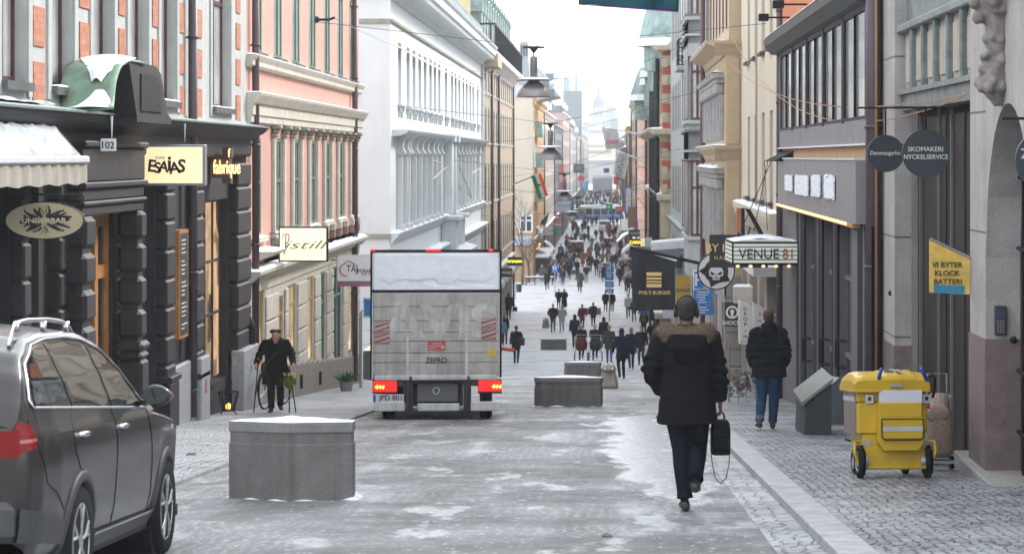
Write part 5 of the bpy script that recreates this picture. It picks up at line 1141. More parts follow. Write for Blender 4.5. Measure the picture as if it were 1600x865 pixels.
far_building('hill_block', 'snow roofed row of hillside houses below the domed church', 920, 203, 952, 225, 1250, (.52, .50, .46), nw=12, rw=3, roof=4)
d = 1120; R = T('palace', 'cream palace with a snow covered roof and long window rows closing the street', 'palace', (xu(935, d), d, G(d)), org=True)
pal = mk('palace_cream', (.74, .66, .52), .8, var=.05); bx(R, 'wall', pal, 914, 224, 962, 248, d, 30); bx(R, 'base_wall', mk('palace_base', (.48, .43, .40), .8), 908, 248, 966, 320, d-15, 44)
MB().loft([[(xu(911, d), d-1, zv(224, d)), (xu(965, d), d-1, zv(224, d)), (xu(965, d), d+30, zv(224, d)), (xu(911, d), d+30, zv(224, d))], [(xu(914, d), d+8, zv(212, d)), (xu(948, d), d+8, zv(212, d)), (xu(948, d), d+22, zv(212, d)), (xu(914, d), d+22, zv(212, d))]]).build('roof_snow', snow, R)
mb = MB()
for i in range(10):
    for v, h in ((228.5, 1.4), (237.5, 2.6)): u = 921+3.6*i; mb.box(xu(u-.8, d), xu(u+.8, d), d-.3, d, zv(v+h, d), zv(v-h, d))
mb.build('windows', mk('far_window', (.10, .11, .12)), R); bx(R, 'terrace_snow', snow, 908, 246, 966, 250, d-16, 3)
mb = MB()
for i in range(12): u = 912+4.4*i; mb.box(xu(u-.6, d), xu(u+.6, d), d-15.3, d-15, zv(257, d), zv(253, d))
mb.build('windows', mk('far_window', (.10, .11, .12)), R)
MB().box(xu(870, 1500), xu(1030, 1500), 1500, 1540, G(1500)-1, zv(207, 1500)).build('hill', mk('hazy_hill', (.40, .40, .40), .9, var=.3, vs=.02))['kind'] = 'structure'
d = 800; R = T('white_tent', 'large plain white tent standing behind the distant crowd', 'tent', (xu(941, d), d, G(d)), org=True); za, zb = zv(276, d), G(d)
tw = mk('tent_cloth', (.85, .86, .88), .8, var=.04, transl=.6); MB().box(xu(926, d), xu(957, d), d, d+.04, zb, za-.6).build('side_panel', tw, R); MB().loft([[(xu(925.5, d), d-.2, za-.6), (xu(957.5, d), d-.2, za-.6), (xu(957.5, d), d+12, za-.6), (xu(925.5, d), d+12, za-.6)], [(xu(928, d), d+5, za+.3), (xu(955, d), d+5, za+.3), (xu(955, d), d+7, za+.3), (xu(928, d), d+7, za+.3)]]).build('canopy', tw, R)
# haze
mb = MB().box(-420, 420, -60, 1900, -14.0, 75); hz = mb.build('haze', []) if False else None
m = bpy.data.materials.new('haze'); m.use_nodes = True; t = m.node_tree; t.nodes.clear(); o_ = t.nodes.new('ShaderNodeOutputMaterial'); pv = t.nodes.new('ShaderNodeVolumePrincipled'); pv.inputs['Density'].default_value = .0005; pv.inputs['Color'].default_value = (.93, .96, 1, 1); pv.inputs['Anisotropy'].default_value = 0; t.links.new(pv.outputs[0], o_.inputs['Volume'])
hz = mb.build('haze', m); hz['kind'] = 'stuff'
# ============================================================ VEHICLES
SLOPE = -math.atan(0.0696)
def lerp(tab, x):
    if x <= tab[0][0]: return tab[0][1]
    for (a, p), (b, q) in zip(tab, tab[1:]):
        if x <= b: t = (x-a)/(b-a); t = t*t*(3-2*t)*.35+t*.65; return p+(q-p)*t
    return tab[-1][1]
chrome = mk('bright_trim', (.62, .63, .65), .18, metal=.9, var=.05)
def wheel(parent, y, x, r, w, side, spokes=5, rimr=.225, rimcol=None, name='wheel', ry=0):
    """side=+1: the outer face looks to +x."""
    t = MB(); t.lathe([(rimr, -w/2+.01), (r-.03, -w/2), (r-.008, -w/2+.03), (r, -w/2+.06), (r, w/2-.06), (r-.008, w/2-.03), (r-.03, w/2), (rimr, w/2-.01)], (0, 0, 0), 40, 'x')
    wh = bpy.data.objects.new(name, None); COL.objects.link(wh); wh.parent = parent; wh.location = (x, y, r)
    t.build('tyre', rubber, wh, smooth=True)
    m = MB(); o = side*(w/2-.012); rm = rimcol or mk('alloy', (.42, .42, .43), .3, metal=.7, var=.1)
    m.lathe([(rimr+.004, o-side*.0), (rimr-.012, o+side*.006), (rimr-.025, o-side*.02), (rimr-.03, o-side*.10), (.02, o-side*.11)], (0, 0, 0), 36, 'x')
    m.lathe([(.055, o-side*.02), (.05, o+side*.004), (.01, o+side*.006)], (0, 0, 0), 20, 'x')
    for k in range(spokes):
        a = 2*PI*k/spokes+.3
        for da in (-.13, .13):
            c, s_ = math.cos(a+da*.3), math.sin(a+da*.3); c2, s2 = math.cos(a+da*1.6), math.sin(a+da*1.6)
            m.tube([(o-side*.012, .04*c, .04*s_), (o-side*.004, .13*c, .13*s_), (o-side*.012, (rimr-.012)*c2, (rimr-.012)*s2)], [(.022, .012), (.02, .012), (.024, .012)], 8)
    m.build('rim', rm, wh, smooth=False)
    d_ = MB(); d_.lathe([(rimr-.05, o-side*.09), (rimr-.06, o-side*.08), (.02, o-side*.08)], (0, 0, 0), 24, 'x'); d_.build('brake_disc', steel, wh)
    return wh
# ---- estate car
CAR = T('parked_car', 'dark grey estate car with silver roof rails cropped by the left edge', 'car', (-3.93, 13.9, G(13.9)+.0), rx=SLOPE)
paint = mk('grey_car_paint', (.019, .016, .015), .3, metal=.0, var=.3, vs=3, coat=.5, spec=.3)
grime = mk('dirty_lower_trim', (.07, .065, .06), .6, var=.25, vs=6)
HWZ = [(.2, .78), (.26, .83), (.36, .875), (.5, .898), (.66, .908), (.80, .914), (.90, .91), (.98, .896), (1.05, .868), (1.12, .845), (1.24, .80), (1.39, .73), (1.50, .665), (1.59, .60)]
PLY = [(-1.07, .86), (-1.0, .925), (-.85, .965), (-.5, .992), (0, 1), (2.4, 1), (2.9, .985), (3.3, .94), (3.55, .86), (3.7, .74), (3.78, .55)]
ZE = [(-1.07, 1.03), (-.98, 1.16), (-.86, 1.31), (-.7, 1.42), (-.45, 1.50), (0, 1.535), (.5, 1.545), (.9, 1.53), (1.25, 1.475), (1.55, 1.365), (1.8, 1.21), (2.02, 1.075), (2.2, 1.0), (2.6, .965), (3.0, .92), (3.4, .84), (3.65, .74), (3.78, .60)]
CR = [(-1.07, .05), (-.5, .045), (.9, .05), (1.3, .07), (1.8, .10), (2.2, .075), (3.0, .07), (3.78, .04)]
ZL = [(-1.07, .42), (-.9, .30), (-.4, .26), (3.2, .24), (3.7, .32), (3.78, .4)]
def hw(y, z): return lerp(HWZ, z)*lerp(PLY, y)
def body_skin():
    mb = MB(); NY, NZ = 150, 44; yy = [-1.07+4.85*i/NY for i in range(NY+1)]
    for sd in (1, -1):
        for i in range(NY):
            for j in range(NZ):
                def P(y, t): z = lerp(ZL, y)+(lerp(ZE, y)-lerp(ZL, y))*t; return (sd*hw(y, z), y, z)
                a, b = yy[i], yy[i+1]; p = P((a+b)/2, (j+.5)/NZ)
                if any((p[1]-c)**2+(p[2]-.33)**2 < .37**2 for c in (0, 2.71)): continue
                q = [P(a, j/NZ), P(b, j/NZ), P(b, (j+1)/NZ), P(a, (j+1)/NZ)]
                mb.mat(0); mb.add(q, [(0, 1, 2, 3)])
    def tp(a, b):
        y = -1.07+4.85*a; ze = lerp(ZE, y); x = hw(y, ze); s_ = 2*b-1; return (x*s_, y, ze+lerp(CR, y)*(1-abs(s_)**2.4))
    n0 = len(mb.f); mb.grid(tp, NY, 24)
    for k in range(n0, len(mb.f)):
        c = sum((Vector(mb.v[i]) for i in mb.f[k]), Vector())/4
        if 1.32 < c.y < 2.08 and abs(c.x) < hw(c.y, lerp(ZE, c.y))-.09: mb.m[k] = 1
    for y in (-1.07, 3.78):
        R1 = [(hw(y, z), y, z) for z in [lerp(ZL, y)+(lerp(ZE, y)-lerp(ZL, y))*t/12 for t in range(13)]]; pts = R1+[(-a, b, c) for a, b, c in reversed(R1)]
        mb.mat(0).add(pts, [tuple(range(len(pts)))])
    me = mb.mesh('body', [paint, glass], smooth=True)
    import bmesh; bm = bmesh.new(); bm.from_mesh(me); bmesh.ops.remove_doubles(bm, verts=bm.verts, dist=.0008); bmesh.ops.recalc_face_normals(bm, faces=bm.faces); bm.to_mesh(me); bm.free()
    return me
obj('body', body_skin(), CAR)
mb = MB(); mb.box(-.84, .84, -.9, 3.5, .22, .30)
for c in (0, 2.71):
    for sd in (1, -1): mb.lathe([(.40, sd*.45), (.40, sd*.86)], (0, c, .33), 24, 'x')
mb.box(-.6, .6, -1.0, 3.6, .3, .8); mb.build('underbody', black, CAR)
def patch(path_lo, path_hi, off, n=16, m=6, sd=1):
    """Quad patch on the flank between two (y, z) polylines."""
    def pl(P, t):
        q = t*(len(P)-1); i = min(int(q), len(P)-2); f = q-i; return (P[i][0]+(P[i+1][0]-P[i][0])*f, P[i][1]+(P[i+1][1]-P[i][1])*f)
    def f(a, b):
        y0, z0 = pl(path_lo, a); y1, z1 = pl(path_hi, a); y, z = y0+(y1-y0)*b, z0+(z1-z0)*b
        z = min(z, lerp(ZE, y)-.004); return (sd*(hw(y, z)+off), y, z)
    return f, n, m
def zt(y): return lerp(ZE, y)-.055
belt = lambda y: 1.135-.032*(y+1)
def onflank(P, off=.006, sd=1): return [(sd*(hw(y, z)+off), y, z) for y, z in P]
def poly(y0, y1, fn, n=14): return [(y0+(y1-y0)*k/n, fn(y0+(y1-y0)*k/n)) for k in range(n+1)]
cgl = mk('car_window', (.010, .011, .012), .03, var=0, spec=.7)
for sd in (1, -1):
    for nm, lo, hi in (('quarter_window', poly(-.80, -.12, belt), [(-.80, belt(-.8)+.005), (-.74, 1.26), (-.60, 1.375), (-.40, zt(-.4)-.01), (-.20, zt(-.2)), (-.14, zt(-.14))]),
                       ('rear_door_window', poly(-.04, .92, belt), poly(-.07, .88, zt)),
                       ('front_door_window', poly(1.02, 1.98, belt), [(.98, zt(.98)), (1.15, zt(1.15)), (1.35, zt(1.35)-.005), (1.55, zt(1.55)-.01), (1.75, zt(1.75)-.02), (1.92, belt(1.92)+.02)])):
        mb = MB(); f, n, m = patch(lo, hi, .005, 20, 8, sd); mb.grid(f, n, m); mb.build(nm, cgl, CAR, smooth=True)
    P = poly(2.02, -.86, belt, 30)+[(-.88, belt(-.9)+.04), (-.84, 1.24), (-.72, 1.36), (-.55, zt(-.55)+.005)]+poly(-.4, 1.5, lambda y: zt(y)+.018, 24)+[(1.6, zt(1.6)+.01), (1.8, zt(1.8)+.008), (2.02, belt(2.02)+.01)]
    MB().tube(onflank(P, .008, sd), .0085, 6).build('window_trim', chrome, CAR, smooth=True)
    for c in (0, 2.71):      # wheel arch flare
        mb = MB(); A = [(-.28+ (PI+.56)*k/36) for k in range(37)]
        ring = lambda r, o: [(sd*(hw(c+r*math.cos(a), max(.24, .33+r*math.sin(a)))+o), c+r*math.cos(a), max(.24, .33+r*math.sin(a))) for a in A]
        rs = [ring(.352, -.05), ring(.352, .012), ring(.365, .018), ring(.405, .014), ring(.415, .0)]
        n = len(A); mb.add([p for r_ in rs for p in r_], [(k*n+i, k*n+i+1, (k+1)*n+i+1, (k+1)*n+i) for k in range(4) for i in range(n-1)]); mb.build('wheel_arch', mk('arch_trim', (.05, .05, .052), .5, var=.25, vs=7, spec=.3), CAR, smooth=True)
    seams = [poly(.97, .95, lambda y: 0, 1)]
    mb = MB()
    for S_ in ([(.97, 1.08), (.965, .9), (.96, .6), (.955, .36)], [(2.03, 1.02), (2.05, .9), (2.12, .7), (2.14, .5), (2.12, .36)], [(-.12, 1.07), (-.2, .98), (-.2, .86), (-.08, .76), (.12, .72), (.3, .62), (.42, .48), (.46, .36)], [(.46, .352), (1.2, .352), (2.12, .352)], [(2.18, .985), (2.5, .955), (2.9, .915), (3.3, .85)], [(-.95, 1.07), (-.90, .9), (-.78, .72), (-.6, .66), (-.42, .55)]):
        Q = []; 
        for (a, b), (c, d) in zip(S_, S_[1:]): Q += [(a+(c-a)*k/8, b+(d-b)*k/8) for k in range(8)]
        Q.append(S_[-1]); mb.tube(onflank(Q, .0008, sd), .0035, 5)
    mb.build('door_seams', black, CAR)
    mb = MB(); f, n, m = patch([(.42, .245), (2.3, .245)], [(.42, .34), (2.3, .34)], .018, 20, 3, sd); mb.grid(f, n, m); mb.build('sill_trim', grime, CAR, smooth=True)
    mb = MB(); f, n, m = patch([(.44, .335), (2.28, .335)], [(.44, .352), (2.28, .352)], .022, 20, 2, sd); mb.grid(f, n, m); mb.build('sill_moulding', chrome, CAR)
    for y in (-.08, 1.06):
        mb = MB(); z = .95; x = hw(y, z); mb.tube([(sd*(x-.005), y, z), (sd*(x+.028), y+.03, z+.004), (sd*(x+.03), y+.13, z+.002), (sd*(x-.005), y+.17, z-.004)], [(.011, .016)]*4, 10); mb.build('door_handle', chrome, CAR, smooth=True)
        mb = MB(); mb.ball((sd*(hw(y+.06, z-.008)-.006), y+.08, z-.01), (.012, .05, .03), 12, 8); mb.build('handle_recess', black, CAR, smooth=True)
    mb = MB(); x = .62; mb.tube([(sd*x, -.62, lerp(ZE, -.6)+.01), (sd*x, -.5, 1.585), (sd*x, -.2, 1.605), (sd*x, .3, 1.61), (sd*x, .65, 1.60), (sd*(x-.01), .88, 1.58), (sd*(x-.01), 1.0, 1.53)], [(.011, .014)]*7, 8)
    for y in (-.45, .2, .8): mb.tube([(sd*x, y, 1.54), (sd*x, y, 1.60)], .02, 6)
    mb.build('roof_rail', chrome, CAR, smooth=True)
    mb = MB(); mb.tube([(sd*.86, 1.84, 1.07), (sd*.94, 1.82, 1.09)], [(.03, .02)]*2, 8); mb.loft([[(sd*(.90+.10+.095*math.cos(t)*(1 if math.cos(t) > 0 else .8)), 1.72+.20*q, 1.125+s_*.066*math.sin(t)-.01*math.cos(t)) for t in [2*PI*k/16 for k in range(16)]] for q, s_ in ((0, .95), (.15, 1.05), (.5, .9), (.8, .6), (.9, .2))])
    mb.build('mirror', paint, CAR, smooth=True); MB().loft([[(sd*(1.0+.085*math.cos(t)), y_, 1.122+.055*math.sin(t)) for t in [2*PI*k/16 for k in range(16)]] for y_ in (1.716, 1.70)]).build('mirror_glass', mk('mirror_face', (.04, .05, .05), .05, metal=.5, var=0), CAR)
    mb = MB(); f, n, m = patch([(-1.068, .89), (-.94, .93)], [(-1.068, 1.07), (-.95, 1.04)], .012, 8, 6, sd); mb.grid(f, n, m); mb.quad((sd*.55, -1.085, .87), (sd*.80, -1.075, .87), (sd*.80, -1.075, 1.02), (sd*.55, -1.085, 1.0)); mb.build('tail_light', mk('red_lens', (.16, .002, .003), .25, var=.2, spec=.25), CAR)
    mb = MB(); f, n, m = patch([(-1.066, .945), (-.945, .955)], [(-1.066, .965), (-.947, .972)], .018, 8, 2, sd); mb.grid(f, n, m); mb.build('lamp_strip', mk('pale_red_lens', (.35, .10, .10), .2), CAR)
    mb = MB(); f, n, m = patch([(-1.06, .42), (-.42, .36)], [(-1.06, .60), (-.44, .50)], .02, 10, 4, sd); mb.grid(f, n, m); mb.build('bumper_side', mk('arch_trim', (.13, .13, .135)), CAR, smooth=True)
    for c in (0, 2.71): wheel(CAR, c, sd*.80, .335, .225, sd)
MB().box(-.78, .78, -1.13, -1.0, .42, .64, ch=.04).build('rear_bumper', mk('arch_trim', (.13, .13, .135)), CAR)
MB().prism([(-.62, 1.06), (.62, 1.06), (.52, 1.40), (-.52, 1.40)], 'y', -1.02, -.9).build('rear_window', cgl, CAR)
mb = MB(); f, n, m = patch([(-.74, .93), (-.10, .93)], [(-.74, .94), (-.1, .94)], .0, 8, 1)
MB().box(.35, .42, 2.0, 2.05, 1.1, 1.11).build('wiper', black, CAR)

# ---- box truck
TR = T('box_truck', 'white box truck with snowy rear door, folded tail lift and lit red lamps', 'truck', (xu(681, 40.6), 40.6, G(40.6)), rz=math.radians(2.8), rx=SLOPE)
alu = mk('grimy_aluminium', (.40, .375, .35), .5, metal=.25, var=.28, vs=2.2, streak=.55, dirt=(.13, .12, .105), bump=.1)
alu2 = mk('clean_aluminium_smear', (.45, .43, .41), .5, metal=.25, var=.3, vs=3, streak=.5, dirt=(.16, .15, .14))
boxw = mk('truck_box_white', (.62, .63, .65), .45, var=.08, streak=.2)
q = lambda u: (u-681)/93.05
qz = lambda v: (655.5-v)/93.05
MB().box(-1.1, 1.1, .06, 4.4, .72, 2.83, ch=.02).build('box_body', boxw, TR)
mb = MB(); 
for a, b, c, d in ((-1.105, -1.07, .70, 2.85), (1.07, 1.105, .70, 2.85), (-1.07, 1.07, 2.82, 2.85)): mb.box(a, b, -.02, .1, c, d, ch=.01)
mb.box(-1.07, 1.07, -.012, .02, qz(457), qz(453)); mb.build('rear_frame', black, TR)
MB().box(-1.07, 1.07, -.005, .05, qz(454), 2.80).build('upper_door', boxw, TR)
def sn_(a, b):
    x = -1.04+2.08*a; z = qz(453)+(2.79-qz(453))*b; h = noise.noise(Vector((x*1.6, z*4, 2)))
    edge = .25+.22*noise.noise(Vector((x*2.3, 0, 7)))+.12*noise.noise(Vector((x*7, 0, 7))); thick = .016+.008*h if b > edge or (x > -.2 and b < .12 + .1*h) else .006
    return (x, -.006-thick*min(1, 12*min(a, 1-a, 1-b+.02)), z)
MB().grid(sn_, 90, 40).build('snow_layer', snow, TR, smooth=True)
mb = MB(); z = qz(585); zs_ = [qz(v) for v in (587, 567, 552, 534, 520, 502, 480, 458)]
for k, (a, b) in enumerate(zip(zs_, zs_[1:])): mb.box(-1.05, 1.05, -.09, -.01, a+.006, b-.004, ch=.008)
mb.box(-1.03, 1.03, -.07, -.01, zs_[0], zs_[-1]); mb.build('tail_lift_platform', alu, TR)
mb = MB().box(-1.03, 1.03, -.12, -.01, qz(594), qz(586), ch=.015).box(-1.07, -1.05, -.1, 0, qz(592), qz(458)).box(1.05, 1.07, -.1, 0, qz(592), qz(458)); mb.build('lift_edge', mk('light_alloy', (.50, .50, .50), .5, metal=.3, var=.2, streak=.4), TR)
lettering(TR, 'AVIS', (.06, -.0905, qz(502)), .55, alu2, name='wiped_lettering', sx=1.25, bold=.05, ext=.001)
lettering(TR, 'ZEPRO', (q(681.5), -.094, qz(563)), .088, mk('dark_letter', (.02, .015, .015)), bold=.03, sx=.95)
red_ = mk('faded_red', (.28, .07, .065), .6, var=.15); pk = mk('faded_white', (.40, .35, .33), .6, var=.15)
for x0, x1, z0, z1, tl in ((q(586.5), q(609), qz(537), qz(503.5), .12), (q(752), q(775), qz(531), qz(498), .25)):
    p_ = MB().box(x0, x1, -.098, -.088, z0, z1).build('warning_panel', pk, TR); mb = MB(); W_, H_ = x1-x0, z1-z0
    for k in range(-1, 6):
        a = z0+k*H_/4.2
        def cl(x, z): return (x, -.0995, min(max(z, z0), z1))
        mb.add([cl(x0, a), cl(x1, a+H_*.22), cl(x1, a+H_*.34), cl(x0, a+H_*.12)], [(0, 1, 2, 3)])
    mb.build('stripes', red_, p_)
    MB().prism([(x0+.01, z0+H_*.33), (x1-.01, z0+H_*.5), (x1-.01, z0+H_*.72), (x0+.01, z0+H_*.55)], 'y', -.102, -.0998).build('label_band', pk, p_)
    o = lettering(p_, 'ZEPRO', ((x0+x1)/2, -.103, (z0+z1)/2+.01), .062, red_, sx=.9, bold=.02); o.rotation_euler = (0, -tl, 0)
st = MB().box(q(668.5), q(696), -.097, -.088, qz(548), qz(534)).build('sticker', mk('sticker_red', (.5, .05, .06), .5), TR)
mb = MB()
for k, (a, b) in enumerate(((.06, .5), (.1, .8), (.3, .9))): mb.box(q(668.5)+.27*a, q(668.5)+.27*b, -.099, -.097, qz(545.5-3.8*k), qz(543.8-3.8*k))
mb.box(q(689), q(694), -.099, -.097, qz(545), qz(540)); mb.build('sticker_print', pk, st)
MB().box(q(761), q(775), -.097, -.088, qz(557.5), qz(546)).build('yellow_sticker', mk('sticker_yellow', (.6, .38, .04), .5, var=.2, vs=20), TR)
lampr = mk('lit_red_lamp', (.35, .0, .0), .2, var=0, emit=(1, .004, .002), es=.55); lampo = mk('lit_orange_lamp', (.8, .2, .05), .2, var=0, emit=(1, .22, .03), es=2.2)
for u0, u1, oc in ((583, 620, 588.5), (747.5, 783, 771)):
    t_ = MB().box(q(u0), q(u1), -.03, .06, qz(612), qz(594.5), ch=.01).build('tail_light', lampr, TR); mb = MB()
    for k, du in enumerate((-3, 2, 4, 7)): mb.prism([(q(oc+du), qz(604.5)), (q(oc+du+5), qz(600+.4*k)), (q(oc+du+5.5), qz(605)), (q(oc+du+4), qz(608))], 'y', -.036, -.03) if k % 3 != 2 else None
    mb.build('lit_bulb', lampo, t_)
    MB().box(q(u0)-.01, q(u1)+.01, -.02, .08, qz(615), qz(593)).build('lamp_housing', black, TR)
for u0, u1 in ((578, 585), (665, 688.5), (763.5, 770)): MB().box(q(u0), q(u1), -.035, .02, qz(393), qz(389.5), ch=.005).build('marker_lamp', lampr, TR)
pl = MB().box(q(584), q(631), -.10, -.085, qz(628.5), qz(615.5)).build('number_plate', mk('plate_white', (.55, .55, .54), .5, var=.1), TR)
MB().box(q(583.5), q(588), -.104, -.099, qz(628), qz(616)).build('plate_blue', mk('plate_blue', (.02, .08, .35), .4), pl)
lettering(pl, 'JPD 801', (q(610), -.103, qz(622)), .088, ink, bold=.02, sx=1.0)
dk = mk('chassis_black', (.022, .022, .023), .6, var=.3, vs=5)
mb = MB(); mb.box(-.95, .95, .1, 4.2, qz(596), qz(590)); mb.tube([(q(630), -.06, qz(594)), (q(733), -.06, qz(594))], .045, 12)
for c in (640, 730):
    mb.box(q(c-6), q(c+6), -.10, .12, qz(640), qz(590), ch=.01); mb.box(q(c-9.5), q(c-6.5), -.06, .1, qz(632), qz(585)); mb.tube([(q(c+2), -.12, qz(640)), (q(c+2), -.12, qz(588))], .02, 8)
mb.box(-.45, .45, .2, .35, .22, .6); mb.build('lift_mechanism', dk, TR)
mb = MB()
for c in (637, 729): mb.prism([(q(c-3), qz(588)), (q(c+3), qz(588)), (q(c+1.5), qz(527)), (q(c-1.5), qz(527))], 'y', -.115, -.09)
mb.build('lift_arm', mk('light_alloy', (.50, .50, .50)), TR)
gb = MB().box(q(651), q(716), .02, .06, qz(628), qz(598), ch=.01).build('cross_panel', mk('grey_crosspanel', (.10, .10, .11), .5), TR)
mb = MB(); cx, cz = q(681.5), qz(610.5); mb.tube([(cx+.055*math.cos(t), .015, cz+.055*math.sin(t)) for t in [2*PI*k/24 for k in range(25)]], .006, 6)
mb.tube([(cx-.025, .015, cz+.048), (cx, .015, cz+.004), (cx+.025, .015, cz+.048)], .005, 5); mb.tube([(cx-.045, .015, cz+.03), (cx-.02, .015, cz-.045), (cx, .015, cz-.004), (cx+.02, .015, cz-.045), (cx+.045, .015, cz+.03)], .005, 5); mb.build('round_emblem', chrome, TR)
for a, b, v0 in ((585, 633, 627.5), (652, 718, 630), (735, 782, 627.5)):
    MB().box(q(a), q(b), -.12, .02, qz(642), qz(v0), ch=.015).build('bumper', mk('light_alloy', (.50, .50, .50)), TR)
for (c, y) in ((606, .5), (759, .5)):
    for y_ in (.5, 4.9): wheel(TR, y_, q(c)*(1 if y_ < 1 else 1.0), .34, .21, -1 if c < 680 else 1, rimr=.2, rimcol=mk('grey_rim', (.12, .12, .12), .5))
mb = MB(); mb.prism([(4.45, .45), (6.5, .45), (6.6, 1.0), (6.45, 1.25), (5.85, 1.35), (5.35, 2.1), (4.9, 2.25), (4.45, 2.25)], 'x', -.98, .98); mb.build('cab', mk('cab_white', (.6, .6, .6), .35), TR, bevel=.05)
MB().prism([(5.85, 1.37), (6.0, 1.42), (5.5, 2.12), (5.35, 2.12)], 'x', -.85, .85).build('windscreen', glass, TR)
for sd in (-1, 1):
    MB().tube([(sd*.95, 5.2, 1.35), (sd*(1.3 if sd < 0 else 1.0), 5.1, 1.45)], .025, 8).box(sd*(1.22 if sd < 0 else .96)-.12, sd*(1.22 if sd < 0 else .96)+.12, 5.05, 5.2, 1.02, 1.46, ch=.04).build('mirror', black, TR)
MB().box(-1.36, -1.28, 5.02, 5.06, 1.12, 1.2).build('indicator', lampo, TR)
o = MB().tube([(1.0, .5, qz(545)), (1.32, .3, qz(548))], .03, 8).build('red_lever', mk('orange_red', (.5, .08, .02), .5), TR)

# ---- postal trolley
CT = T('mail_trolley', 'yellow four wheeled mail trolley stuffed with envelopes on the cobbled pavement', 'mail trolley', (xu(1390, 23.9), 23.9, G(23.9)+.07), rz=math.radians(4), rx=SLOPE)
yel = mk('yellow_plastic', (.54, .34, .010), .4, var=.12, vs=4, coat=.15, streak=.3, dirt=(.30, .20, .03)); yel2 = mk('yellow_fabric', (.52, .33, .01), .5, var=.08, bump=.25, bs=9)
q = lambda u: (u-1393)/158.0
qz = lambda v: (757-v)/158.0
mb = MB(); mb.box(q(1344), q(1454), .0, .82, qz(688), qz(640), ch=.015).box(q(1344), q(1454), .05, .82, qz(640), qz(612), ch=.02).box(q(1352), q(1450), .02, .7, qz(708), qz(688), ch=.01); mb.build('body', yel, CT)
mb = MB(); mb.box(q(1343)-.006, q(1343)+.01, .10, .76, qz(690), qz(622)); sp_ = mb.build('side_panel', mk('brown_grey_panel', (.17, .14, .135), .45), CT)
MB().box(q(1343)-.010, q(1343)-.005, .10, .76, qz(638), qz(631)).build('reflective_band', mk('reflective', (.45, .45, .47), .3), sp_)
mb = MB(); prof = [(-.04, 617), (-.05, 604), (-.02, 598), (.25, 592), (.5, 592), (.78, 600), (.86, 612), (.86, 622)]
def ring(x, s_): return [(x, p, qz(622+(v-622)*s_)) for p, v in prof]+[(x, .86, qz(623)), (x, -.04, qz(623))]
mb.loft([ring(q(1338), .55), ring(q(1342), .9), ring(q(1352), 1.0), ring(q(1384), 1.0), ring(q(1390), 1.05), ring(q(1432), 1.07), ring(q(1440), .98), ring(q(1452), .95), ring(q(1458), .55)]); mb.build('lid', yel, CT, bevel=.006)
mb = MB().box(q(1346), q(1378), .08, .5, qz(600), qz(594.8), ch=.01); mb.build('lid_step', yel, CT)
mb = MB(); mb.lathe([(.05, -.0), (.05, .006), (.0, .007)], (q(1400), .2, qz(593)+.015), 16); mb.build('badge', mk('badge_blue', (.05, .25, .4), .4), CT)
MB().box(q(1409), q(1414), -.03, .5, qz(591)-.0, qz(588.6)).build('lid_stripe', mk('reflective', (.45, .45, .47)), CT)
mb = MB(); mb.loft([[(q(1394), -.05, qz(615)), (q(1413), -.05, qz(615)), (q(1413), -.05, qz(611.5)), (q(1409), -.05, qz(609)), (q(1398), -.05, qz(609)), (q(1394), -.05, qz(611.5))], [(q(1394), -.075, qz(615)), (q(1413), -.075, qz(615)), (q(1413), -.075, qz(611.5)), (q(1409), -.075, qz(609)), (q(1398), -.075, qz(609)), (q(1394), -.075, qz(611.5))]]); mb.build('latch', chrome, CT)
# pouch
mb = MB(); mb.box(q(1374), q(1443), -.11, .01, qz(663), qz(638), ch=.012); 
mb.loft([[(q(1373)+.0, y, qz(662)), (q(1444), y, qz(662)), (q(1444), y, qz(700)), (q(1436), y, qz(713)), (q(1381), y, qz(713)), (q(1373), y, qz(700))] for y in (.0, -.13)]); mb.build('front_pouch', yel2, CT, bevel=.02)
mb = MB(); x0, x1, z0, z1 = q(1377), q(1443), qz(696), qz(664); mb.box(x0, x1, -.165, -.13, z0, z1, ch=.02); mb.build('pocket_flap', yel2, CT)
MB().tube([(x0, -.167, z1), (x0, -.167, z0+.03), (x0+.03, -.167, z0), (x1-.03, -.167, z0), (x1, -.167, z0+.03), (x1, -.167, z1), (x0, -.167, z1)], .006, 6).build('flap_piping', black, CT)
MB().box(x0+.01, x1-.01, -.169, -.164, qz(683), qz(675.5)).build('reflective_band', mk('reflective', (.45, .45, .47)), CT)
mb = MB(); r3 = random.Random(2)
for k in range(14): y = -.10+.009*k; dz = r3.uniform(-.02, .02); dx = r3.uniform(-.015, .015); mb.box(q(1377)+dx+.01, q(1441)+dx-.02*r3.random(), y, y+.006, qz(645), qz(623)+dz)
mb.build('envelopes', mk('paper', (.55, .56, .63), .7, var=.05), CT)
for u in (1356, 1446): 
    o = MB().box(q(u), q(u+13), -.02, .02, qz(641), qz(627), ch=.004).build('reflector_box', mk('silver_box', (.5, .5, .5), .35, metal=.5), CT); MB().box(q(u+4), q(u+9), -.026, -.018, qz(636), qz(630)).build('reflector_mark', ink, o)
MB().ball((q(1455), -.02, qz(646)), (.022, .02, .022), 10, 8).build('stop_button', mk('red_button', (.5, .03, .02), .4), CT)
for u, du, yb_ in ((1372, 3.5, -.03), (1445, -9, -.05)):
    x = q(u+4); mb = MB(); mb.tube([(x-.0, .1, qz(611)), (x, -.02, qz(606)), (x+(q(u+du)-q(u)), -.10, qz(586))] if u < 1400 else [(q(1455), .1, qz(611)), (q(1452), -.05, qz(604)), (q(1441), -.12, qz(586))], [.016, .02, .018], 10); mb.build('handle_grip', mk('blue_plastic', (.012, .05, .26), .4), CT, smooth=True)
mb = MB(); mb.tube([(q(1455), -.05, qz(600)), (q(1462), -.03, qz(596)), (q(1467), 0, qz(601)), (q(1468), .05, qz(620)), (q(1466), .1, qz(632))], .015, 8); mb.build('brake_lever', black, CT, smooth=True)
mb = MB()
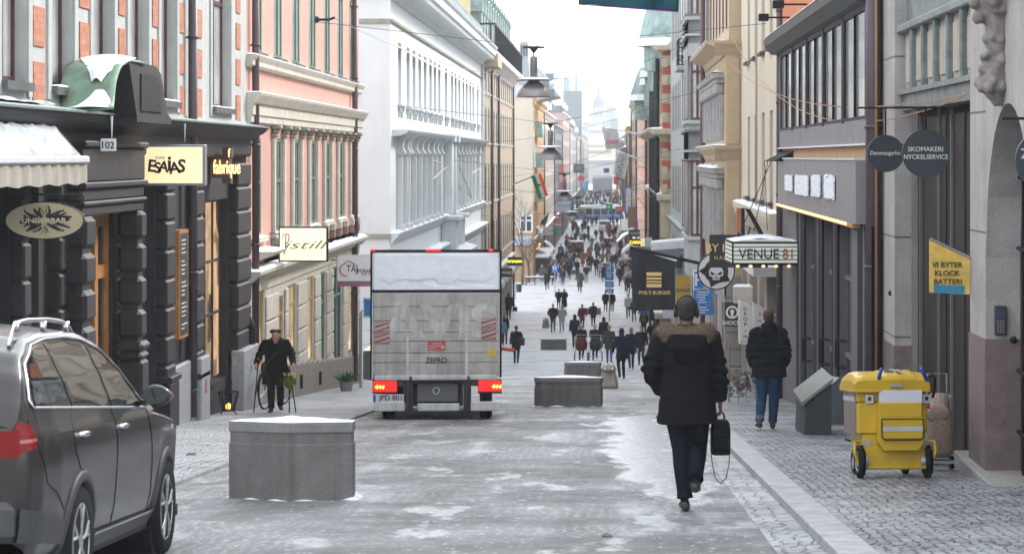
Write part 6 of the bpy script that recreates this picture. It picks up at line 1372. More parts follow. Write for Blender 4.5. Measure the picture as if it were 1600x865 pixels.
for s_ in (1, -1):
    c = q(1398); X_ = lambda u: q(u) if s_ < 0 else 2*q(1400)-q(u)+.0
    mb.tube([(X_(1348), .0, qz(700)), (X_(1337), -.06, qz(700)), (X_(1336), -.08, qz(716)), (X_(1344), -.06, qz(735)), (X_(1352), .0, qz(738))], .016, 8)
mb.tube([(q(1346), .0, qz(740)), (q(1454), .0, qz(740))], .02, 8).box(q(1345), q(1453), -.005, .03, qz(738), qz(706)).box(q(1372), q(1432), -.012, 0, qz(727), qz(722)); mb.build('frame', yel, CT, smooth=False)
for u0, u1 in ((1352, 1364), (1446, 1455)): MB().box(q(u0), q(u1), -.012, .005, qz(706), qz(699)).build('catch', chrome, CT)
MB().box(q(1320)+.16, q(1345), .45, .82, qz(704), qz(700), ch=.01).build('bumper_strip', rubber, CT)
for x, y, r in ((q(1348), .04, .165), (q(1454), .04, .165), (q(1360), .72, .13), (q(1440), .72, .13)):
    wheel(CT, y, x, r, .075, 1 if x > 0 else -1, 0, r*.62, yel if False else mk('alloy', (.42, .42, .43)))
mb = MB()
# ============================================================ STREET OBJECTS
conc_b = mk('block_concrete', (.145, .136, .132), .75, speck=.14, ss_=55, var=.22, vs=1.8, streak=.6, dirt=(.075, .058, .05), bump=.3, bs=70)
conc_l = mk('block_lid_concrete', (.19, .18, .18), .75, speck=.12, ss_=55, var=.15, vs=3, bump=.3, bs=60)
def block(label, poly, h, lid, slope=True, grp='concrete barrier blocks in the roadway'):
    cx = sum(p[0] for p in poly)/len(poly); cy = sum(p[1] for p in poly)/len(poly); R = T('concrete_planter', label, 'concrete block', (cx, cy, G(cy)), org=True, group=grp)
    def ring(e, dz): return [(cx+(x-cx)*(1+e), cy+(y-cy)*(1+e), G(y)+dz) for x, y in poly]
    MB().loft([ring(0.0, -.08), ring(.0, h-lid*2.1), ring(-.02, h-lid*2.05), ring(-.02, h-lid)]).build('body', conc_b, R, bevel=.008)
    MB().loft([ring(.005, h-lid), ring(.005, h)]).build('lid', conc_l, R, bevel=.012)
    mb = MB(); N = 6; rr = [ring(-.03-.16*k, h+[.004, .014, .018, .02, .02, .02][k]) for k in range(N)]
    rr = [[(x, y, z+.012*noise.noise(Vector((x*5, y*5, k)))) for x, y, z in r] for k, r in enumerate(rr)]; mb.loft([ring(.0, h+.003)]+rr); mb.build('snow', snow, R)
    mb = MB(); n = 90; per = []
    L_ = len(poly)
    for k in range(n): t = k/n*L_; i = int(t); f = t-i; a, b = poly[i], poly[(i+1) % L_]; per.append((a[0]+(b[0]-a[0])*f, a[1]+(b[1]-a[1])*f))
    rings = []
    for e, hh in ((-.01, .012), (.015, .018), (.04, .010), (.09, .001)):
        rings.append([(cx+(x-cx)*(1+e*(1+.8*noise.noise(Vector((x*4, y*4, e))))), cy+(y-cy)*(1+e*1.3), G(y)+hh*max(.0, .3+3*noise.noise(Vector((x*5, y*5, 3))))-(.004 if e > .15 else 0)) for x, y in per])
    mb.loft(rings, cap=False); mb.build('snow_edge', snow, R, smooth=True)
    return R
block('large near concrete block, snow topped, in the left foreground road', [(-3.47, 22.2), (-2.88, 21.78), (-2.31, 21.98), (-2.34, 22.5), (-2.95, 22.9), (-3.44, 22.62)], .70, .095)
def pblock(label, u0, u1, uc, v, h, lid=.09, dep=.9, lidf=1):
    d = dfeet(v); x0, x1, xc = xu(u0, d), xu(u1, d), xu(uc, d)
    return block(label, [(x0, d+.35), (xc, d), (x1, d), (x1+.05, d+dep*.7), (x1-.1, d+dep), (x0+.1, d+dep)], h, lid)
pblock('wide brown stained concrete block right of the box truck', 834, 938, 845, 635, .56)
pblock('concrete block partly hidden behind the brown stained one', 881, 937, 884, 590.5, .47)
pblock('small far concrete block alone in the snow beyond the truck', 844.5, 883.5, 846, 547, .57)
pblock('concrete block behind the woman in the burgundy coat', 912, 938, 913, 492, .5)
pblock('tiny grey concrete block right of the blue arrow sign post', 888, 906, 889, 429, .5)
pblock('pale concrete block beside the dark crowd right of centre', 938, 953, 939, 418, .5)
pblock('concrete block just below the red van', 895, 914, 896, 403, .5)
# lions
def lion_mesh():
    mb = MB(); mb.loft([[(a*math.cos(t), .1+b*math.sin(t), z) for t in [2*PI*k/20 for k in range(20)]] for z, a, b in ((.0, .36, .42), (.12, .37, .42), (.4, .31, .36), (.6, .25, .28), (.72, .18, .2))])
    mb.ball((0, -.12, .72), (.19, .2, .19), 16, 10).ball((0, -.30, .68), (.105, .09, .085), 12, 8).ball((-.13, -.02, .88), .055, 8, 6).ball((.13, -.02, .88), .055, 8, 6).ball((0, -.22, .80), (.12, .08, .05)).ball((0, -.0, .70), (.25, .2, .2), 16, 10)
    for k in range(14): t = PI*k/13; mb.ball((.23*math.cos(t), -.05, .66+.17*math.sin(t)), .065, 8, 6)
    for x in (-.17, -.06, .06, .17): mb.tube([(x, -.18, .5), (x*1.25, -.3, .05)], [.05, .07], 8)
    for s_ in (-1, 1): mb.ball((s_*.07, -.305, .755), .022, 6, 5)
    return bake(mb, .02, 3, 'lion_body')
LM = lion_mesh(); LM.materials.append(mk('lion_concrete', (.30, .28, .26), .85, var=.2, streak=.5, vs=4, dirt=(.25, .23, .2)))
for lab, u, v in (('concrete lion bollard beside the hidden block and the navy hooded walker', 951, 606), ('concrete lion bollard left of the couple in pale and black jackets', 853, 512)):
    d = dfeet(v); R = T('lion_bollard', lab, 'lion statue', (xu(u, d), d, G(d)), group='concrete lion bollards'); obj('body', LM, R); R.scale = (.68, .68, .70)
    mb = MB(); mb.grid(lambda a, b: ((a-.5)*.30*(1.1-b*.3), -.30+.3*b, .70+.2*math.sin(PI*b*.55)+.02*noise.noise(Vector((a*7, b*7, 0)))), 10, 8); mb.build('snow', snow, R, smooth=True)
# hanging street lamps and their span wires
lgrey = mk('lamp_grey', (.16, .155, .16), .4, metal=.4, var=.15); lpink = mk('lamp_bowl', (.24, .22, .225), .35, metal=.3, var=.15)
def lamp_master():
    R = T('hanging_street_lamp', 'x', 'street lamp', group='street lamps hanging on span wires')
    MB().lathe([(.40, .0), (.395, .02), (.36, .12), (.27, .25), (.17, .33), (.13, .37), (.14, .42)], (0, 0, 0), 28).build('bowl', lpink, R, smooth=True)
    MB().lathe([(.10, .40), (.41, .385), (.42, .395), (.2, .44), (.09, .45)], (0, 0, 0), 28).build('disc', lgrey, R, smooth=True)
    MB().lathe([(.075, .44), (.085, .45), (.085, .92), (.07, .94), (.02, .95)], (0, 0, 0), 16).build('ballast_tube', lgrey, R, smooth=True)
    MB().tube([(0, 0, .94), (0, 0, 1.02)], .015, 6).prism([(-.02, 1.02), (.02, 1.02), (.1, 1.13), (-.1, 1.13)], 'y', -.03, .03).box(-.25, .25, -.05, .05, 1.13, 1.17).build('clamp', black, R)
    MB().lathe([(.38, .398), (.36, .43), (.2, .455)], (0, 0, 0), 24).build('snow', snow, R, smooth=True)
    return R
L0 = lamp_master(); lamps = [(834, 152, 56), (860, 250, 77), (882, 314, 102), (894, 343, 127), (902, 352, 152), (906, 330, 180)]
labs = ['nearest and largest lamp, hanging against the white sky', 'second hanging lamp, above the green white and orange flag', 'third hanging lamp, left of the white hanging banners', 'hanging lamp with wide disc just below the third one', 'small fifth lamp over the distant crowd', 'sixth lamp, smallest and furthest on its span wire']
wire = mk('steel_wire', (.10, .095, .10), .5, var=0)
def wirebetween(label, a, b, sag=.3, r=.012, mid=None, n=20):
    a, b = Vector(a), Vector(b); pts = []
    for k in range(n+1):
        t = k/n; 
        if mid: 
            m_ = Vector(mid); p = a.lerp(m_, t*2) if t < .5 else m_.lerp(b, t*2-1)
        else: p = a.lerp(b, t)-Vector((0, 0, 4*sag*t*(1-t)))
        pts.append(p)
    c = (a+b)/2; o = MB().tube(pts, r, 5).build('span_wire', wire, None, org=tuple(c)); tag(o, label, 'wire', 'wires across the street'); return o
for k, (u, v, d) in enumerate(lamps):
    R = L0 if k == 0 else dup(L0); x, z = xu(u, d), zv(v, d) if k < 4 else G(d)+7.0
    R.location = (x, d, z); tag(R, labs[k])
    hi = (zv(37, 54.6) if k == 0 else z+2.2)
    wirebetween(['span wire carrying the nearest lamp', 'span wire carrying the second lamp', 'span wire carrying the third lamp', 'span wire carrying the fourth lamp', 'span wire carrying the fifth lamp', 'span wire carrying the sixth lamp'][k], (XL if d < 60 else (XL if d < 175 else -5.5), d, z+1.75), (3.6 if d < 65 else 3.1, d-(1.4 if k == 0 else 0), hi), 0, .008, mid=(x, d, z+1.17))
wirebetween('thin wire from the pink facade across the street', (XL+.4, 56.5, 3.25), (3.2, 82, 4.2), 1.5, .008)
wirebetween('thin low wire crossing above the crowd', (XL, 131, -1.2), (2.8, 126, 1.6), .6, .008)
wirebetween('thin wire above the third lamp', (XL, 110, .6), (3.2, 104, 2.6), .5, .008)
wirebetween('orange cable from the stone building past the framed windows', (3.74, 25.1, (245-148)*25.1/F), (3.2, 65, 2.6), .55, .008).data.materials[0] = mk('orange_cable', (.35, .18, .08), .6)
wirebetween('second orange cable sagging in front of the framed windows', (3.74, 25.3, (245-150)*25.1/F), (3.2, 64, 3.4), 1.1, .008).data.materials[0] = mk('orange_cable', (.35, .18, .08))
wirebetween('thin straight wire in front of the pale grey bays', (XL, 131, -3.2), (3.2, 84, -1.0), .3, .01)
# flags and banners
def cloth(name, label, cat, P, d, col, thick=.012, wav=.05, pole=None, marks=None, group=None, seed=1, n=24, mats=None, cmat=None):
    """P: the four picture corners tl, tr, br, bl of the cloth."""
    c = [Vector((xu(u, d), d, zv(v, d))) for u, v in P]; R = T(name, label, cat, tuple(c[3]), org=True, group=group)
    def f(a, b):
        p = (c[3].lerp(c[2], a)).lerp(c[0].lerp(c[1], a), b); w = wav*(noise.noise(Vector((a*3+seed, b*1.2, 0)))+.4*noise.noise(Vector((a*7, b*3, seed)))); return (p.x, p.y+w, p.z)
    m = cmat or mk('cloth_%d_%d_%d' % tuple(int(q*200) for q in col), col, .85, var=.06, vs=2, transl=.45)
    mb = MB(); mb.grid(f, n, n)
    if mats: 
        for k in range(len(mb.f)): mb.m[k] = mats[1]((k % n+.5)/n, (k//n+.5)/n)
    o = mb.build('cloth', [m]+(mats[0] if mats else []), R, smooth=True); s_ = o.modifiers.new('s', 'SOLIDIFY'); s_.thickness = thick
    if pole: MB().tube([(xu(u, dd), dd, zv(v, dd)) for u, v, dd in pole[0]], pole[1], 8).build('pole', pole[2], R)
    return R, f
fb = mk('banner_black', (.022, .025, .032), .85, var=.15); gold2 = mk('gold_print', (.82, .60, .24), .6, var=.05)
d = 64
R, f = cloth('flag', 'large black flag with gold stacked bars reading PHILS BURGER on a black pole', 'flag', [(986, 388), (1054, 409), (1055, 484), (988, 485)], d, None, wav=.10, cmat=fb, pole=([(984, 386, d), (1092, 411, d), (1140, 421, d+.9)], .045, black))
og = Vector(R['_org'])
MB().box(xu(984.5, d), xu(989, d), d-.02, d+.02, zv(392, d), zv(386, d)).build('clip', black, R)
mb = MB()
for v0, v1 in ((425, 430.5), (433, 436.3), (438.5, 441), (443, 448.5)): mb.box(xu(1010, d), xu(1033.5, d), d-.115, d-.105, zv(v1, d), zv(v0, d))
mb.build('stacked_bars', gold2, R); lettering(R, "PHIL'S BURGER", Vector((xu(1023, d), d-.11, zv(456.5, d)))-og, 5.6*d/F, gold2, sx=.98, bold=.012)
cloth('flag', 'teal banner hanging overhead with a magenta hem at the top edge', 'flag', [(903, -60), (1062, -60), (1060, 19), (904, 7)], 30, (.03, .13, .17), wav=.12)
o = MB().tube([(xu(904, 30), 29.98, zv(7.6, 30)), (xu(1060, 30), 29.98, zv(19.5, 30))], .006, 6).build('hem', mk('magenta_hem', (.5, .06, .4), .6), bpy.data.objects['flag.001'])
MB().tube([(xu(898, 30), 30, zv(-61, 30)), (xu(1070, 30), 30, zv(-61, 30)), (3.7, 31.5, zv(-75, 30))], .02, 8).build('pole', steel, bpy.data.objects['flag.001'])
tri = [mk('flag_white', (.75, .75, .73), .8, transl=.5), mk('flag_green', (.03, .30, .10), .8, transl=.5), mk('ink_blue', (.03, .05, .2), .6)]
org_f = mk('flag_orange', (.8, .18, .04), .8, transl=.5)
R, f = cloth('flag', 'hanging orange white and green striped flag with a small blue wheel', 'flag', [(829.5, 275), (845, 270), (856, 305), (842, 311)], 140, None, wav=.15, cmat=org_f, mats=(tri, lambda a, b: 2 if a < .36 else (1 if a < .70 else 0)), pole=([(802, 288, 150), (846, 270, 140)], .05, white))
MB().lathe([(.08, -.02), (.08, .0)], (xu(843, 140), 139.75, zv(289, 140)), 10, 'y').build('wheel_emblem', tri[2], R)
R, f = cloth('banner', 'white banner with a red name strip hanging over the street', 'banner', [(940, 198), (966, 205), (969, 230), (947, 234)], 150, (.80, .80, .84), wav=.3, pole=([(950, 200, 150), (994, 209, 150), (1022, 201, 149)], .05, white))
MB().box(xu(947, 150), xu(966, 150), 149.45, 149.55, zv(224.5, 150), zv(219, 150)).build('name_strip', mk('crimson', (.5, .03, .10), .6), R); lettering(R, 'KARNELL', Vector((xu(956.5, 150), 149.42, zv(221.7, 150)))-Vector(R['_org']), .13, white, bold=.02)
R, f = cloth('banner', 'tall white banner with grey vertical lettering ending in fano', 'banner', [(963, 237), (983, 243), (976, 281), (958, 272)], 135, (.80, .81, .83), wav=.25, pole=([(961, 235, 135), (1007, 252, 135)], .05, white))
o = lettering(R, 'stefano', Vector((xu(969.5, 135), 134.6, zv(260, 135)))-Vector(R['_org']), .3, mk('grey_ink', (.12, .12, .14), .6), bold=.015, sx=1.25); o.rotation_euler = (0, -1.30, 0)
cloth('flag', 'small green flag on an angled white pole over the left shopfronts', 'flag', [(845, 345), (858, 333), (852, 352), (844, 351)], 250, (.02, .17, .13), wav=.2, pole=([(841, 351, 250), (863, 323, 250)], .04, white))
cloth('flag', 'small green and white flag on the left by the round white sign', 'flag', [(866, 352), (871, 354), (874, 364), (868, 368)], 300, (.06, .40, .30), wav=.2, pole=([(860, 349, 300), (877, 352, 300)], .03, white))
R, f = cloth('flag', 'green flag with a white heart above the bus', 'flag', [(947, 318), (957, 319), (956, 329), (947, 328)], 200, (.02, .30, .14), wav=.15, pole=([(946, 316, 200), (968, 321, 200)], .04, white))
lettering(R, 'O', Vector((xu(951.5, 200), 199.8, zv(323, 200)))-Vector(R['_org']), .2, white)
# signs along the right
S_ = sign('shop_sign', 'black rectangular sign with gold letters BY HAIR behind the canopy sign', 'shop sign', 1108.5, 366.5, 1200, 418, 50.8, (.025, .025, .025), lines=[('BY HAIR', 1136, 387, 13, gold2, dict(bold=.01)), ('HAIR', 1128, 402.5, 6, gold2, dict(spacing=1.4))], wallX=XR)
d = 58; c = Vector((xu(1119, d), d, zv(423.5, d))); R = T('round_sign', 'round white sign with a black star and grinning skull', 'shop sign', tuple(c), org=True); r_ = 29.5*d/F
cir = lambda r, n=40: [(c.x+r*math.cos(2*PI*k/n), c.z+r*math.sin(2*PI*k/n)) for k in range(n)]
MB().prism(cir(r_), 'y', d, d+.12).build('rim', black, R); MB().prism(cir(r_*.93), 'y', d-.008, d+.05).build('face', mk('sign_white', (.66, .66, .68), .5, var=.03), R)
star = []
for k in range(10):
    a = PI/2+PI*k/5; star.append((c.x+r_*(.92 if k % 2 == 0 else .50)*math.cos(a+.31), c.z+r_*(.90 if k % 2 == 0 else .62)*math.sin(a+.31)))
MB().prism(star, 'y', d-.016, d-.004).build('star', ink, R); MB().prism(cir(r_*.64), 'y', d-.018, d-.004).build('disc', ink, R)
K = lambda pts: [(c.x+r_*x*.86, c.z+r_*(z*.78-.20)) for x, z in pts]
wsk = mk('sign_white', (.66, .66, .68))
sk = MB().prism(K([(-.20, -.34), (.20, -.34), (.24, -.12), (.42, -.05), (.45, .25), (.36, .45), (.15, .57), (-.15, .57), (-.36, .45), (-.45, .25), (-.42, -.05), (-.24, -.12)]), 'y', d-.026, d-.018).build('skull', wsk, R)
mb = MB(); 
for s_ in (-1, 1): mb.prism(K([(s_*.06, .08), (s_*.36, .26), (s_*.34, .05), (s_*.2, -.02)]), 'y', d-.032, d-.026)
mb.prism(K([(-.06, -.1), (0, .03), (.06, -.1)]), 'y', d-.032, d-.026); mb.prism(K([(-.2, -.17), (.2, -.17), (.2, -.21), (-.2, -.21)]), 'y', d-.032, d-.026)
for x in (-.1, 0, .1): mb.prism(K([(x-.012, -.18), (x+.012, -.18), (x+.012, -.33), (x-.012, -.33)]), 'y', d-.032, d-.026)
mb.build('skull_features', ink, sk); MB().tube([(c.x, d+.06, c.z+r_), (c.x, d+.06, c.z+r_+.1), (XR, d+.06, c.z+r_+.12)], .02, 6).build('bracket', black, R)
blu = (.02, .19, .52)
R = sign('parking_sign', 'blue parking and notice boards on a grey pole beside the skull sign', 'road sign', 1083, 422.5, 1101, 452, 68, blu, frame=(white, .03), rough=.4)
og = Vector(R['_org']); d = 68
MB().box(xu(1084, d), xu(1113, d), d-.01, d+.03, zv(476, d), zv(453, d), ch=.004).box(xu(1085, d), xu(1114, d), d-.01, d+.03, zv(491.5, d), zv(477, d), ch=.004).build('notice_board', mk('face_blue', blu, .4, var=.05), R)
mb = MB(); r3 = random.Random(8)
for v in (456, 460, 464, 468, 472, 480, 484, 488): a = r3.uniform(1088, 1092); b = r3.uniform(1100, 1109); mb.box(xu(a, d), xu(b, d), d-.016, d-.01, zv(v+.7, d), zv(v-.7, d))
mb.build('print', white, R); lettering(R, 'P', Vector((xu(1092, d), d-.02, zv(437, d)))-og, .35, white, bold=.02); MB().tube([(xu(1115, d), d+.05, G(d)), (xu(1115, d), d+.05, zv(420, d))], .04, 8).box(xu(1101, d), xu(1116, d), d+.03, d+.06, zv(440, d), zv(436, d)).build('pole', steel, R)
R = sign('shop_sign', 'small black sign with a white skull above the word SHOCK on the grey wall', 'shop sign', 1132, 472, 1154, 510, 64, (.022, .022, .022), lines=[('SHOCK', 1143, 504, 6.5, white, dict(bold=.03, sx=.95))])
d = 64; mb = MB(); mb.lathe([(.17, d-.012), (.17, d-.008)], (xu(1144, d), 0, zv(487.5, d)), 20, 'y').mat(1).lathe([(.12, d-.018), (.12, d-.012)], (xu(1144, d), 0, zv(487.5, d)), 20, 'y').mat(0).ball((xu(1144, d), d-.012, zv(486.5, d)), (.075, .01, .08), 10, 6).box(xu(1144, d)-.035, xu(1144, d)+.035, d-.022, d-.012, zv(494, d), zv(489, d)); mb.build('emblem', [white, ink], R)
R, f = cloth('banner_sign', 'white vertical banner reading DROP IN beside the shopfronts', 'banner', [(1153, 468), (1175, 476), (1175.5, 540), (1153.5, 537)], 54, (.88, .86, .85), wav=.04)
d = 54
for k, chh in enumerate('DROPIN'): lettering(R, chh, Vector((xu(1164.5, d), d-.05, zv((482, 490, 498, 506.5, 516.5, 525)[k], d)))-Vector(R['_org']), 6*d/F, mk('brown_ink', (.22, .10, .05) if k < 2 else (.02, .02, .02), .6) if k < 2 else ink, bold=.02)
lettering(R, 'BY JACOBS', Vector((xu(1164.5, d), d-.05, zv(532.5, d)))-Vector(R['_org']), 2*d/F, mk('grey_ink', (.12, .12, .14)))
R, f = cloth('banner_sign', 'second white banner reading SHOP above the woman in the puffer coat', 'banner', [(1175, 473), (1200, 488), (1200, 550), (1176, 545)], 52, (.86, .85, .84), wav=.04, pole=([(1173, 471, 52), (1214, 493, 52)], .015, white))
d = 52
for k, chh in enumerate('SHOP'): lettering(R, chh, Vector((xu(1187, d), d-.05, zv(490+11*k, d)))-Vector(R['_org']), 6*d/F, mk('brown_ink', (.22, .10, .05), .6), bold=.02)
R = sign('lamp_box', 'square white lamp box on a bracket above the DROP IN banner', 'lamp', 1147, 448, 1176, 474, 60, (.55, .56, .56), wallX=XR, th=.4); mb = MB(); snow_patch(mb, xu(1146, 60), xu(1177, 60), 60, 60.4, zv(448, 60), .06, .08); mb.build('snow', snow, R)
R = T('sunshade', 'retracted white awning with snow on its long arm on the right side', 'awning', (3.2, 85, -3), org=True); d = 85
MB().loft([[(xu(1018, d), d+t, zv(391, d)), (xu(1018, d), d+t, zv(381, d)), (3.2, d+t, zv(374.5, d)), (3.2, d+t, zv(386, d))] for t in (0, 1.5)]).build('cassette', mk('white_bar', (.6, .62, .65)), R); MB().loft([[(xu(1018, d), d+t, zv(380.8, d)), (3.2, d+t, zv(374.3, d)), (3.2, d+t, zv(372, d)), (xu(1020, d), d+t, zv(378, d))] for t in (.05, 1.4)]).build('snow', snow, R)
MB().tube([(2.2, d, zv(384, d)), (3.2, d+1, zv(400, d))], .03).build('arm', steel, R)
R = T('sloping_awning', 'black awning sloping down above the yellow lettered sign', 'awning', (2.8, 112, -5), org=True); d = 110
mb = MB(); mb.loft([[(xu(984, 118), 118, zv(384, 118)), (xu(1056, 100), 100, zv(407, 100)), (3.1, 100, zv(398, 100)), (3.1, 118, zv(378, 118))], [(xu(984, 118), 118, zv(390, 118)), (xu(1056, 100), 100, zv(418, 100)), (3.1, 100, zv(418, 100)), (3.1, 118, zv(390, 118))]]); mb.build('canvas', fb, R); MB().tube([(xu(985, 118), 117.9, zv(384, 118)), (xu(1056, 100), 99.9, zv(406.5, 100))], .05).build('snow', snow, R)
# small signs: name, label, u0 v0 u1 v1 d colour text textcol
for lab, u0, v0, u1, v1, d, col, txt, tcol, gl in [
 ('small black sign reading WHYRED projecting from the left wall', 777, 419, 800, 433, 140, (.02, .02, .02), 'WHYRED', (.7, .7, .7), None),
 ('small black sign with glowing yellow letters on the left', 793, 401.5, 816, 415, 150, (.02, .02, .02), 'GYMGRIX', (.8, .65, .05), .6),
 ('blue and white sign reading MOTVATT on the ochre wall base', 800, 369, 831, 383, 229.4, (.55, .58, .62), 'MOTVATT', (.05, .25, .6), None),
 ('yellow on black sign reading CARA beside the dark awning', 984, 373, 1001, 384, 118, (.02, .02, .02), 'CARA', (.9, .5, .02), .9),
 ('dark green sign with pale letters above the yellow CARA sign', 984, 358.5, 1000, 370, 125, (.03, .07, .06), 'KLENKIN', (.6, .65, .6), None),
 ('yellow board with a black line drawing behind the black flag', 1056.5, 431, 1079, 476, 88, (.60, .36, .04), 'BURGER', (.08, .05, .02), None),
 ('pale yellow lit square sign right of the CARA sign', 1001, 373, 1008, 386, 116, (.65, .55, .35), '', (0, 0, 0), .3),
 ('small square white framed sign right of the pale yellow one', 1009, 371, 1019, 386, 112, (.55, .60, .56), 'OPTIK', (.1, .3, .2), None),
 ('tall brown vertical sign on the pink building', 981, 323, 994, 355, 165, (.24, .17, .12), '', (0, 0, 0), None),
 ('tall blue and white vertical sign above the brown one', 978, 294, 986, 332, 190, (.28, .36, .55), 'H', (.6, .4, .2), None),
 ('pink and blue vertical neon sign above the dark green sign', 991, 345, 997, 358, 150, (.35, .06, .20), 'OJ', (.1, .1, .6), None),
 ('red vertical sign with white letters on the left', 873, 258, 881, 300, 340, (.72, .16, .12), 'S', (.8, .8, .8), None),
 ('white square banner sign with blue letters under the third lamp', 872, 311, 892, 332, 330, (.55, .57, .64), 'BANGER', (.1, .25, .5), None),
 ('red square sign with white letters on the left', 867, 335, 875, 343, 320, (.62, .03, .06), 'Re', (.8, .8, .8), None),
 ('small orange sign under the red square sign', 869, 346, 879, 352, 320, (.68, .16, .05), '', (0, 0, 0), None),
 ('white sign with round grey emblem on the left', 848, 354, 864, 367, 250, (.60, .56, .54), 'ZYM', (.3, .3, .3), None),
 ('grey projecting sign box over the left awnings', 830, 369, 847, 378, 240, (.12, .12, .12), 'MODE', (.4, .4, .4), None),
 ('dark board with green and blue screen across the street end', 896, 256, 913, 270, 330, (.10, .12, .15), 'o', (.25, .5, .1), None),
 ('small red and white sign below the dark screen board', 903, 275, 913, 282, 380, (.65, .05, .08), '', (0, 0, 0), None),
 ('small blue lit poster sign left of the white tent', 911, 284, 917, 295, 420, (.06, .30, .55), '', (0, 0, 0), .2),
 ('blue sign near the white tent', 943, 263, 952, 270, 400, (.05, .10, .30), '', (0, 0, 0), None),
 ('red and blue sign pair under the tall white banner', 959, 276, 967, 288, 300, (.55, .06, .10), '', (0, 0, 0), None),
 ('orange sign beside the bus on the right', 960, 298, 966, 305, 440, (.65, .25, .03), '', (0, 0, 0), None),
 ('round topped dark red sign near the bus', 962, 323, 975, 331, 250, (.40, .08, .07), 'BAR', (.6, .4, .3), None),
 ('white sign with dark strip on the right by the bus', 971, 342, 982, 360, 200, (.55, .60, .55), '', (0, 0, 0), None),
 ('white projecting notice below the black flag', 1036, 480, 1058, 497, 95, (.55, .52, .56), '', (0, 0, 0), None)]:
    tm = mk('text_%d_%d_%d' % tuple(int(c_*99) for c_ in tcol), tcol, .6, var=0, emit=tcol if gl and gl > .5 else None, es=1.2 if gl and gl > .5 else 0) if txt else None
    side_w = None
    sign('small_sign', lab, 'sign', u0, v0, u1, v1, d, col, glow=gl if gl and gl < .5 else None, lines=[(txt, (u0+u1)/2, (v0+v1)/2, min((v1-v0)*.5, (u1-u0)/max(1, len(txt))*1.15), tm, dict(bold=.02))] if txt else (), wallX=XL if (u0 < 900 and d < 350 and d != 229.4) else ((2.8 if d < 165 else 2.7) if u0 > 970 and d < 260 else None), th=.15, bracket=1)
# round signs on the near right
for lab, u, v, r, d, lines in (('round charcoal sign with serif word Dammsugarhuset', 1384, 240, 29, 30, [('Dammsugarhu', 1383, 240, 6.5, .9)]), ('round charcoal sign reading SKOMAKERI NYCKELSERVICE', 1447, 239.5, 37.5, 26, [('SKOMAKERI', 1446, 233, 7.5, 1.0), ('NYCKELSERVICE', 1447, 245, 7.5, .92)]), ('charcoal round sign cut off by the right edge', 1633, 250, 46, 20, [('Z', 1602, 240, 16, 1)])):
    c = Vector((xu(u, d), d, zv(v, d))); R = T('round_sign', lab, 'shop sign', tuple(c), org=True); r_ = r*d/F
    MB().prism([(c.x+r_*math.cos(2*PI*k/48), c.z+r_*math.sin(2*PI*k/48)) for k in range(48)], 'y', d, d+.05).build('disc', mk('charcoal_sign', (.028, .034, .042), .5, var=.08), R)
    for t_, uu, vv, h, sx in lines: lettering(R, t_, Vector((xu(uu, d), d-.006, zv(vv, d)))-c, h*d/F, mk('sign_text_white', (.6, .6, .6), .6, var=0), sx=sx, bold=.012)
    zz = zv(171, d)+.02 if d > 21 else c.z+r_+.1; MB().tube([(c.x-.35, d+.025, zz), (XN+.15, d+.025, zz)], .014, 6).tube([(c.x, d+.025, zz), (c.x, d+.025, c.z+r_*.9)], .01, 6).build('bracket', black, R)
# yellow banner sign
d = 24.9; P_ = lambda u, v: (xu(u, d), zv(v, d)); R = T('yellow_sign', 'small yellow trapezoid banner reading VI BYTER KLOCK BATTERI with blue strip', 'banner', (xu(1484, d), d, zv(460, d)), org=True)
MB().prism([P_(1452, 375), P_(1516, 404), P_(1515, 460), P_(1452, 457)], 'y', d, d+.012).build('cloth', mk('worn_yellow', (.62, .42, .08), .6, var=.25, vs=8, streak=.3, dirt=(.6, .5, .3)), R)
MB().prism([P_(1459, 444.5), P_(1507, 446), P_(1507, 459), P_(1459, 457.5)], 'y', d-.005, d).build('blue_strip', mk('worn_blue', (.03, .22, .36), .6, var=.2), R)
for t_, u, v in (('VI BYTER', 1480, 413.5), ('KLOCK', 1480, 426.5), ('BATTERI', 1481, 439.5)): lettering(R, t_, Vector((xu(u, d), d-.006, zv(v, d)))-Vector(R['_org']), 8.4*d/F, mk('brown_black_ink', (.05, .04, .03), .6), bold=.022, sx=1.02)
MB().tube([(xu(1453, d), d, zv(373, d)), (xu(1520, d), d, zv(404.5, d))], .014, 8).build('pole', mk('dull_pole', (.25, .24, .24), .5), R)
# pedestrian signs
def ped(label, u0, v0, u1, vf, boards):
    d = dfeet(vf); uc = (u0+u1)/2; R = T('pedestrian_sign', label, 'road sign', (xu(uc, d), d, G(d)), org=True); top = min(b[0] for b in boards)
    MB().tube([(xu(uc, d), d, G(d)), (xu(uc, d), d, zv(top-2, d))], .045, 8).build('pole', steel, R)
    for k, (a, b, kind) in enumerate(boards):
        o = MB().box(xu(u0, d), xu(u1, d), d-.1, d-.06, zv(b, d), zv(a, d)).build('board', mk('face_blue', blu), R); mb = MB(); s_ = d/F
        if kind == 'ped':
            for du in (-2.2, 1.2): x = xu(uc+du, d); z = zv((a+b)/2, d); mb.ball((x, d-.11, z+3.4*s_), (.9*s_, .01, .9*s_), 8, 6).prism([(x-1.2*s_, z+2.2*s_), (x+1.2*s_, z+2.2*s_), (x+.5*s_, z-.5*s_), (x+1.2*s_, z-4*s_), (x, z-1*s_), (x-1.2*s_, z-4*s_), (x-.5*s_, z-.5*s_)], 'y', d-.115, d-.1)
        else:
            for q in (.3, .55, .8): mb.box(xu(u0+2, d), xu(u1-3, d), d-.105, d-.1, zv(a+(b-a)*q+.4, d), zv(a+(b-a)*q-.4, d))
        mb.build('pictogram', white, o)
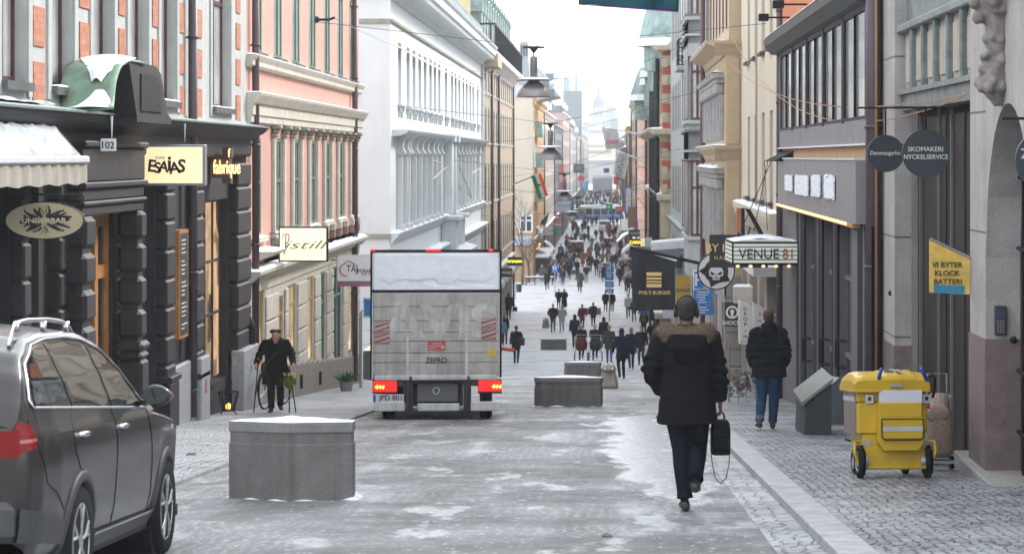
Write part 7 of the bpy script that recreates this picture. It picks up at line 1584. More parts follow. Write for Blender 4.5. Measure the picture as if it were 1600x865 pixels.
ped('tall post with four blue and white pedestrian boards in the street', 945.5, 0, 959, 502, [(415, 425, 'ped'), (426, 437.5, 'ped'), (439, 449, 't'), (450.5, 457.5, 't')])
ped('post with a square blue pedestrian sign left of the walking couple', 862.5, 0, 871.5, 459, [(413.5, 425.5, 'ped')])
d = 45; 
R = T('road_sign', 'blue road sign on a grey pole left of the box truck', 'road sign', (xu(563, 60), 60, G(60)), org=True); d = 60
MB().tube([(xu(563.5, d), d, G(d)), (xu(563.5, d), d, zv(488, d))], .04, 8).tube([(xu(563.5, d), d, zv(488, d)), (xu(572, d), d, zv(480, d))], .02).build('pole', steel, R); MB().box(xu(567, d), xu(584, d), d-.02, d, zv(497, d), zv(464, d), ch=.008).mat(1).box(xu(569, d), xu(582, d), d-.026, d-.02, zv(494, d), zv(467, d)).build('board', [white, mk('face_blue', blu)], R)
R = T('street_cabinet', 'dark green street cabinet with snow on top behind the truck', 'cabinet', (xu(577, 70), 70, G(70)), org=True); d = 70
MB().box(xu(567, d), xu(600, d), d, d+.6, G(d), G(d)+.85, ch=.03).build('body', mk('dark_green_metal', (.04, .06, .05), .5, var=.3, vs=6), R); mb = MB(); snow_patch(mb, xu(567, d), xu(600, d), d, d+.6, G(d)+.85, .08, .1); mb.build('snow', snow, R)
# globe planter, baskets, fire basket, flowers
wick = mk('wicker', (.10, .055, .035), .8, var=.5, vs=30, bump=.8, bs=45); leaf = mk('leaf_green', (.05, .10, .035), .7, var=.5, vs=30); heath = mk('heather_pink', (.22, .08, .13), .8, var=.5, vs=40)
def plant(mb, c, r, h, n, lean=.6, w=.012):
    for k in range(n):
        a = rnd.uniform(0, 2*PI); q = rnd.uniform(0, r); t = rnd.uniform(.5, 1); b = Vector((c[0]+q*.5*math.cos(a), c[1]+q*.5*math.sin(a), c[2])); e = b+Vector((lean*q*math.cos(a)+rnd.uniform(-.03, .03), lean*q*math.sin(a), h*t)); s_ = Vector((math.sin(a), -math.cos(a), 0))*w
        m_ = b.lerp(e, .6); mb.add([b, m_+s_, e, m_-s_], [(0, 1, 2, 3)])
def basket(label, u, v, r, h, rx=1.0, kind='heath'):
    d = dfeet(v); R = T('wicker_planter', label, 'planter', (xu(u, d), d, G(d)+.03)); mb = MB()
    mb.loft([[(rr*rx*math.cos(t)*(1+.02*math.sin(t*24)), rr*math.sin(t), z) for t in [2*PI*k/48 for k in range(48)]] for rr, z in ((r*.8, 0), (r*.86, h*.3), (r*.93, h*.65), (r, h*.95), (r*1.05, h), (r*.95, h*.99), (r*.9, h*.8))]); mb.build('basket', wick, R, smooth=True)
    mb = MB(); plant(mb, (0, 0, h*.8), r*1.3, .30, 260, 1.0); mb.build('foliage', leaf, R); mb = MB(); plant(mb, (.05, 0, h*.8), r*1.2, .34, 160, 1.0, .01); mb.build('flowers', heath, R)
basket('wicker basket with heather standing by the black pillar', 307, 652, .20, .42); basket('wicker basket of evergreen half hidden behind the car mirror', 243, 664, .22, .45, 1.0)
R = T('fire_basket', 'black iron fire basket with a small flame by the wall', 'fire basket', (xu(357, dfeet(650)), dfeet(650), G(dfeet(650))+.03)); mb = MB()
for k in range(12): t = 2*PI*k/12; mb.tube([(.10*math.cos(t), .1*math.sin(t), .06), (.18*math.cos(t), .18*math.sin(t), .40)], .009, 5)
for z, r in ((.4, .18), (.1, .12)): mb.tube([(r*math.cos(2*PI*k/16), r*math.sin(2*PI*k/16), z) for k in range(17)], .01, 5)
for x in (-.14, .14): mb.tube([(x, -.12, 0), (x, .12, 0)], .012, 5).tube([(x, 0, 0), (x*.6, 0, .08)], .01, 5)
mb.build('basket', black, R); MB().ball((0, 0, .14), (.05, .05, .06), 10, 8).build('flame', mk('flame', (1, .5, .1), .5, var=0, emit=(1, .4, .06), es=1.6), R)
R = T('plant_pot', 'small zinc pot with trailing ivy by the cream wall', 'plant pot', (xu(541, dfeet(613)), dfeet(613), G(dfeet(613))+.03)); MB().lathe([(.13, 0), (.16, .22), (.17, .23)], (0, 0, 0), 16).build('pot', mk('zinc_pot', (.2, .2, .2), .5), R); mb = MB(); plant(mb, (0, 0, .2), .22, .28, 120, 1.4, .02); mb.build('foliage', leaf, R)
R = T('low_bench', 'low dark metal stand beside the wicker basket', 'stand', (xu(278, dfeet(655)), dfeet(655), G(dfeet(655))+.03)); MB().box(-.28, .14, -.1, .3, .40, .44, ch=.01).tube([(.10, 0, .42), (.16, 0, .3), (.14, 0, .1), (.0, 0, .02)], .02).tube([(-.2, .1, .42), (-.2, .1, 0)], .02).box(-.12, .16, -.05, .05, 0, .03).build('frame', black, R)
# bicycle against the cream wall
R = T('bicycle', 'dark city bicycle leaning against the wall behind the old man', 'bicycle', (xu(414, 44.6)-.0, 44.6, G(44.6)+.03), rz=math.radians(-12)); 
def bwheel(y):
    w = bpy.data.objects.new('wheel', None); COL.objects.link(w); w.parent = R; w.location = (0, y, .35); MB().tube([(0, .34*math.cos(2*PI*k/36), .34*math.sin(2*PI*k/36)) for k in range(37)], .02, 8).build('tyre', rubber, w, smooth=True); mb = MB(); mb.tube([(0, .32*math.cos(2*PI*k/36), .32*math.sin(2*PI*k/36)) for k in range(37)], .01, 6)
    for k in range(18): t = 2*PI*k/18; mb.tube([(.015*(-1)**k, 0, 0), (0, .32*math.cos(t), .32*math.sin(t))], .003, 4)
    mb.build('spokes', steel, w)
bwheel(0); bwheel(1.05)
MB().tube([(0, 0, .35), (0, .1, .75), (0, .08, .95)], .015).tube([(0, .1, .78), (0, .5, .35), (0, .65, .85)], .015).tube([(0, .1, .85), (0, .62, .8)], .015).tube([(0, .5, .35), (0, 1.05, .35), (0, .63, .75)], .012).build('frame', black, R); MB().tube([(-.26, .25, .98), (-.2, .1, 1.02), (0, .06, 1.0), (.2, .1, 1.02), (.26, .25, .98)], .013).build('handlebar', steel, R); MB().ball((0, .67, .9), (.07, .13, .035), 12, 8).build('saddle', black, R, smooth=True)
MB().tube([(0, -.37*math.cos(t), .35+.37*math.sin(t)) for t in [k*.2 for k in range(11)]], [(.03, .008)]*11, 8).build('mudguard', black, R)
R = T('flower_bunch', 'bunch of yellow and green flowers in a bag beside the old man', 'flowers', (xu(452, 43.0), 43.0, G(43)+.55)); mb = MB(); plant(mb, (0, 0, -.1), .13, .26, 160, .9, .012); mb.build('leaves', mk('fresh_leaf', (.12, .2, .04), .6, var=.4, vs=30), R); mb = MB(); 
for k in range(26): mb.ball((rnd.uniform(-.11, .11), rnd.uniform(-.1, .1), rnd.uniform(-.05, .2)), .02, 6, 5)
mb.build('blossoms', mk('yellow_blossom', (.6, .5, .1), .6), R); MB().tube([(0, 0, -.55), (0, 0, -.1)], .012, 6).box(-.08, .08, -.06, .06, -.55, -.52).build('stand', black, R)
# cabinet with sloping top, leaning boards, shopping trolley, postcard rack
R = T('sloping_cabinet', 'dark box with a pale sloping top by the black doors', 'cabinet', (xu(1272, 33.5), 33.5, G(34)+.07), org=True); x0, x1 = xu(1251, 34), xu(1293, 34); g_ = G(34)+.02
MB().prism([(x0, g_), (x1, g_), (x1, g_+.80), (x0+.02, g_+.50)], 'y', 33.4, 35.0).build('body', mk('charcoal_box', (.03, .032, .038), .5, var=.15), R); MB().prism([(x0-.03, g_+.50), (x1+.02, g_+.83), (x1+.02, g_+.88), (x0-.03, g_+.55)], 'y', 33.35, 35.05).build('lid', mk('pale_lid', (.17, .17, .155), .6, var=.1), R)
R = T('leaning_boards', 'grey wooden boards leaning against the granite pier', 'boards', (3.7, 26.5, G(26.5)+.07), org=True)
for k in range(5): MB().loft([[(3.42+.04*k, y+.0, G(26.5)+.05), (3.45+.04*k, y, G(26.5)+.05), (3.72+.02*k, y, G(26.5)+.85-.05*k), (3.69+.02*k, y, G(26.5)+.85-.05*k)] for y in (26.0+.3*k, 26.28+.3*k)]).build('board', mk('grey_board', (.13, .14, .15), .7, var=.25, streak=.3), R)
R = T('shopping_trolley', 'beige woven shopping trolley bag standing behind the yellow mail trolley', 'trolley bag', (xu(1466, 25.3), 25.3, G(25.3)+.07)); mb = MB(); mb.loft([[(a*math.cos(t)*(abs(math.cos(t))**-.3 if abs(math.cos(t)) > .1 else 1), b*math.sin(t), z) for t in [2*PI*k/24+.01 for k in range(24)]] for z, a, b in ((.14, .13, .1), (.2, .155, .12), (.5, .15, .12), (.62, .135, .11), (.68, .09, .07), (.80, .08, .05))])
mb.build('bag', mk('beige_weave', (.33, .25, .20), .9, var=.45, vs=45, bump=.5, bs=80), R, smooth=True); MB().tube([(-.13, .08, .06), (-.1, .08, 1.0), (.1, .08, 1.0), (.13, .08, .06)], .012).box(-.15, .15, -.12, .12, .08, .11).build('frame', steel, R); 
for s_ in (-1, 1): MB().lathe([(.07, -.02), (.07, .02)], (s_*.15, .08, .07), 16, 'x').build('wheel', rubber, R)
MB().ball((-.02, -.1, .6), (.13, .03, .10), 14, 8).build('flap', mk('beige_weave', (.33, .25, .20)), R, smooth=True)
d = 47.5; R = T('postcard_rack', 'wire rack of colourful postcards and magazines outside the shop', 'postcard rack', (xu(1160, d), d, G(d)+.07)); mb = MB(); 
for x in (-.25, -.08, .08, .25): mb.tube([(x, 0, 0), (x, 0, .68)], .012, 5)
for z in (.12, .3, .48, .66): mb.tube([(-.25, 0, z), (.25, 0, z)], .01, 5)
mb.tube([(-.25, -.3, 0), (-.25, .3, 0)], .015).tube([(.25, -.3, 0), (.25, .3, 0)], .015).tube([(-.27, -.02, 0), (-.27, -.02, 1.15)], .014); mb.build('frame', steel, R); r3 = random.Random(12)
cols = [mk('card_%d' % k, c_, .5, var=.3, vs=30) for k, c_ in enumerate([(.2, .05, .05), (.04, .08, .2), (.35, .35, .34), (.05, .05, .06), (.16, .13, .11), (.25, .2, .1), (.1, .12, .12)])]
for k in range(64): x = r3.uniform(-.23, .23); z = r3.uniform(.12, .58); y_ = -.05-.10*r3.random(); MB().box(x-r3.uniform(.015, .04), x+r3.uniform(.015, .04), y_, y_+.01, z, z+r3.uniform(.03, .10)).build('postcard', r3.choice(cols), R)
# far cafe clutter: awnings, benches, bins, trees
for lab, u0, v0, u1, v1, d, c_ in (('white sloping awning on the left by the yellow lamps', 850, 378, 866, 392, 262, (.55, .55, .55)), ('striped snowy awning above the dark cafe front on the left', 838, 390, 861, 402, 245, (.30, .27, .26)), ('small white awning below the green flag', 836, 355, 846, 366, 240, (.5, .5, .5)), ('snowy awning over the right hand crowd', 972, 386, 990, 398, 150, (.50, .50, .50)), ('pink edged awning bar right of the crowd', 964, 366, 982, 380, 190, (.40, .14, .16))):
    R = T('awning', lab, 'awning', (xu(u0, d), d, zv(v1, d)), org=True); L_ = u0 < 900; a, b = (u0, v0), (u1, v1)
    P0 = [(xu(u0, d), zv(v0 if L_ else v1, d)), (xu(u1, d), zv(v1 if L_ else v0, d))]; mb = MB(); mb.loft([[(P0[0][0], d, P0[0][1]), (P0[1][0], d, P0[1][1]), (P0[1][0], d, P0[1][1]+.08), (P0[0][0], d, P0[0][1]+.08)], [(P0[0][0], d+5, P0[0][1]), (P0[1][0], d+5, P0[1][1]), (P0[1][0], d+5, P0[1][1]+.08), (P0[0][0], d+5, P0[0][1]+.08)]]); mb.build('canvas', mk('awn_%d' % int(c_[0]*100+c_[1]*10), c_, .8, var=.2), R)
    MB().box(P0[1][0]-.1 if L_ else P0[0][0]-.02, P0[1][0] if L_ else P0[0][0]+.1, d-.02, d+5, (P0[1][1] if L_ else P0[0][1])-.35, (P0[1][1] if L_ else P0[0][1])+.03).build('valance', mk('awn_%d' % int(c_[0]*100+c_[1]*10), c_), R); MB().loft([[(P0[0][0], d+.1, P0[0][1]+.09), (P0[1][0], d+.1, P0[1][1]+.09), (P0[0][0]*.5+P0[1][0]*.5, d+.1, (P0[0][1]+P0[1][1])/2+.25)], [(P0[0][0], d+4.9, P0[0][1]+.09), (P0[1][0], d+4.9, P0[1][1]+.09), (P0[0][0]*.5+P0[1][0]*.5, d+4.9, (P0[0][1]+P0[1][1])/2+.25)]]).build('snow', snow, R)
opal = mk('yellow_globe', (1, .8, .2), .5, var=0, emit=(1, .7, .12), es=1.8)
R = T('string_lights', 'three glowing yellow bulbs in front of the left cafe', 'lights', (xu(842, 238), 238, zv(388, 238)), org=True); mb = MB().tube([(xu(836, 238), 238, zv(384, 238)), (xu(846, 238), 238, zv(378, 238))], .02)
mb.build('cord', black, R)
for u, v in ((838.5, 388), (842, 385), (843, 381)): MB().ball((xu(u, 238), 238, zv(v, 238)), .07, 8, 6).build('bulb', opal, R)
R = T('cafe_front', 'dark cafe front with glass screens and stools on the left', 'cafe front', (-6.4, 250, G(250)), org=True)
MB().box(-8.5, -5.9, 238, 262, G(250), G(250)+2.0).build('screen', mk('dark_cafe', (.06, .05, .045), .6, var=.5, vs=2), R); MB().box(-6.2, -5.2, 242, 256, G(250), G(250)+1.1).build('counter', mk('brown_cafe', (.14, .08, .05), .7, var=.4, vs=2), R); MB().box(-8.5, -5.7, 237.5, 262, G(250)+2.0, G(250)+2.12).build('snow', snow, R)
R = T('snowy_bench', 'long dark bench with snow on the seat beneath the black signs', 'bench', (xu(815, 178), dfeet(445), G(dfeet(445)))); 
MB().box(-1.2, 1.4, -.25, .25, .62, .70).build('seat', black, R); MB().box(-1.2, 1.4, -.23, .23, .70, .80, ch=.03).build('snow', snow, R)
for x in (-1.1, -.3, .6, 1.3): MB().box(x-.04, x+.04, -.2, .2, 0, .62).build('leg', black, R)
d = dfeet(467); R = T('litter_bin', 'dark green litter bin on a post at the left kerb', 'litter bin', (xu(806, d), d, G(d))); MB().tube([(-.02, 0, 0), (-.02, 0, 1.2)], .04).build('post', steel, R); MB().lathe([(.17, .55), (.2, .6), (.22, 1.15), (.2, 1.2)], (.25, -.05, 0), 14).build('bin', mk('bin_green', (.03, .05, .045), .5), R); MB().lathe([(.2, 1.2), (.17, 1.26), (.05, 1.28)], (.25, -.05, 0), 14).build('snow', snow, R)
bark = mk('bark', (.12, .10, .085), .9, var=.3)
def bare_tree(label, x, y, h, seed, sp=1.0):
    R = T('bare_tree', label, 'tree', (x, y, G(y))); r_ = random.Random(seed); tr = MB(); br = MB(); tr.tube([(0, 0, 0), (.05, 0, h*.2), (-.03, 0, h*.42)], [.14, .11, .085], 8)
    def grow(p, d, L_, r, k):
        q = p+d*L_; m_ = p.lerp(q, .5)+Vector((r_.uniform(-.1, .1), r_.uniform(-.1, .1), 0))*L_*.5; br.tube([p, m_, q], [r, r*.8, r*.55], 5 if k > 1 else 4)
        if k:
            for _ in range(3 if k > 1 else 2): nd = (d+Vector((r_.uniform(-.7, .7), r_.uniform(-.7, .7), r_.uniform(-.15, .5)))*sp).normalized(); grow(q if _ else m_, nd, L_*r_.uniform(.55, .8), r*.55, k-1)
    for _ in range(4): a = r_.uniform(0, 2*PI); grow(Vector((-.03, 0, h*(.40-.03*_))), Vector((math.cos(a)*.5, math.sin(a)*.3, 1)).normalized(), h*.24, .06, 4)
    tr.build('trunk', bark, R); br.build('crown', bark, R)
bare_tree('bare thin tree in front of the cream end wall on the left', xu(816, 221), 221, 9.5, 3); bare_tree('bare bush with brown twigs beside the cafe', xu(826, 228), 228, 4.6, 8, 1.4)
# distant vehicles
def small_car(name, label, cat, x, y, rz, L_, W_, H_, col, van=False, coach=False):
    R = T(name, label, cat, (x, y, G(y)), rz=rz); pm = mk('paint_%d_%d_%d' % tuple(int(c_*99) for c_ in col), col, .3, var=.05, coat=.5)
    prof = [(-L_/2, .3), (-L_/2, .9 if not coach else H_-.1), (-L_/2+.15, H_*.62)] if not coach else [(-L_/2, .35), (-L_/2, H_)]
    if coach: P_ = [(-L_/2, .35), (-L_/2, H_-.1), (-L_/2+.1, H_), (L_/2-.1, H_), (L_/2, H_-.3), (L_/2, .35)]
    elif van: P_ = [(-L_/2, .3), (-L_/2, H_*.55), (-L_/2+.12, H_*.95), (-L_/2+.5, H_), (L_/2-1.6, H_), (L_/2-.9, H_*.6), (L_/2-.1, H_*.5), (L_/2, .3)]
    else: P_ = [(-L_/2, .3), (-L_/2, H_*.55), (-L_/2+.5, H_*.62), (-L_/2+1.0, H_), (L_/2-1.9, H_), (L_/2-1.2, H_*.62), (L_/2-.15, H_*.5), (L_/2, .3)]
    MB().prism(P_, 'x', -W_/2, W_/2).build('body', pm, R, bevel=.06)
    wz0, wz1 = (H_*.60, H_*.92) if not coach else (1.3, 2.5); mb = MB()
    a, b = (-L_/2+.7, L_/2-1.65) if not coach else (-L_/2+.2, L_/2-.3); n = 3 if not coach else 8
    for s_ in (-1, 1):
        for k in range(n): y0_, y1_ = a+(b-a)*k/n+.05, a+(b-a)*(k+1)/n-.05; mb.box(s_*(W_/2-.01), s_*(W_/2+.006), y0_, y1_, wz0, wz1)
    mb.box(-W_*.40, W_*.40, -L_/2-.006+(.0 if van or coach else .35), -L_/2+.3, wz0, wz1).box(-W_*.42, W_*.42, L_/2-1.45 if not coach else L_/2-.1, L_/2-1.0 if not coach else L_/2+.01, wz0, wz1*.98); mb.build('windows', glass, R)
    for s_ in (-1, 1):
        MB().box(s_*W_*.36, s_*W_*.49, -L_/2-.02, -L_/2+.05, H_*.42, H_*.55 if not van else H_*.75).build('tail_light', mk('red_lens', (.5, .01, .012)), R); MB().box(s_*W_*.32, s_*W_*.46, L_/2-.08, L_/2+.02, H_*.38, H_*.47).build('headlight', chrome, R)
        for yy in (-L_/2+.8, L_/2-.85): MB().lathe([(.31, -.1), (.31, .1)], (s_*(W_/2-.08), yy, .31), 18, 'x').build('wheel', rubber, R)
    return R
d = dfeet(398.5); small_car('van', 'dark red people carrier seen from behind among pedestrians', 'van', xu(901, d), d+2, 0, 4.0, 1.75, 1.75, (.20, .03, .035), van=True)
d = dfeet(362); small_car('van', 'white van in front of the blue and white bus', 'van', xu(944, d), d+2, PI, 4.6, 1.9, 1.8, (.55, .56, .57), van=True)
d = dfeet(389); small_car('parked_car', 'pale silver car half hidden by the right hand crowd', 'car', xu(957, d), d+1, -PI/2, 3.9, 1.7, 1.5, (.45, .46, .47)); small_car('parked_car', 'silver grey car with snow behind the pink awning bar', 'car', xu(979, 250), 250, .1, 4.2, 1.75, 1.5, (.35, .37, .40))
B = small_car('bus', 'blue and white city bus crossing the end of the street', 'bus', xu(938, 455), 455, PI/2, 12, 2.5, 3.0, (.50, .55, .56), coach=True); MB().box(-1.27, 1.27, -5.9, 5.9, .5, 1.2).build('blue_stripe', mk('bus_blue', (.02, .12, .45), .4), B); MB().box(-1.2, 1.2, -5.8, 5.8, 3.0, 3.12).build('snow', snow, B)
# brackets of projecting lamps on the pink building and snow piles
def plain_lamp(label, u, v, d, X):
    R = T('wall_lamp', label, 'lamp', (xu(u, d), d, zv(v, d)), org=True); MB().tube([(X, d, zv(v, d)+.3), (xu(u, d), d, zv(v, d))], .03).build('arm', steel, R); MB().loft([[(xu(u-4, d), d-.1, zv(v, d)-.06), (xu(u+4, d), d-.1, zv(v, d)-.06), (xu(u+4, d), d+.25, zv(v, d)), (xu(u-4, d), d+.25, zv(v, d))], [(xu(u-3, d), d-.1, zv(v, d)+.06), (xu(u+4, d), d-.1, zv(v, d)+.1), (xu(u+4, d), d+.25, zv(v, d)+.1), (xu(u-3, d), d+.25, zv(v, d)+.06)]]).build('head', snow, R)
plain_lamp('snow covered wall lamp on the banded brick building', 1010, 294, 150, 2.8); plain_lamp('second snow covered wall lamp on the banded brick building', 1026, 305, 135, 2.8)
# ============================================================ PEOPLE
tcoat = mk('coat_cloth', (1, 1, 1), .9, var=.25, vs=9, bump=.35, bs=14, tint=True, spec=.15); tpant = mk('trouser_cloth', (1, 1, 1), .9, var=.2, vs=8, bump=.3, bs=18, tint=True, spec=.15)
thair = mk('hair', (1, 1, 1), .8, var=.35, vs=40, bump=.5, bs=60, tint=True); skin = mk('skin', (.50, .27, .19), .55, var=.08, vs=12); shoe = mk('shoe_leather', (.02, .017, .016), .5, var=.2)
sole = mk('shoe_sole', (.25, .24, .23), .7)
V3 = Vector
def skeleton(st=.28, arms=.25, elbow=.12, spread=.0, pushing=False, pocket=False, lean=.03):
    """Facing +y, height 1.80. st: half stride."""
    J = {}
    for s, k in ((-1, 'L'), (1, 'R')):
        f = st*s; hip = V3((s*.095, 0, .93)); ank = V3((s*.09, f, .085 + (.0 if f >= 0 else .05+abs(f)*.12)))
        mid = (hip+ank)/2; d = (ank-hip).length; bend = math.sqrt(max(0, .46**2-(d/2)**2)) if d < .92 else .02
        knee = mid+V3((0, bend+.02, 0)); J['hip'+k], J['knee'+k], J['ank'+k] = hip, knee, ank; J['toe'+k] = ank+V3((s*.03, .17, -.045 if f >= 0 else -.09))
        sh = V3((s*.185, lean, 1.46)); J['sh'+k] = sh
        if pushing: J['el'+k] = sh+V3((s*.07, .10, -.27)); J['wr'+k] = sh+V3((s*-.02, .36, -.36))
        elif pocket: J['el'+k] = sh+V3((s*.13, -.06, -.27)); J['wr'+k] = sh+V3((s*.03, .12, -.44))
        else: J['el'+k] = sh+V3((s*(.06+spread), -s*arms*.45, -.29)); J['wr'+k] = J['el'+k]+V3((s*.01, -s*arms*.6+.07, -.25))
    J['head'] = V3((0, lean+.035, 1.67)); J['neck'] = V3((0, lean, 1.50)); J['lean'] = lean; return J
def hand(mb, wr, d, s, grip=False, fr=.0085):
    d = d.normalized(); side = V3((0, 1, 0)); side = (side-d*side.dot(d)).normalized(); nrm = d.cross(side)*(-s)
    mb.tube([wr-d*.02, wr+d*.03, wr+d*.085], [(.02, .026), (.019, .038), (.015, .036)], 10) if abs(d.z) < 2 else None
    for k in range(4):
        b = wr+d*.08+side*(.028-.019*k); L = (.068, .078, .072, .055)[k]
        if grip: p = [b, b+d*.03+nrm*.004, b+d*.045+nrm*.03, b+d*.02+nrm*.045]
        else: p = [b, b+d*L*.5+nrm*.005, b+d*L*.85+nrm*.018, b+d*L+nrm*.03]
        mb.tube(p, [fr, fr*.95, fr*.85, fr*.7], 7)
    b = wr+d*.03+side*.034; mb.tube([b, b+d*.03+side*.018+nrm*.01, b+d*.055+side*.018+nrm*.02], [fr*1.15, fr, fr*.8], 7)
def body_mesh(J, vox, grip=(), hands=True, fr=.0085, lw=1.0):
    mb = MB()
    for k, s in (('L', -1), ('R', 1)):
        h, n, a, t = J['hip'+k], J['knee'+k], J['ank'+k], J['toe'+k]
        mb.tube([h+V3((0, 0, .06)), h, h.lerp(n, .5), n, n.lerp(a, .35), n.lerp(a, .8), a+V3((0, 0, .02))], [.09, .098*lw**.5, .084*lw, .066*lw, .064*lw, .052*lw, .058*lw], 14)
        f = (t-a); f.z = 0; f = f.normalized(); hz = a.z-.085
        mb.loft([[tuple(a+f*q+V3((f.y, -f.x, 0))*w*math.cos(u)+V3((0, 0, -.042+dz+.043*hh*math.sin(u)+(q*(t.z-a.z+.045)*2 if q > 0 else 0)))) for u in [2*PI*i/12 for i in range(12)]] for q, w, hh, dz in ((-.075, .02, .6, 0), (-.06, .038, 1.1, .005), (0, .042, 1.3, .012), (.08, .047, .9, .0), (.15, .045, .7, -.006), (.19, .022, .4, -.01))])
        mb.tube([J['sh'+k], J['el'+k], J['wr'+k]], [.055, .042, .030], 12)
        if hands: hand(mb, J['wr'+k], J['wr'+k]-J['el'+k], s, k in grip, fr)
    ln = J['lean']
    mb.loft([[(rx*math.cos(u), ln*(z-.9)/.6+ry*math.sin(u), z) for u in [2*PI*i/20 for i in range(20)]] for z, rx, ry in ((.86, .10, .08), (.92, .155, .115), (1.02, .15, .11), (1.15, .145, .10), (1.32, .17, .115), (1.42, .175, .105), (1.48, .12, .085), (1.51, .06, .06))])
    H = J['head']; hf = J.get('face', V3((0, 1, 0))); rt = V3((hf.y, -hf.x, 0)).normalized(); up = rt.cross(hf)
    mb.tube([J['neck']-V3((0, 0, .06)), H-up*.05], [.062, .055], 12); W_ = lambda x, y, z: H+rt*x+hf*y+up*z
    mb.loft([[tuple(W_(a*math.cos(u), c0+b*math.sin(u), z)) for u in [2*PI*i/18 for i in range(18)]] for z, a, b, c0 in ((-.115, .03, .035, .055), (-.10, .048, .055, .04), (-.06, .062, .075, .02), (-.01, .070, .088, .008), (.04, .076, .094, 0), (.08, .07, .086, -.004), (.11, .05, .06, -.006), (.125, .02, .025, -.006))])
    mb.tube([W_(0, .088, .02), W_(0, .112, -.018), W_(0, .092, -.028)], [.008, .014, .010], 8)
    for s in (-1, 1): mb.ball(tuple(W_(s*.077, -.005, -.002)), (.010, .018, .028), 8, 6)
    mb.tube([W_(-.022, .090, -.058), W_(0, .096, -.058), W_(.022, .090, -.058)], .007, 6)
    me = bake(mb, vox, 2, 'body')
    for m in (skin, tpant, shoe, sole): me.materials.append(m)
    wl, wr_ = J['wrL'], J['wrR']
    for p in me.polygons:
        c = p.center; low = min(J['ankL'].z, J['ankR'].z)
        fz = J['ankL'].z if abs(c.y-J['ankL'].y)+abs(c.x-J['ankL'].x) < abs(c.y-J['ankR'].y)+abs(c.x-J['ankR'].x) else J['ankR'].z
        if c.z < fz+.0 : p.material_index = 2
        elif c.z < 1.0 and (c-wl).length > .19 and (c-wr_).length > .19: p.material_index = 1
    return me
def coat_mesh(J, vox, hem=.80, puff=1.0, fold=.006, flare=1.0, collar=True, hood=False, quilt=0):
    mb = MB(); ln = J['lean']
    rings = [(1.53, .075, .07), (1.50, .115, .09), (1.46, .17, .115), (1.40, .205, .13), (1.30, .205, .145), (1.15, .19, .14), (1.02, .195*flare**.3, .145), (.9, .21*flare**.6, .155), (hem, .22*flare, .16)]
    rings = [r for r in rings if r[0] > hem+.02]+[rings[-1]]
    mb.loft([[(rx*puff*math.cos(u), ln*(z-.9)/.6+ry*puff*math.sin(u), z) for u in [2*PI*i/24 for i in range(24)]] for z, rx, ry in rings])
    for k in 'LR': 
        sh, el, wr = J['sh'+k], J['el'+k], J['wr'+k]; s = -1 if k == 'L' else 1
        mb.tube([sh+V3((-s*.05, 0, .0)), sh, sh.lerp(el, .5), el, el.lerp(wr, .5), el.lerp(wr, .98)], [.075*puff, .085*puff, .074*puff, .066*puff, .060*puff, .050*puff], 14)
    if collar: mb.tube([V3((0, ln, 1.46)), V3((0, ln+.01, 1.56))], [(.10, .09), (.075, .07)], 14)
    if hood: H = J['head']; mb.ball(tuple(H+V3((0, -.012, .01))), (.105, .105, .135), 16, 12); mb.tube([V3((0, ln-.02, 1.48)), H+V3((0, -.03, -.05))], [.11, .095], 14)
    def disp(p):
        n = noise.noise(p*5)*fold*1.6+noise.noise(V3((p.x*9, p.y*9, p.z*16)))*fold
        if quilt: n += .007*math.sin(p.z*2*PI/quilt)
        for k in 'LR':
            if (p-J['el'+k]).length < .14: n += fold*1.2*math.sin((p-J['el'+k]).dot(V3((0, .4, 1)))*70)
        return n
    me = bake(mb, vox, 5, 'coat', disp); return me
def hair_mesh(J, vox, kind):
    mb = MB(); H = J['head']
    if kind == 'beanie': mb.ball(tuple(H+V3((0, -.008, .055))), (.092, .11, .10), 16, 10)
    elif kind == 'hood': mb.ball(tuple(H+V3((0, -.02, .01))), (.105, .105, .14), 16, 12).tube([H+V3((0, -.03, -.05)), H+V3((0, -.03, -.19))], [.09, .11], 14)
    elif kind == 'long': mb.ball(tuple(H+V3((0, -.015, .045))), (.09, .105, .095), 16, 10).ball(tuple(H+V3((0, -.06, -.06))), (.085, .06, .13), 14, 10)
    else: mb.ball(tuple(H+V3((0, -.016, .05))), (.084, .102, .085), 16, 10).ball(tuple(H+V3((0, -.04, .0))), (.078, .07, .075), 14, 10)
    return bake(mb, vox, 2, 'hair', lambda p: .003*noise.noise(p*50))
POSES = {'a': skeleton(.24, .25), 'b': skeleton(-.24, -.25), 'c': skeleton(.10, .1, spread=.03), 'p': skeleton(.08, .1, pocket=True), 'q': skeleton(.16, .1, pushing=True)}
PM = {}
def pget(kind, pose, arg=None):
    k = (kind, pose, arg)
    if k not in PM:
        J = POSES[pose]
        if kind == 'body': me = body_mesh(J, .028)
        elif kind == 'coat': me = coat_mesh(J, .030, {'j': .84, 'm': .70, 'l': .45, 'd': .22}[arg], fold=.008, flare={'j': 1, 'm': 1.0, 'l': 1.1, 'd': 1.25}[arg]); me.materials.append(tcoat)
        else: me = hair_mesh(J, .026, arg); me.materials.append(thair)
        PM[k] = me
    return PM[k]
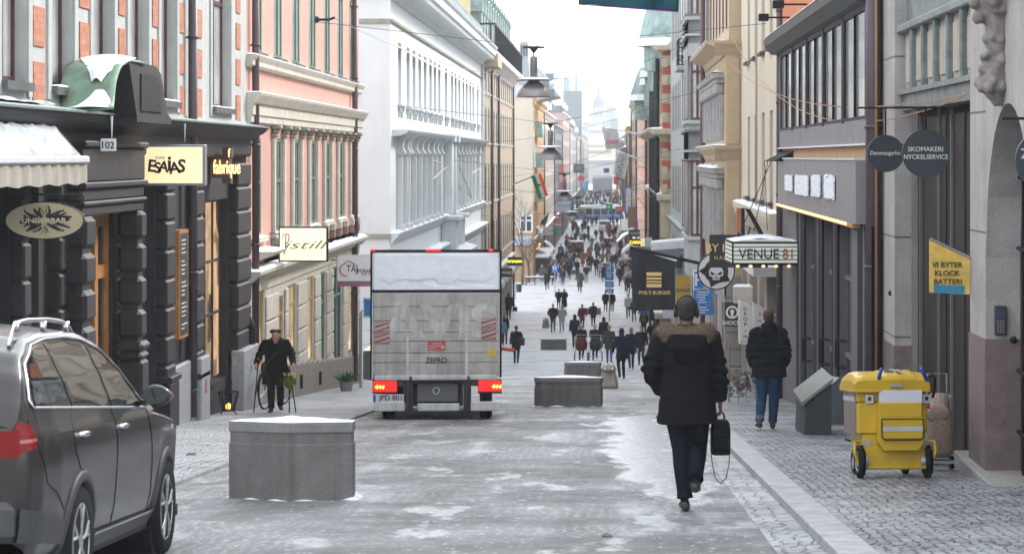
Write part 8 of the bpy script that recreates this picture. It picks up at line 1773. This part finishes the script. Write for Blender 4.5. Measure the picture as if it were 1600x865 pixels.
def person(label, u, vh, vf, pose='a', style='j', hair='short', coat=(.015, .015, .018), pants=(.02, .022, .03), hcol=(.05, .03, .02), face=0, group=None, d=None, yaw=None, x=None, parts=True):
    d = d or dfeet(vf); x = xu(u, d) if x is None else x; H = (vf-vh)*d/F if vh else rnd.uniform(1.6, 1.85); H = min(max(H, 1.5), 1.95)
    R = T('person', label, 'person', (x, d, G(d)), rz=(yaw if yaw is not None else (PI if face else 0)+rnd.uniform(-.15, .15)), group=group); k = H/1.80; R.scale = (k, k, k)
    obj('body', pget('body', pose), R, col=pants); obj('coat', pget('coat', pose, style), R, col=coat); obj({'beanie': 'hat', 'hood': 'hood'}.get(hair, 'hair'), pget('hair', pose, hair), R, col=hcol)
    return R
BK, NV, JN, GY, OL, BR = (.012, .012, .014), (.014, .018, .035), (.035, .075, .17), (.16, .165, .175), (.055, .055, .035), (.10, .055, .035)
GRP = 'people walking in the street'
P_ = [
 ('person in black coat carrying a black handbag by the left wall', 795, 457, 499, 'c', 'm', 'long', BK, BK, BK, 0),
 ('dark haired man in open black jacket walking arm in arm with the tall black coat', 873, 452, 483, 'p', 'j', 'short', BK, BK, (.02, .015, .01), 1),
 ('woman in long black coat and black headscarf beside the dark haired man', 881.5, 454.5, 483, 'p', 'd', 'hood', BK, BK, BK, 1),
 ('person in black jacket and blue jeans walking towards the camera beside the lion', 864, 474, 519, 'p', 'j', 'short', BK, JN, (.22, .12, .06), 1),
 ('woman in pale grey coat and pale jeans walking towards the camera', 878, 476, 518, 'p', 'm', 'beanie', (.34, .36, .38), (.30, .38, .46), (.35, .33, .30), 1),
 ('person in burgundy coat and burgundy hat', 909.5, 475, 514, 'c', 'm', 'beanie', (.13, .012, .035), (.05, .02, .03), (.13, .012, .035), 1),
 ('woman in black coat with light hair leaning left beyond the strollers', 927, 472, 511, 'a', 'm', 'long', BK, BK, (.22, .15, .08), 0),
 ('person in dark jacket and brown trousers beside the blue sign post', 946, 456, 487, 'c', 'm', 'short', BK, (.07, .03, .022), (.03, .02, .02), 0),
 ('person in black right of the blue sign post', 956.5, 456, 487.5, 'a', 'j', 'short', BK, NV, (.03, .02, .02), 0),
 ('person in black coat walking away by the snowy bench', 855, 422, 453.5, 'b', 'm', 'short', (.02, .024, .026), BK, (.05, .03, .02), 0),
 ('person in blue grey coat with white bag by the cafe', 846.5, 414, 441, 'a', 'm', 'beanie', (.07, .09, .14), JN, (.5, .5, .5), 0),
 ('person in brown jacket beside the blue grey coat', 852, 418, 442, 'b', 'm', 'short', BR, BK, (.06, .03, .02), 0),
 ('person in navy coat carrying two white bags', 879.5, 419, 446, 'c', 'm', 'hood', (.018, .025, .045), (.05, .10, .25), NV, 1),
 ('person in black directly behind the navy coat with white bags', 879, 407, 434, 'a', 'm', 'beanie', BK, BK, BK, 0),
 ('person in long grey coat walking away in mid street', 906, 420, 457, 'c', 'l', 'beanie', (.06, .07, .075), BK, (.25, .26, .28), 0),
 ('person in black jacket beyond the long grey coat', 902, 405, 431, 'a', 'm', 'short', BK, BK, (.04, .02, .02), 0),
 ('person in black jacket holding a white bag facing the camera', 916, 413, 442, 'p', 'j', 'short', BK, GY, (.10, .05, .03), 1),
 ('person in camel coat walking away', 910.5, 389, 419, 'b', 'l', 'short', (.20, .11, .075), BK, (.10, .05, .03), 0),
 ('slim person in black right of the camel coat', 923, 396, 424.5, 'a', 'm', 'short', BK, NV, BK, 0),
 ('person in navy jacket and blue jeans right of the slim one', 932, 394, 431, 'b', 'j', 'short', NV, JN, BK, 0),
 ('woman in pale pink grey coat with brown hair', 938, 408, 435, 'a', 'm', 'long', (.33, .29, .29), BK, (.07, .03, .02), 0),
 ('person in black coat just left of the blue boards', 944, 413, 440, 'b', 'l', 'short', BK, BK, BK, 0),
 ('person in grey brown jacket left of the camel coat', 896, 391, 417, 'b', 'j', 'short', (.07, .055, .045), BK, (.05, .03, .02), 0),
 ('person in olive jacket and jeans below the red van', 886.5, 387, 415, 'c', 'j', 'short', (.13, .135, .09), JN, (.2, .12, .07), 1),
 ('person in bright blue coat left of the olive jacket', 876.5, 378, 407, 'c', 'l', 'short', (.03, .055, .16), (.03, .05, .12), BK, 0),
 ('person in black with a red scarf at the right shopfronts', 963, 397, 419, 'c', 'm', 'short', (.16, .02, .04), BK, BK, 1),
 ('person in black with jeans left of the red scarf', 957, 396, 419, 'a', 'm', 'short', BK, NV, BK, 0),
 ('person in black jacket under the edge of the black flag', 981.5, 428, 459, 'c', 'j', 'short', BK, BK, (.04, .02, .02), 0),
 ('person in white jacket with blue hat left of the black flag', 981.5, 459, 497, 'a', 'j', 'beanie', (.45, .47, .50), JN, (.04, .10, .35), 1),
 ('person in grey trousers half hidden behind the black flag', 991, 466, 503, 'b', 'j', 'short', BK, (.05, .05, .055), BK, 0),
 ('person in bright blue jacket behind the backpacker', 1004, 473, 511, 'a', 'j', 'short', (.02, .13, .42), BK, BK, 0),
 ('person in black with an olive backpack', 1006, 491, 524, 'c', 'j', 'short', BK, BK, (.05, .03, .02), 0),
 ('person in black right of the black flag lower edge', 1021.5, 463, 496, 'a', 'j', 'short', BK, BK, BK, 0),
 ('person in brown fur hat left of the man with headphones', 1026, 502, 541, 'c', 'm', 'beanie', (.03, .028, .028), BK, (.14, .075, .04), 0),
 ('woman in white knit hat and black coat facing the camera', 1019, 513, 549, 'p', 'm', 'beanie', BK, NV, (.5, .5, .48), 1),
 ('man in black jacket and dark jeans walking towards the camera', 1002, 511.5, 570, 'c', 'j', 'short', (.014, .015, .02), (.025, .035, .06), (.06, .035, .025), 1),
 ('blonde woman in black coat with a shoulder bag', 986.5, 521.5, 577.5, 'a', 'm', 'long', BK, BK, (.24, .12, .06), 0),
 ('person in navy quilted coat with the hood up', 971.5, 524, 592, 'c', 'm', 'hood', (.012, .014, .030), BK, (.012, .014, .030), 0),
 ('person in olive parka and blue jeans with a pink hat', 952, 514, 568, 'b', 'm', 'beanie', OL, (.05, .12, .27), (.25, .18, .17), 0),
 ('person in navy jacket and jeans beyond the strollers', 943.5, 495, 545, 'a', 'j', 'hood', (.014, .02, .04), (.06, .13, .30), (.014, .02, .04), 0),
 ('parent in dark brown coat and cream hat pushing the black stroller', 929.5, 509, 562, 'q', 'j', 'beanie', (.03, .025, .022), BK, (.42, .38, .32), 1),
 ('parent in black coat and white hat pushing the red brown stroller', 908, 509, 562, 'q', 'j', 'beanie', (.022, .014, .016), BK, (.48, .46, .42), 1),
 ('man in navy jacket walking left behind the red brown stroller', 898, 491, 544, 'b', 'j', 'hood', (.015, .02, .038), NV, (.012, .013, .018), 0),
 ('person in black coat with a shoulder bag in the middle of the snow', 806.5, 511, 569, 'b', 'm', 'short', BK, (.018, .028, .045), (.06, .035, .025), 0),
 ('grey haired person in dark coat at the right of the box truck', 788, 489, 538, 'a', 'm', 'short', (.018, .022, .028), BK, (.22, .2, .19), 0),
 ('person in light blue jacket peeking out beside the box truck', 784, 504, 541, 'c', 'j', 'short', (.09, .20, .28), NV, (.3, .28, .25), 1),
 ('person in orange jacket partly hidden by the box truck', 785, 466, 497, 'c', 'j', 'short', (.60, .12, .02), BK, BK, 0)]
bagm = mk('bag_black', (.015, .015, .017), .6, var=.1); bagw = mk('carrier_white', (.55, .55, .57), .7, var=.05)
for row in P_:
    R = person(row[0], row[1], row[2], row[3], row[4], row[5], row[6], row[7], row[8], row[9], row[10], group=GRP)
    sc = R.scale[0]; d = R.location.y
    def bag(label, dx, dz, w, h, m, cat='bag'):
        B = T('bag', label, cat, (R.location.x+dx, d-.04, R.location.z+dz*sc)); MB().loft([[(a*w/2, b*.05, z) for a, b in ((-1, -1), (1, -1), (1, 1), (-1, 1))] for z, q in ((0, 1), (h, .8))] ).build('body', m, B, bevel=.02); MB().tube([(-w*.25, 0, h), (-w*.15, 0, h+.14), (w*.15, 0, h+.14), (w*.25, 0, h)], .012, 5).build('handle', m, B)
    if 'carrying a black handbag' in row[0]: bag('black handbag held low by the person at the left wall', .42, .55, .3, .3, bagm)
    if 'two white bags' in row[0]: bag('white carrier bag in the left of two hands of the navy coat', -.40, .45, .3, .3, bagw); bag('white carrier bag in the right of two hands of the navy coat', .40, .45, .3, .3, bagw)
    if 'blue grey coat with white bag' in row[0]: bag('white plastic bag held by the blue grey coat near the cafe', -.40, .4, .28, .4, bagw)
    if 'holding a white bag' in row[0]: bag('white bag held in front by the person in the black jacket', -.15, .75, .3, .3, bagw)
    if 'shoulder bag in the middle' in row[0]: bag('black shoulder bag on the lone walker in the snow', .20, .88, .26, .3, bagm)
    if 'blonde woman' in row[0]: bag('square black shoulder bag of the blonde woman', .02, .72, .34, .32, bagm)
    if 'olive backpack' in row[0]: 
        B = T('backpack', 'olive backpack on the back of the walker in black', 'backpack', (R.location.x, d-.2, R.location.z+1.0*sc)); MB().box(-.15, .15, -.1, .1, 0, .45, ch=.05).build('body', mk('olive_pack', (.06, .06, .035), .8, var=.2), B, bevel=.03); MB().box(-.11, .11, -.14, -.1, .05, .25, ch=.03).build('pocket', mk('olive_pack', (.06, .06, .035)), B)
# strollers
def stroller(label, u, vf, c):
    d = dfeet(vf); m = mk('stroller_%d' % int(c[0]*999), c, .8, var=.1); R = T('stroller', label, 'stroller', (xu(u, d), d, G(d)), group='strollers pushed towards the camera')
    MB().loft([[(a*math.cos(t), .1+b*math.sin(t), z) for t in [2*PI*k/18 for k in range(18)]] for z, a, b in ((.42, .14, .25), (.48, .23, .36), (.72, .26, .40), (.78, .25, .38))]).build('carrycot', m, R, smooth=True)
    MB().loft([[(.23*s_*math.cos(t), .28+.0-.30*q, .72+.26*math.sin(t)*s_) for t in [PI*k/14 for k in range(15)]] for q, s_ in ((-.6, .6), (0, 1.0), (.8, .95))], cap=True).build('hood', m, R, smooth=True)
    MB().tube([(-.24, -.25, .25), (-.22, .4, .5), (-.2, .62, 1.02), (.2, .62, 1.02), (.22, .4, .5), (.24, -.25, .25)], .015).tube([(-.24, .45, .2), (-.2, -.1, .5)], .014).tube([(.24, .45, .2), (.2, -.1, .5)], .014).tube([(-.24, -.25, .2), (.24, -.25, .2)], .012).build('frame', steel, R)
    for x in (-.27, .27):
        for y, r in ((-.28, .13), (.45, .16)): MB().lathe([(r-.02, -.02), (r, -.015), (r, .015), (r-.02, .02)], (x, y, r), 16, 'x').mat(1).lathe([(r*.6, -.022), (r*.6, .022)], (x, y, r), 16, 'x').build('wheel', [rubber, steel], R)
stroller('black pram with rounded hood pushed by the cream hat', 930.5, 563.5, (.020, .020, .024)); stroller('red brown stroller pushed by the white hat', 908, 563.5, (.09, .018, .014))
# the crowd further down: each its own figure
r5 = random.Random(21); gcols = [BK]*8+[NV]*4+[GY, OL, BR, (.22, .02, .03), (.04, .09, .28), (.4, .4, .41), (.2, .13, .09), (.4, .1, .03), (.25, .05, .12)]
def crowd(n, d0, d1, x0, x1, label, grp, seed):
    r_ = random.Random(seed); pts = []
    for _ in range(n*30):
        if len(pts) >= n: break
        d = d0+(d1-d0)*r_.random(); x = r_.uniform(x0(d), x1(d))
        if all(abs(x-a)+abs(d-b)*.3 > .8 for a, b in pts): pts.append((x, d))
    for x, d in pts:
        c = r_.choice(gcols); person(label, 0, 0, 0, r_.choice('abcp'), r_.choice('jjmml'), r_.choice(['short', 'beanie', 'hood', 'long', 'short']), c, r_.choice([BK, NV, JN, BK]), r_.choice([BK, (.06, .03, .02), (.2, .12, .06), (.3, .3, .3)]), group=grp, d=d, x=x, yaw=r_.choice([0, 0, PI])+r_.uniform(-.4, .4))
person('person in bright green jacket in the far crowd', 907, 362, 377.5, 'c', 'm', 'beanie', (.12, .42, .04), GY, BK, 0, group=GRP, d=dfeet(377.5))
crowd(36, 262, 330, lambda d: -5.6, lambda d: 2.0, 'dark clothed walker in the crowd around the red van', 'crowd around the red van', 5)
crowd(44, 332, 450, lambda d: -6.0, lambda d: 2.0, 'dark clothed walker in the crowd before the bus', 'crowd before the bus', 6)
crowd(16, 225, 262, lambda d: -5.4, lambda d: -3.6, 'dark clothed walker along the left cafe awnings', 'crowd along the left awnings', 8)
crowd(10, 205, 262, lambda d: 1.0, lambda d: 2.2, 'dark clothed walker along the right shopfronts', 'crowd along the right shopfronts', 9)
crowd(110, 462, 780, lambda d: -6.0, lambda d: 2.8, 'dark clothed figure in the dense crowd beyond the bus', 'dense crowd beyond the bus', 7)

# ---- man with headphones
def hero(label, u, vf, H, J, hem, vox, coat, pants, hcol, name_extra=None, yaw=0, quilt=0, puff=1.06, d=None, z=0, hood=False, flare=1.0, grip=(), hair='short', hairvox=.012, fr=.0095):
    d = d or dfeet(vf); R = T('person', label, 'person', (xu(u, d), d, G(d)+z), rz=yaw); k = H/1.80; R.scale = (k, k, k)
    obj('body', body_mesh(J, vox*.8, grip, fr=fr, lw=1.22), R, col=pants); me = coat_mesh(J, vox, hem, puff, .009, flare, hood=hood, quilt=quilt); me.materials.append(tcoat); obj('coat', me, R, col=coat)
    if hair: me = hair_mesh(J, hairvox, hair); me.materials.append(thair); obj('hat' if hair == 'beanie' else 'hair', me, R, col=hcol)
    return R
J = skeleton(0, 0)
J.update({'hipL': V3((-.09, 0, .93)), 'kneeL': V3((-.045, .03, .52)), 'ankL': V3((-.015, -.02, .085)), 'toeL': V3((-.025, .15, .04)),
          'hipR': V3((.09, 0, .93)), 'kneeR': V3((.10, .10, .55)), 'ankR': V3((.065, -.22, .27)), 'toeR': V3((.07, -.13, .12)),
          'shL': V3((-.20, .03, 1.46)), 'elL': V3((-.315, -.02, 1.18)), 'wrL': V3((-.215, .16, .98)), 'shR': V3((.20, .03, 1.46)), 'elR': V3((.275, .0, 1.16)), 'wrR': V3((.285, .05, .92))})
M1 = hero('man in black parka with fur hood and black headphones walking away in the foreground', 1073, 797, 1.82, J, .74, .011, (.006, .005, .008), (.006, .007, .013), (.02, .013, .010), grip=('R',), puff=1.15)
M1.children[0].data.materials[0] = mk('dark_skin', (.13, .065, .045), .6, var=.1, vs=12)
R = M1; H = J['head']; fur = mk('fur', (.20, .145, .095), .95, var=.65, vs=26)
mb = MB(); r6 = random.Random(1)
ringp = lambda t: V3((.198*math.cos(t), .02+.125*math.sin(t), 1.50+.010*math.cos(2*t)))
base = MB(); base.tube([ringp(2*PI*k/36)+V3((0, -.01, 0)) for k in range(37)], .056, 8)
for k in range(12000):
    t = r6.uniform(0, 2*PI); a = r6.uniform(0, 2*PI); c = ringp(t); ra = V3((math.cos(t), math.sin(t), 0)); n = ra*math.cos(a)+V3((0, 0, 1))*math.sin(a); p = c+n*.050; L = r6.uniform(.022, .05)
    q = V3((r6.uniform(-1, 1), r6.uniform(-1, 1), r6.uniform(-1, .2)))*.35; e = p+(n+q)*L; s_ = n.cross(V3((q.y, q.z, 1))).normalized()*.0017; mb.add([p-s_, p+s_, e], [(0, 1, 2)])
MB().tube([H+V3((0, -.005, -.19)), H+V3((0, -.005, -.10))], [.088, .074], 16).build('inner_collar', mk('hood_cloth', (.007, .006, .009), .9, spec=.12, bump=.3, bs=14), R, smooth=True)
fo = base.build('fur_collar', mk('fur_base', (.10, .07, .05), .95, var=.4, vs=20), R, smooth=True); mb.build('fur_hair', fur, fo)
hm = MB(); hm.loft([[(.155*q*math.cos(t), -.10-.05*(1-abs(z-1.38)*6)*(1 if math.sin(t) < 0 else .2)+.07*math.sin(t), z) for t in [2*PI*k/18 for k in range(18)]] for z, q in ((1.24, .35), (1.28, .8), (1.38, 1.05), (1.46, 1.1), (1.5, 1.0))]); 
obj('hood', bake(hm, .014, 4, 'hood', lambda p: .006*noise.noise(p*14)), R, mats=[mk('hood_cloth', (.007, .006, .009), .9, spec=.15, bump=.3, bs=14)])
HP = T('headphones', 'black over ear headphones worn by the man in the fur hood parka', 'headphones', R.location+V3((0, 0, 0))); kk = 1.82/1.8; HP.scale = (kk,)*3
MB().tube([H+V3((.092*math.cos(t), -.005, .005+.135*math.sin(t))) for t in [PI*k/20 for k in range(21)]], [(.009, .016)]*21, 8).build('band', black, HP, smooth=True)
for s_ in (-1, 1): MB().lathe([(.0, .0), (.036, .0), (.042, .01), (.040, .028), (.028, .034), (.0, .035)] if s_ > 0 else [(.0, 0), (.036, -.0), (.042, -.01), (.040, -.028), (.028, -.034), (0, -.035)], tuple(H+V3((s_*.074, 0, -.005))), 20, 'x').build('ear_cup', black, HP, smooth=True)
hp = R.location+(J['wrR']+V3((.003, .02, -.10)))*kk
B = T('briefcase', 'black soft briefcase with a hanging strap in the right hand of the foreground man', 'briefcase', (hp.x, hp.y, hp.z-.36), rz=.12); lea = mk('bag_leather', (.006, .006, .007), .75, spec=.15, var=.15, bump=.2, bs=12)
MB().loft([[(x*w, y*.07, z) for x, y in ((-.9, -1), (.9, -1), (1, 0), (.9, 1), (-.9, 1), (-1, 0))] for z, w in ((0, .075), (.02, .085), (.22, .085), (.29, .07), (.30, .05))]).build('body', lea, B, bevel=.012)
MB().box(-.07, .07, -.09, -.06, .04, .19, ch=.01).build('front_pocket', lea, B); MB().tube([(-.035, 0, .29), (-.03, 0, .345), (0, 0, .372), (.03, 0, .345), (.035, 0, .29)], .009, 6).build('handle', black, B)
MB().tube([(-.08, 0, .24), (-.082, 0, .1), (-.075, 0, -.05), (-.045, .0, -.20), (0, 0, -.25), (.05, 0, -.20), (.075, 0, -.08), (.083, 0, .04), (.078, 0, .24)], [(.004, .014)]*9, 6).build('strap', black, B)
# ---- woman in puffer coat
J = skeleton(.0, .05, spread=.02)
J.update({'kneeL': V3((-.10, .04, .51)), 'ankL': V3((-.14, -.06, .12)), 'toeL': V3((-.16, .10, .05)), 'kneeR': V3((.085, .05, .51)), 'ankR': V3((.07, .14, .085)), 'toeR': V3((.08, .31, .04)), 'elL': V3((-.27, -.02, 1.17)), 'elR': V3((.275, -.02, 1.17)), 'wrL': V3((-.245, .12, .95)), 'wrR': V3((.25, .12, .95))})
M2 = hero('person in black hooded puffer coat and rolled up blue jeans on the right pavement', 1201, 688, 1.74, J, .80, .014, (.006, .008, .012), (.022, .05, .11), (.05, .025, .018), z=.07, quilt=.11, puff=1.22, d=35.0)
hm = MB(); hm.ball((0, -.06, 1.545), (.13, .10, .085), 16, 10).ball((0, -.10, 1.48), (.14, .08, .08), 16, 10); obj('hood', bake(hm, .014, 4, 'hood', lambda p: .006*noise.noise(p*16)), M2, mats=[mk('hood_cloth', (.012, .011, .014))])
for s_, k in ((-1, 'L'), (1, 'R')): a = J['ank'+k]; MB().tube([a+V3((0, 0, .05)), a+V3((0, 0, .11))], [.062, .064], 14).mat(1).tube([a+V3((0, 0, -.0)), a+V3((0, 0, .06))], [.05, .052], 12).build('jeans_cuff', [mk('denim_turnup', (.13, .17, .23), .9), mk('grey_sock', (.12, .12, .12), .9)], M2)
# ---- old man with two sticks
J = skeleton(.03, 0, lean=.20)
J.update({'head': V3((.0, .33, 1.57)), 'neck': V3((0, .23, 1.45)), 'face': V3((.05, .93, -.35)).normalized(), 'elL': V3((-.31, .10, 1.18)), 'wrL': V3((-.35, .30, 1.0)), 'elR': V3((.32, .12, 1.17)), 'wrR': V3((.38, .32, 1.0)), 'shL': V3((-.185, .18, 1.41)), 'shR': V3((.185, .18, 1.41))})
M3 = hero('old man in black beret and long black coat walking with two sticks', 431, 646, 1.60, J, .55, .014, (.006, .006, .007), (.007, .007, .007), BK, yaw=PI+.12, puff=1.16, hair=None, flare=1.12, d=43.2, z=.03, grip=('L', 'R'))
MB().lathe([(.0, .085), (.06, .085), (.112, .065), (.12, .04), (.10, .01), (.088, .0)], tuple(J['head']+V3((0, -.02, .035))), 24).build('beret', mk('black_felt', (.008, .008, .009), .95), M3, smooth=True)
MB().tube([J['neck']+V3((.07*math.cos(t), .015+.07*math.sin(t), .03)) for t in [2*PI*k/16 for k in range(17)]], .028, 8).build('scarf', mk('teal_scarf', (.02, .08, .09), .9), M3, smooth=True)
MB().tube([V3((-.12, .20, 1.40)), V3((0, .29, 1.2)), V3((.17, .26, 1.0)), V3((.2, .2, .92))], .010, 6).ball((.24, .16, .90), (.06, .11, .12), 12, 8).build('shoulder_bag', bagm, M3)
for s_, u0, v0, u1, v1 in ((-1, 404, 561, 397, 643), (1, 452, 574, 463, 644)):
    dd = 42.95; p0 = V3((xu(u0, dd), dd, zv(v0, dd))); p1 = V3((xu(u1, dd), dd-.05, G(dd)+.03)); B = T('walking_stick', 'thin walking stick on the %s side of the old man in the beret' % ('left' if s_ < 0 else 'right, slanting outward'), 'walking stick', tuple(p1), org=True)
    MB().tube([p1, p0], .011, 8).build('shaft', black, B); MB().tube([p0+V3((0, .06, .01)), p0+V3((0, 0, .03)), p0+V3((0, -.06, .01))], .017, 8).build('handle', mk('cork', (.2, .12, .07), .7), B)
for o in bpy.data.objects:
    if '_org' in o: del o['_org']
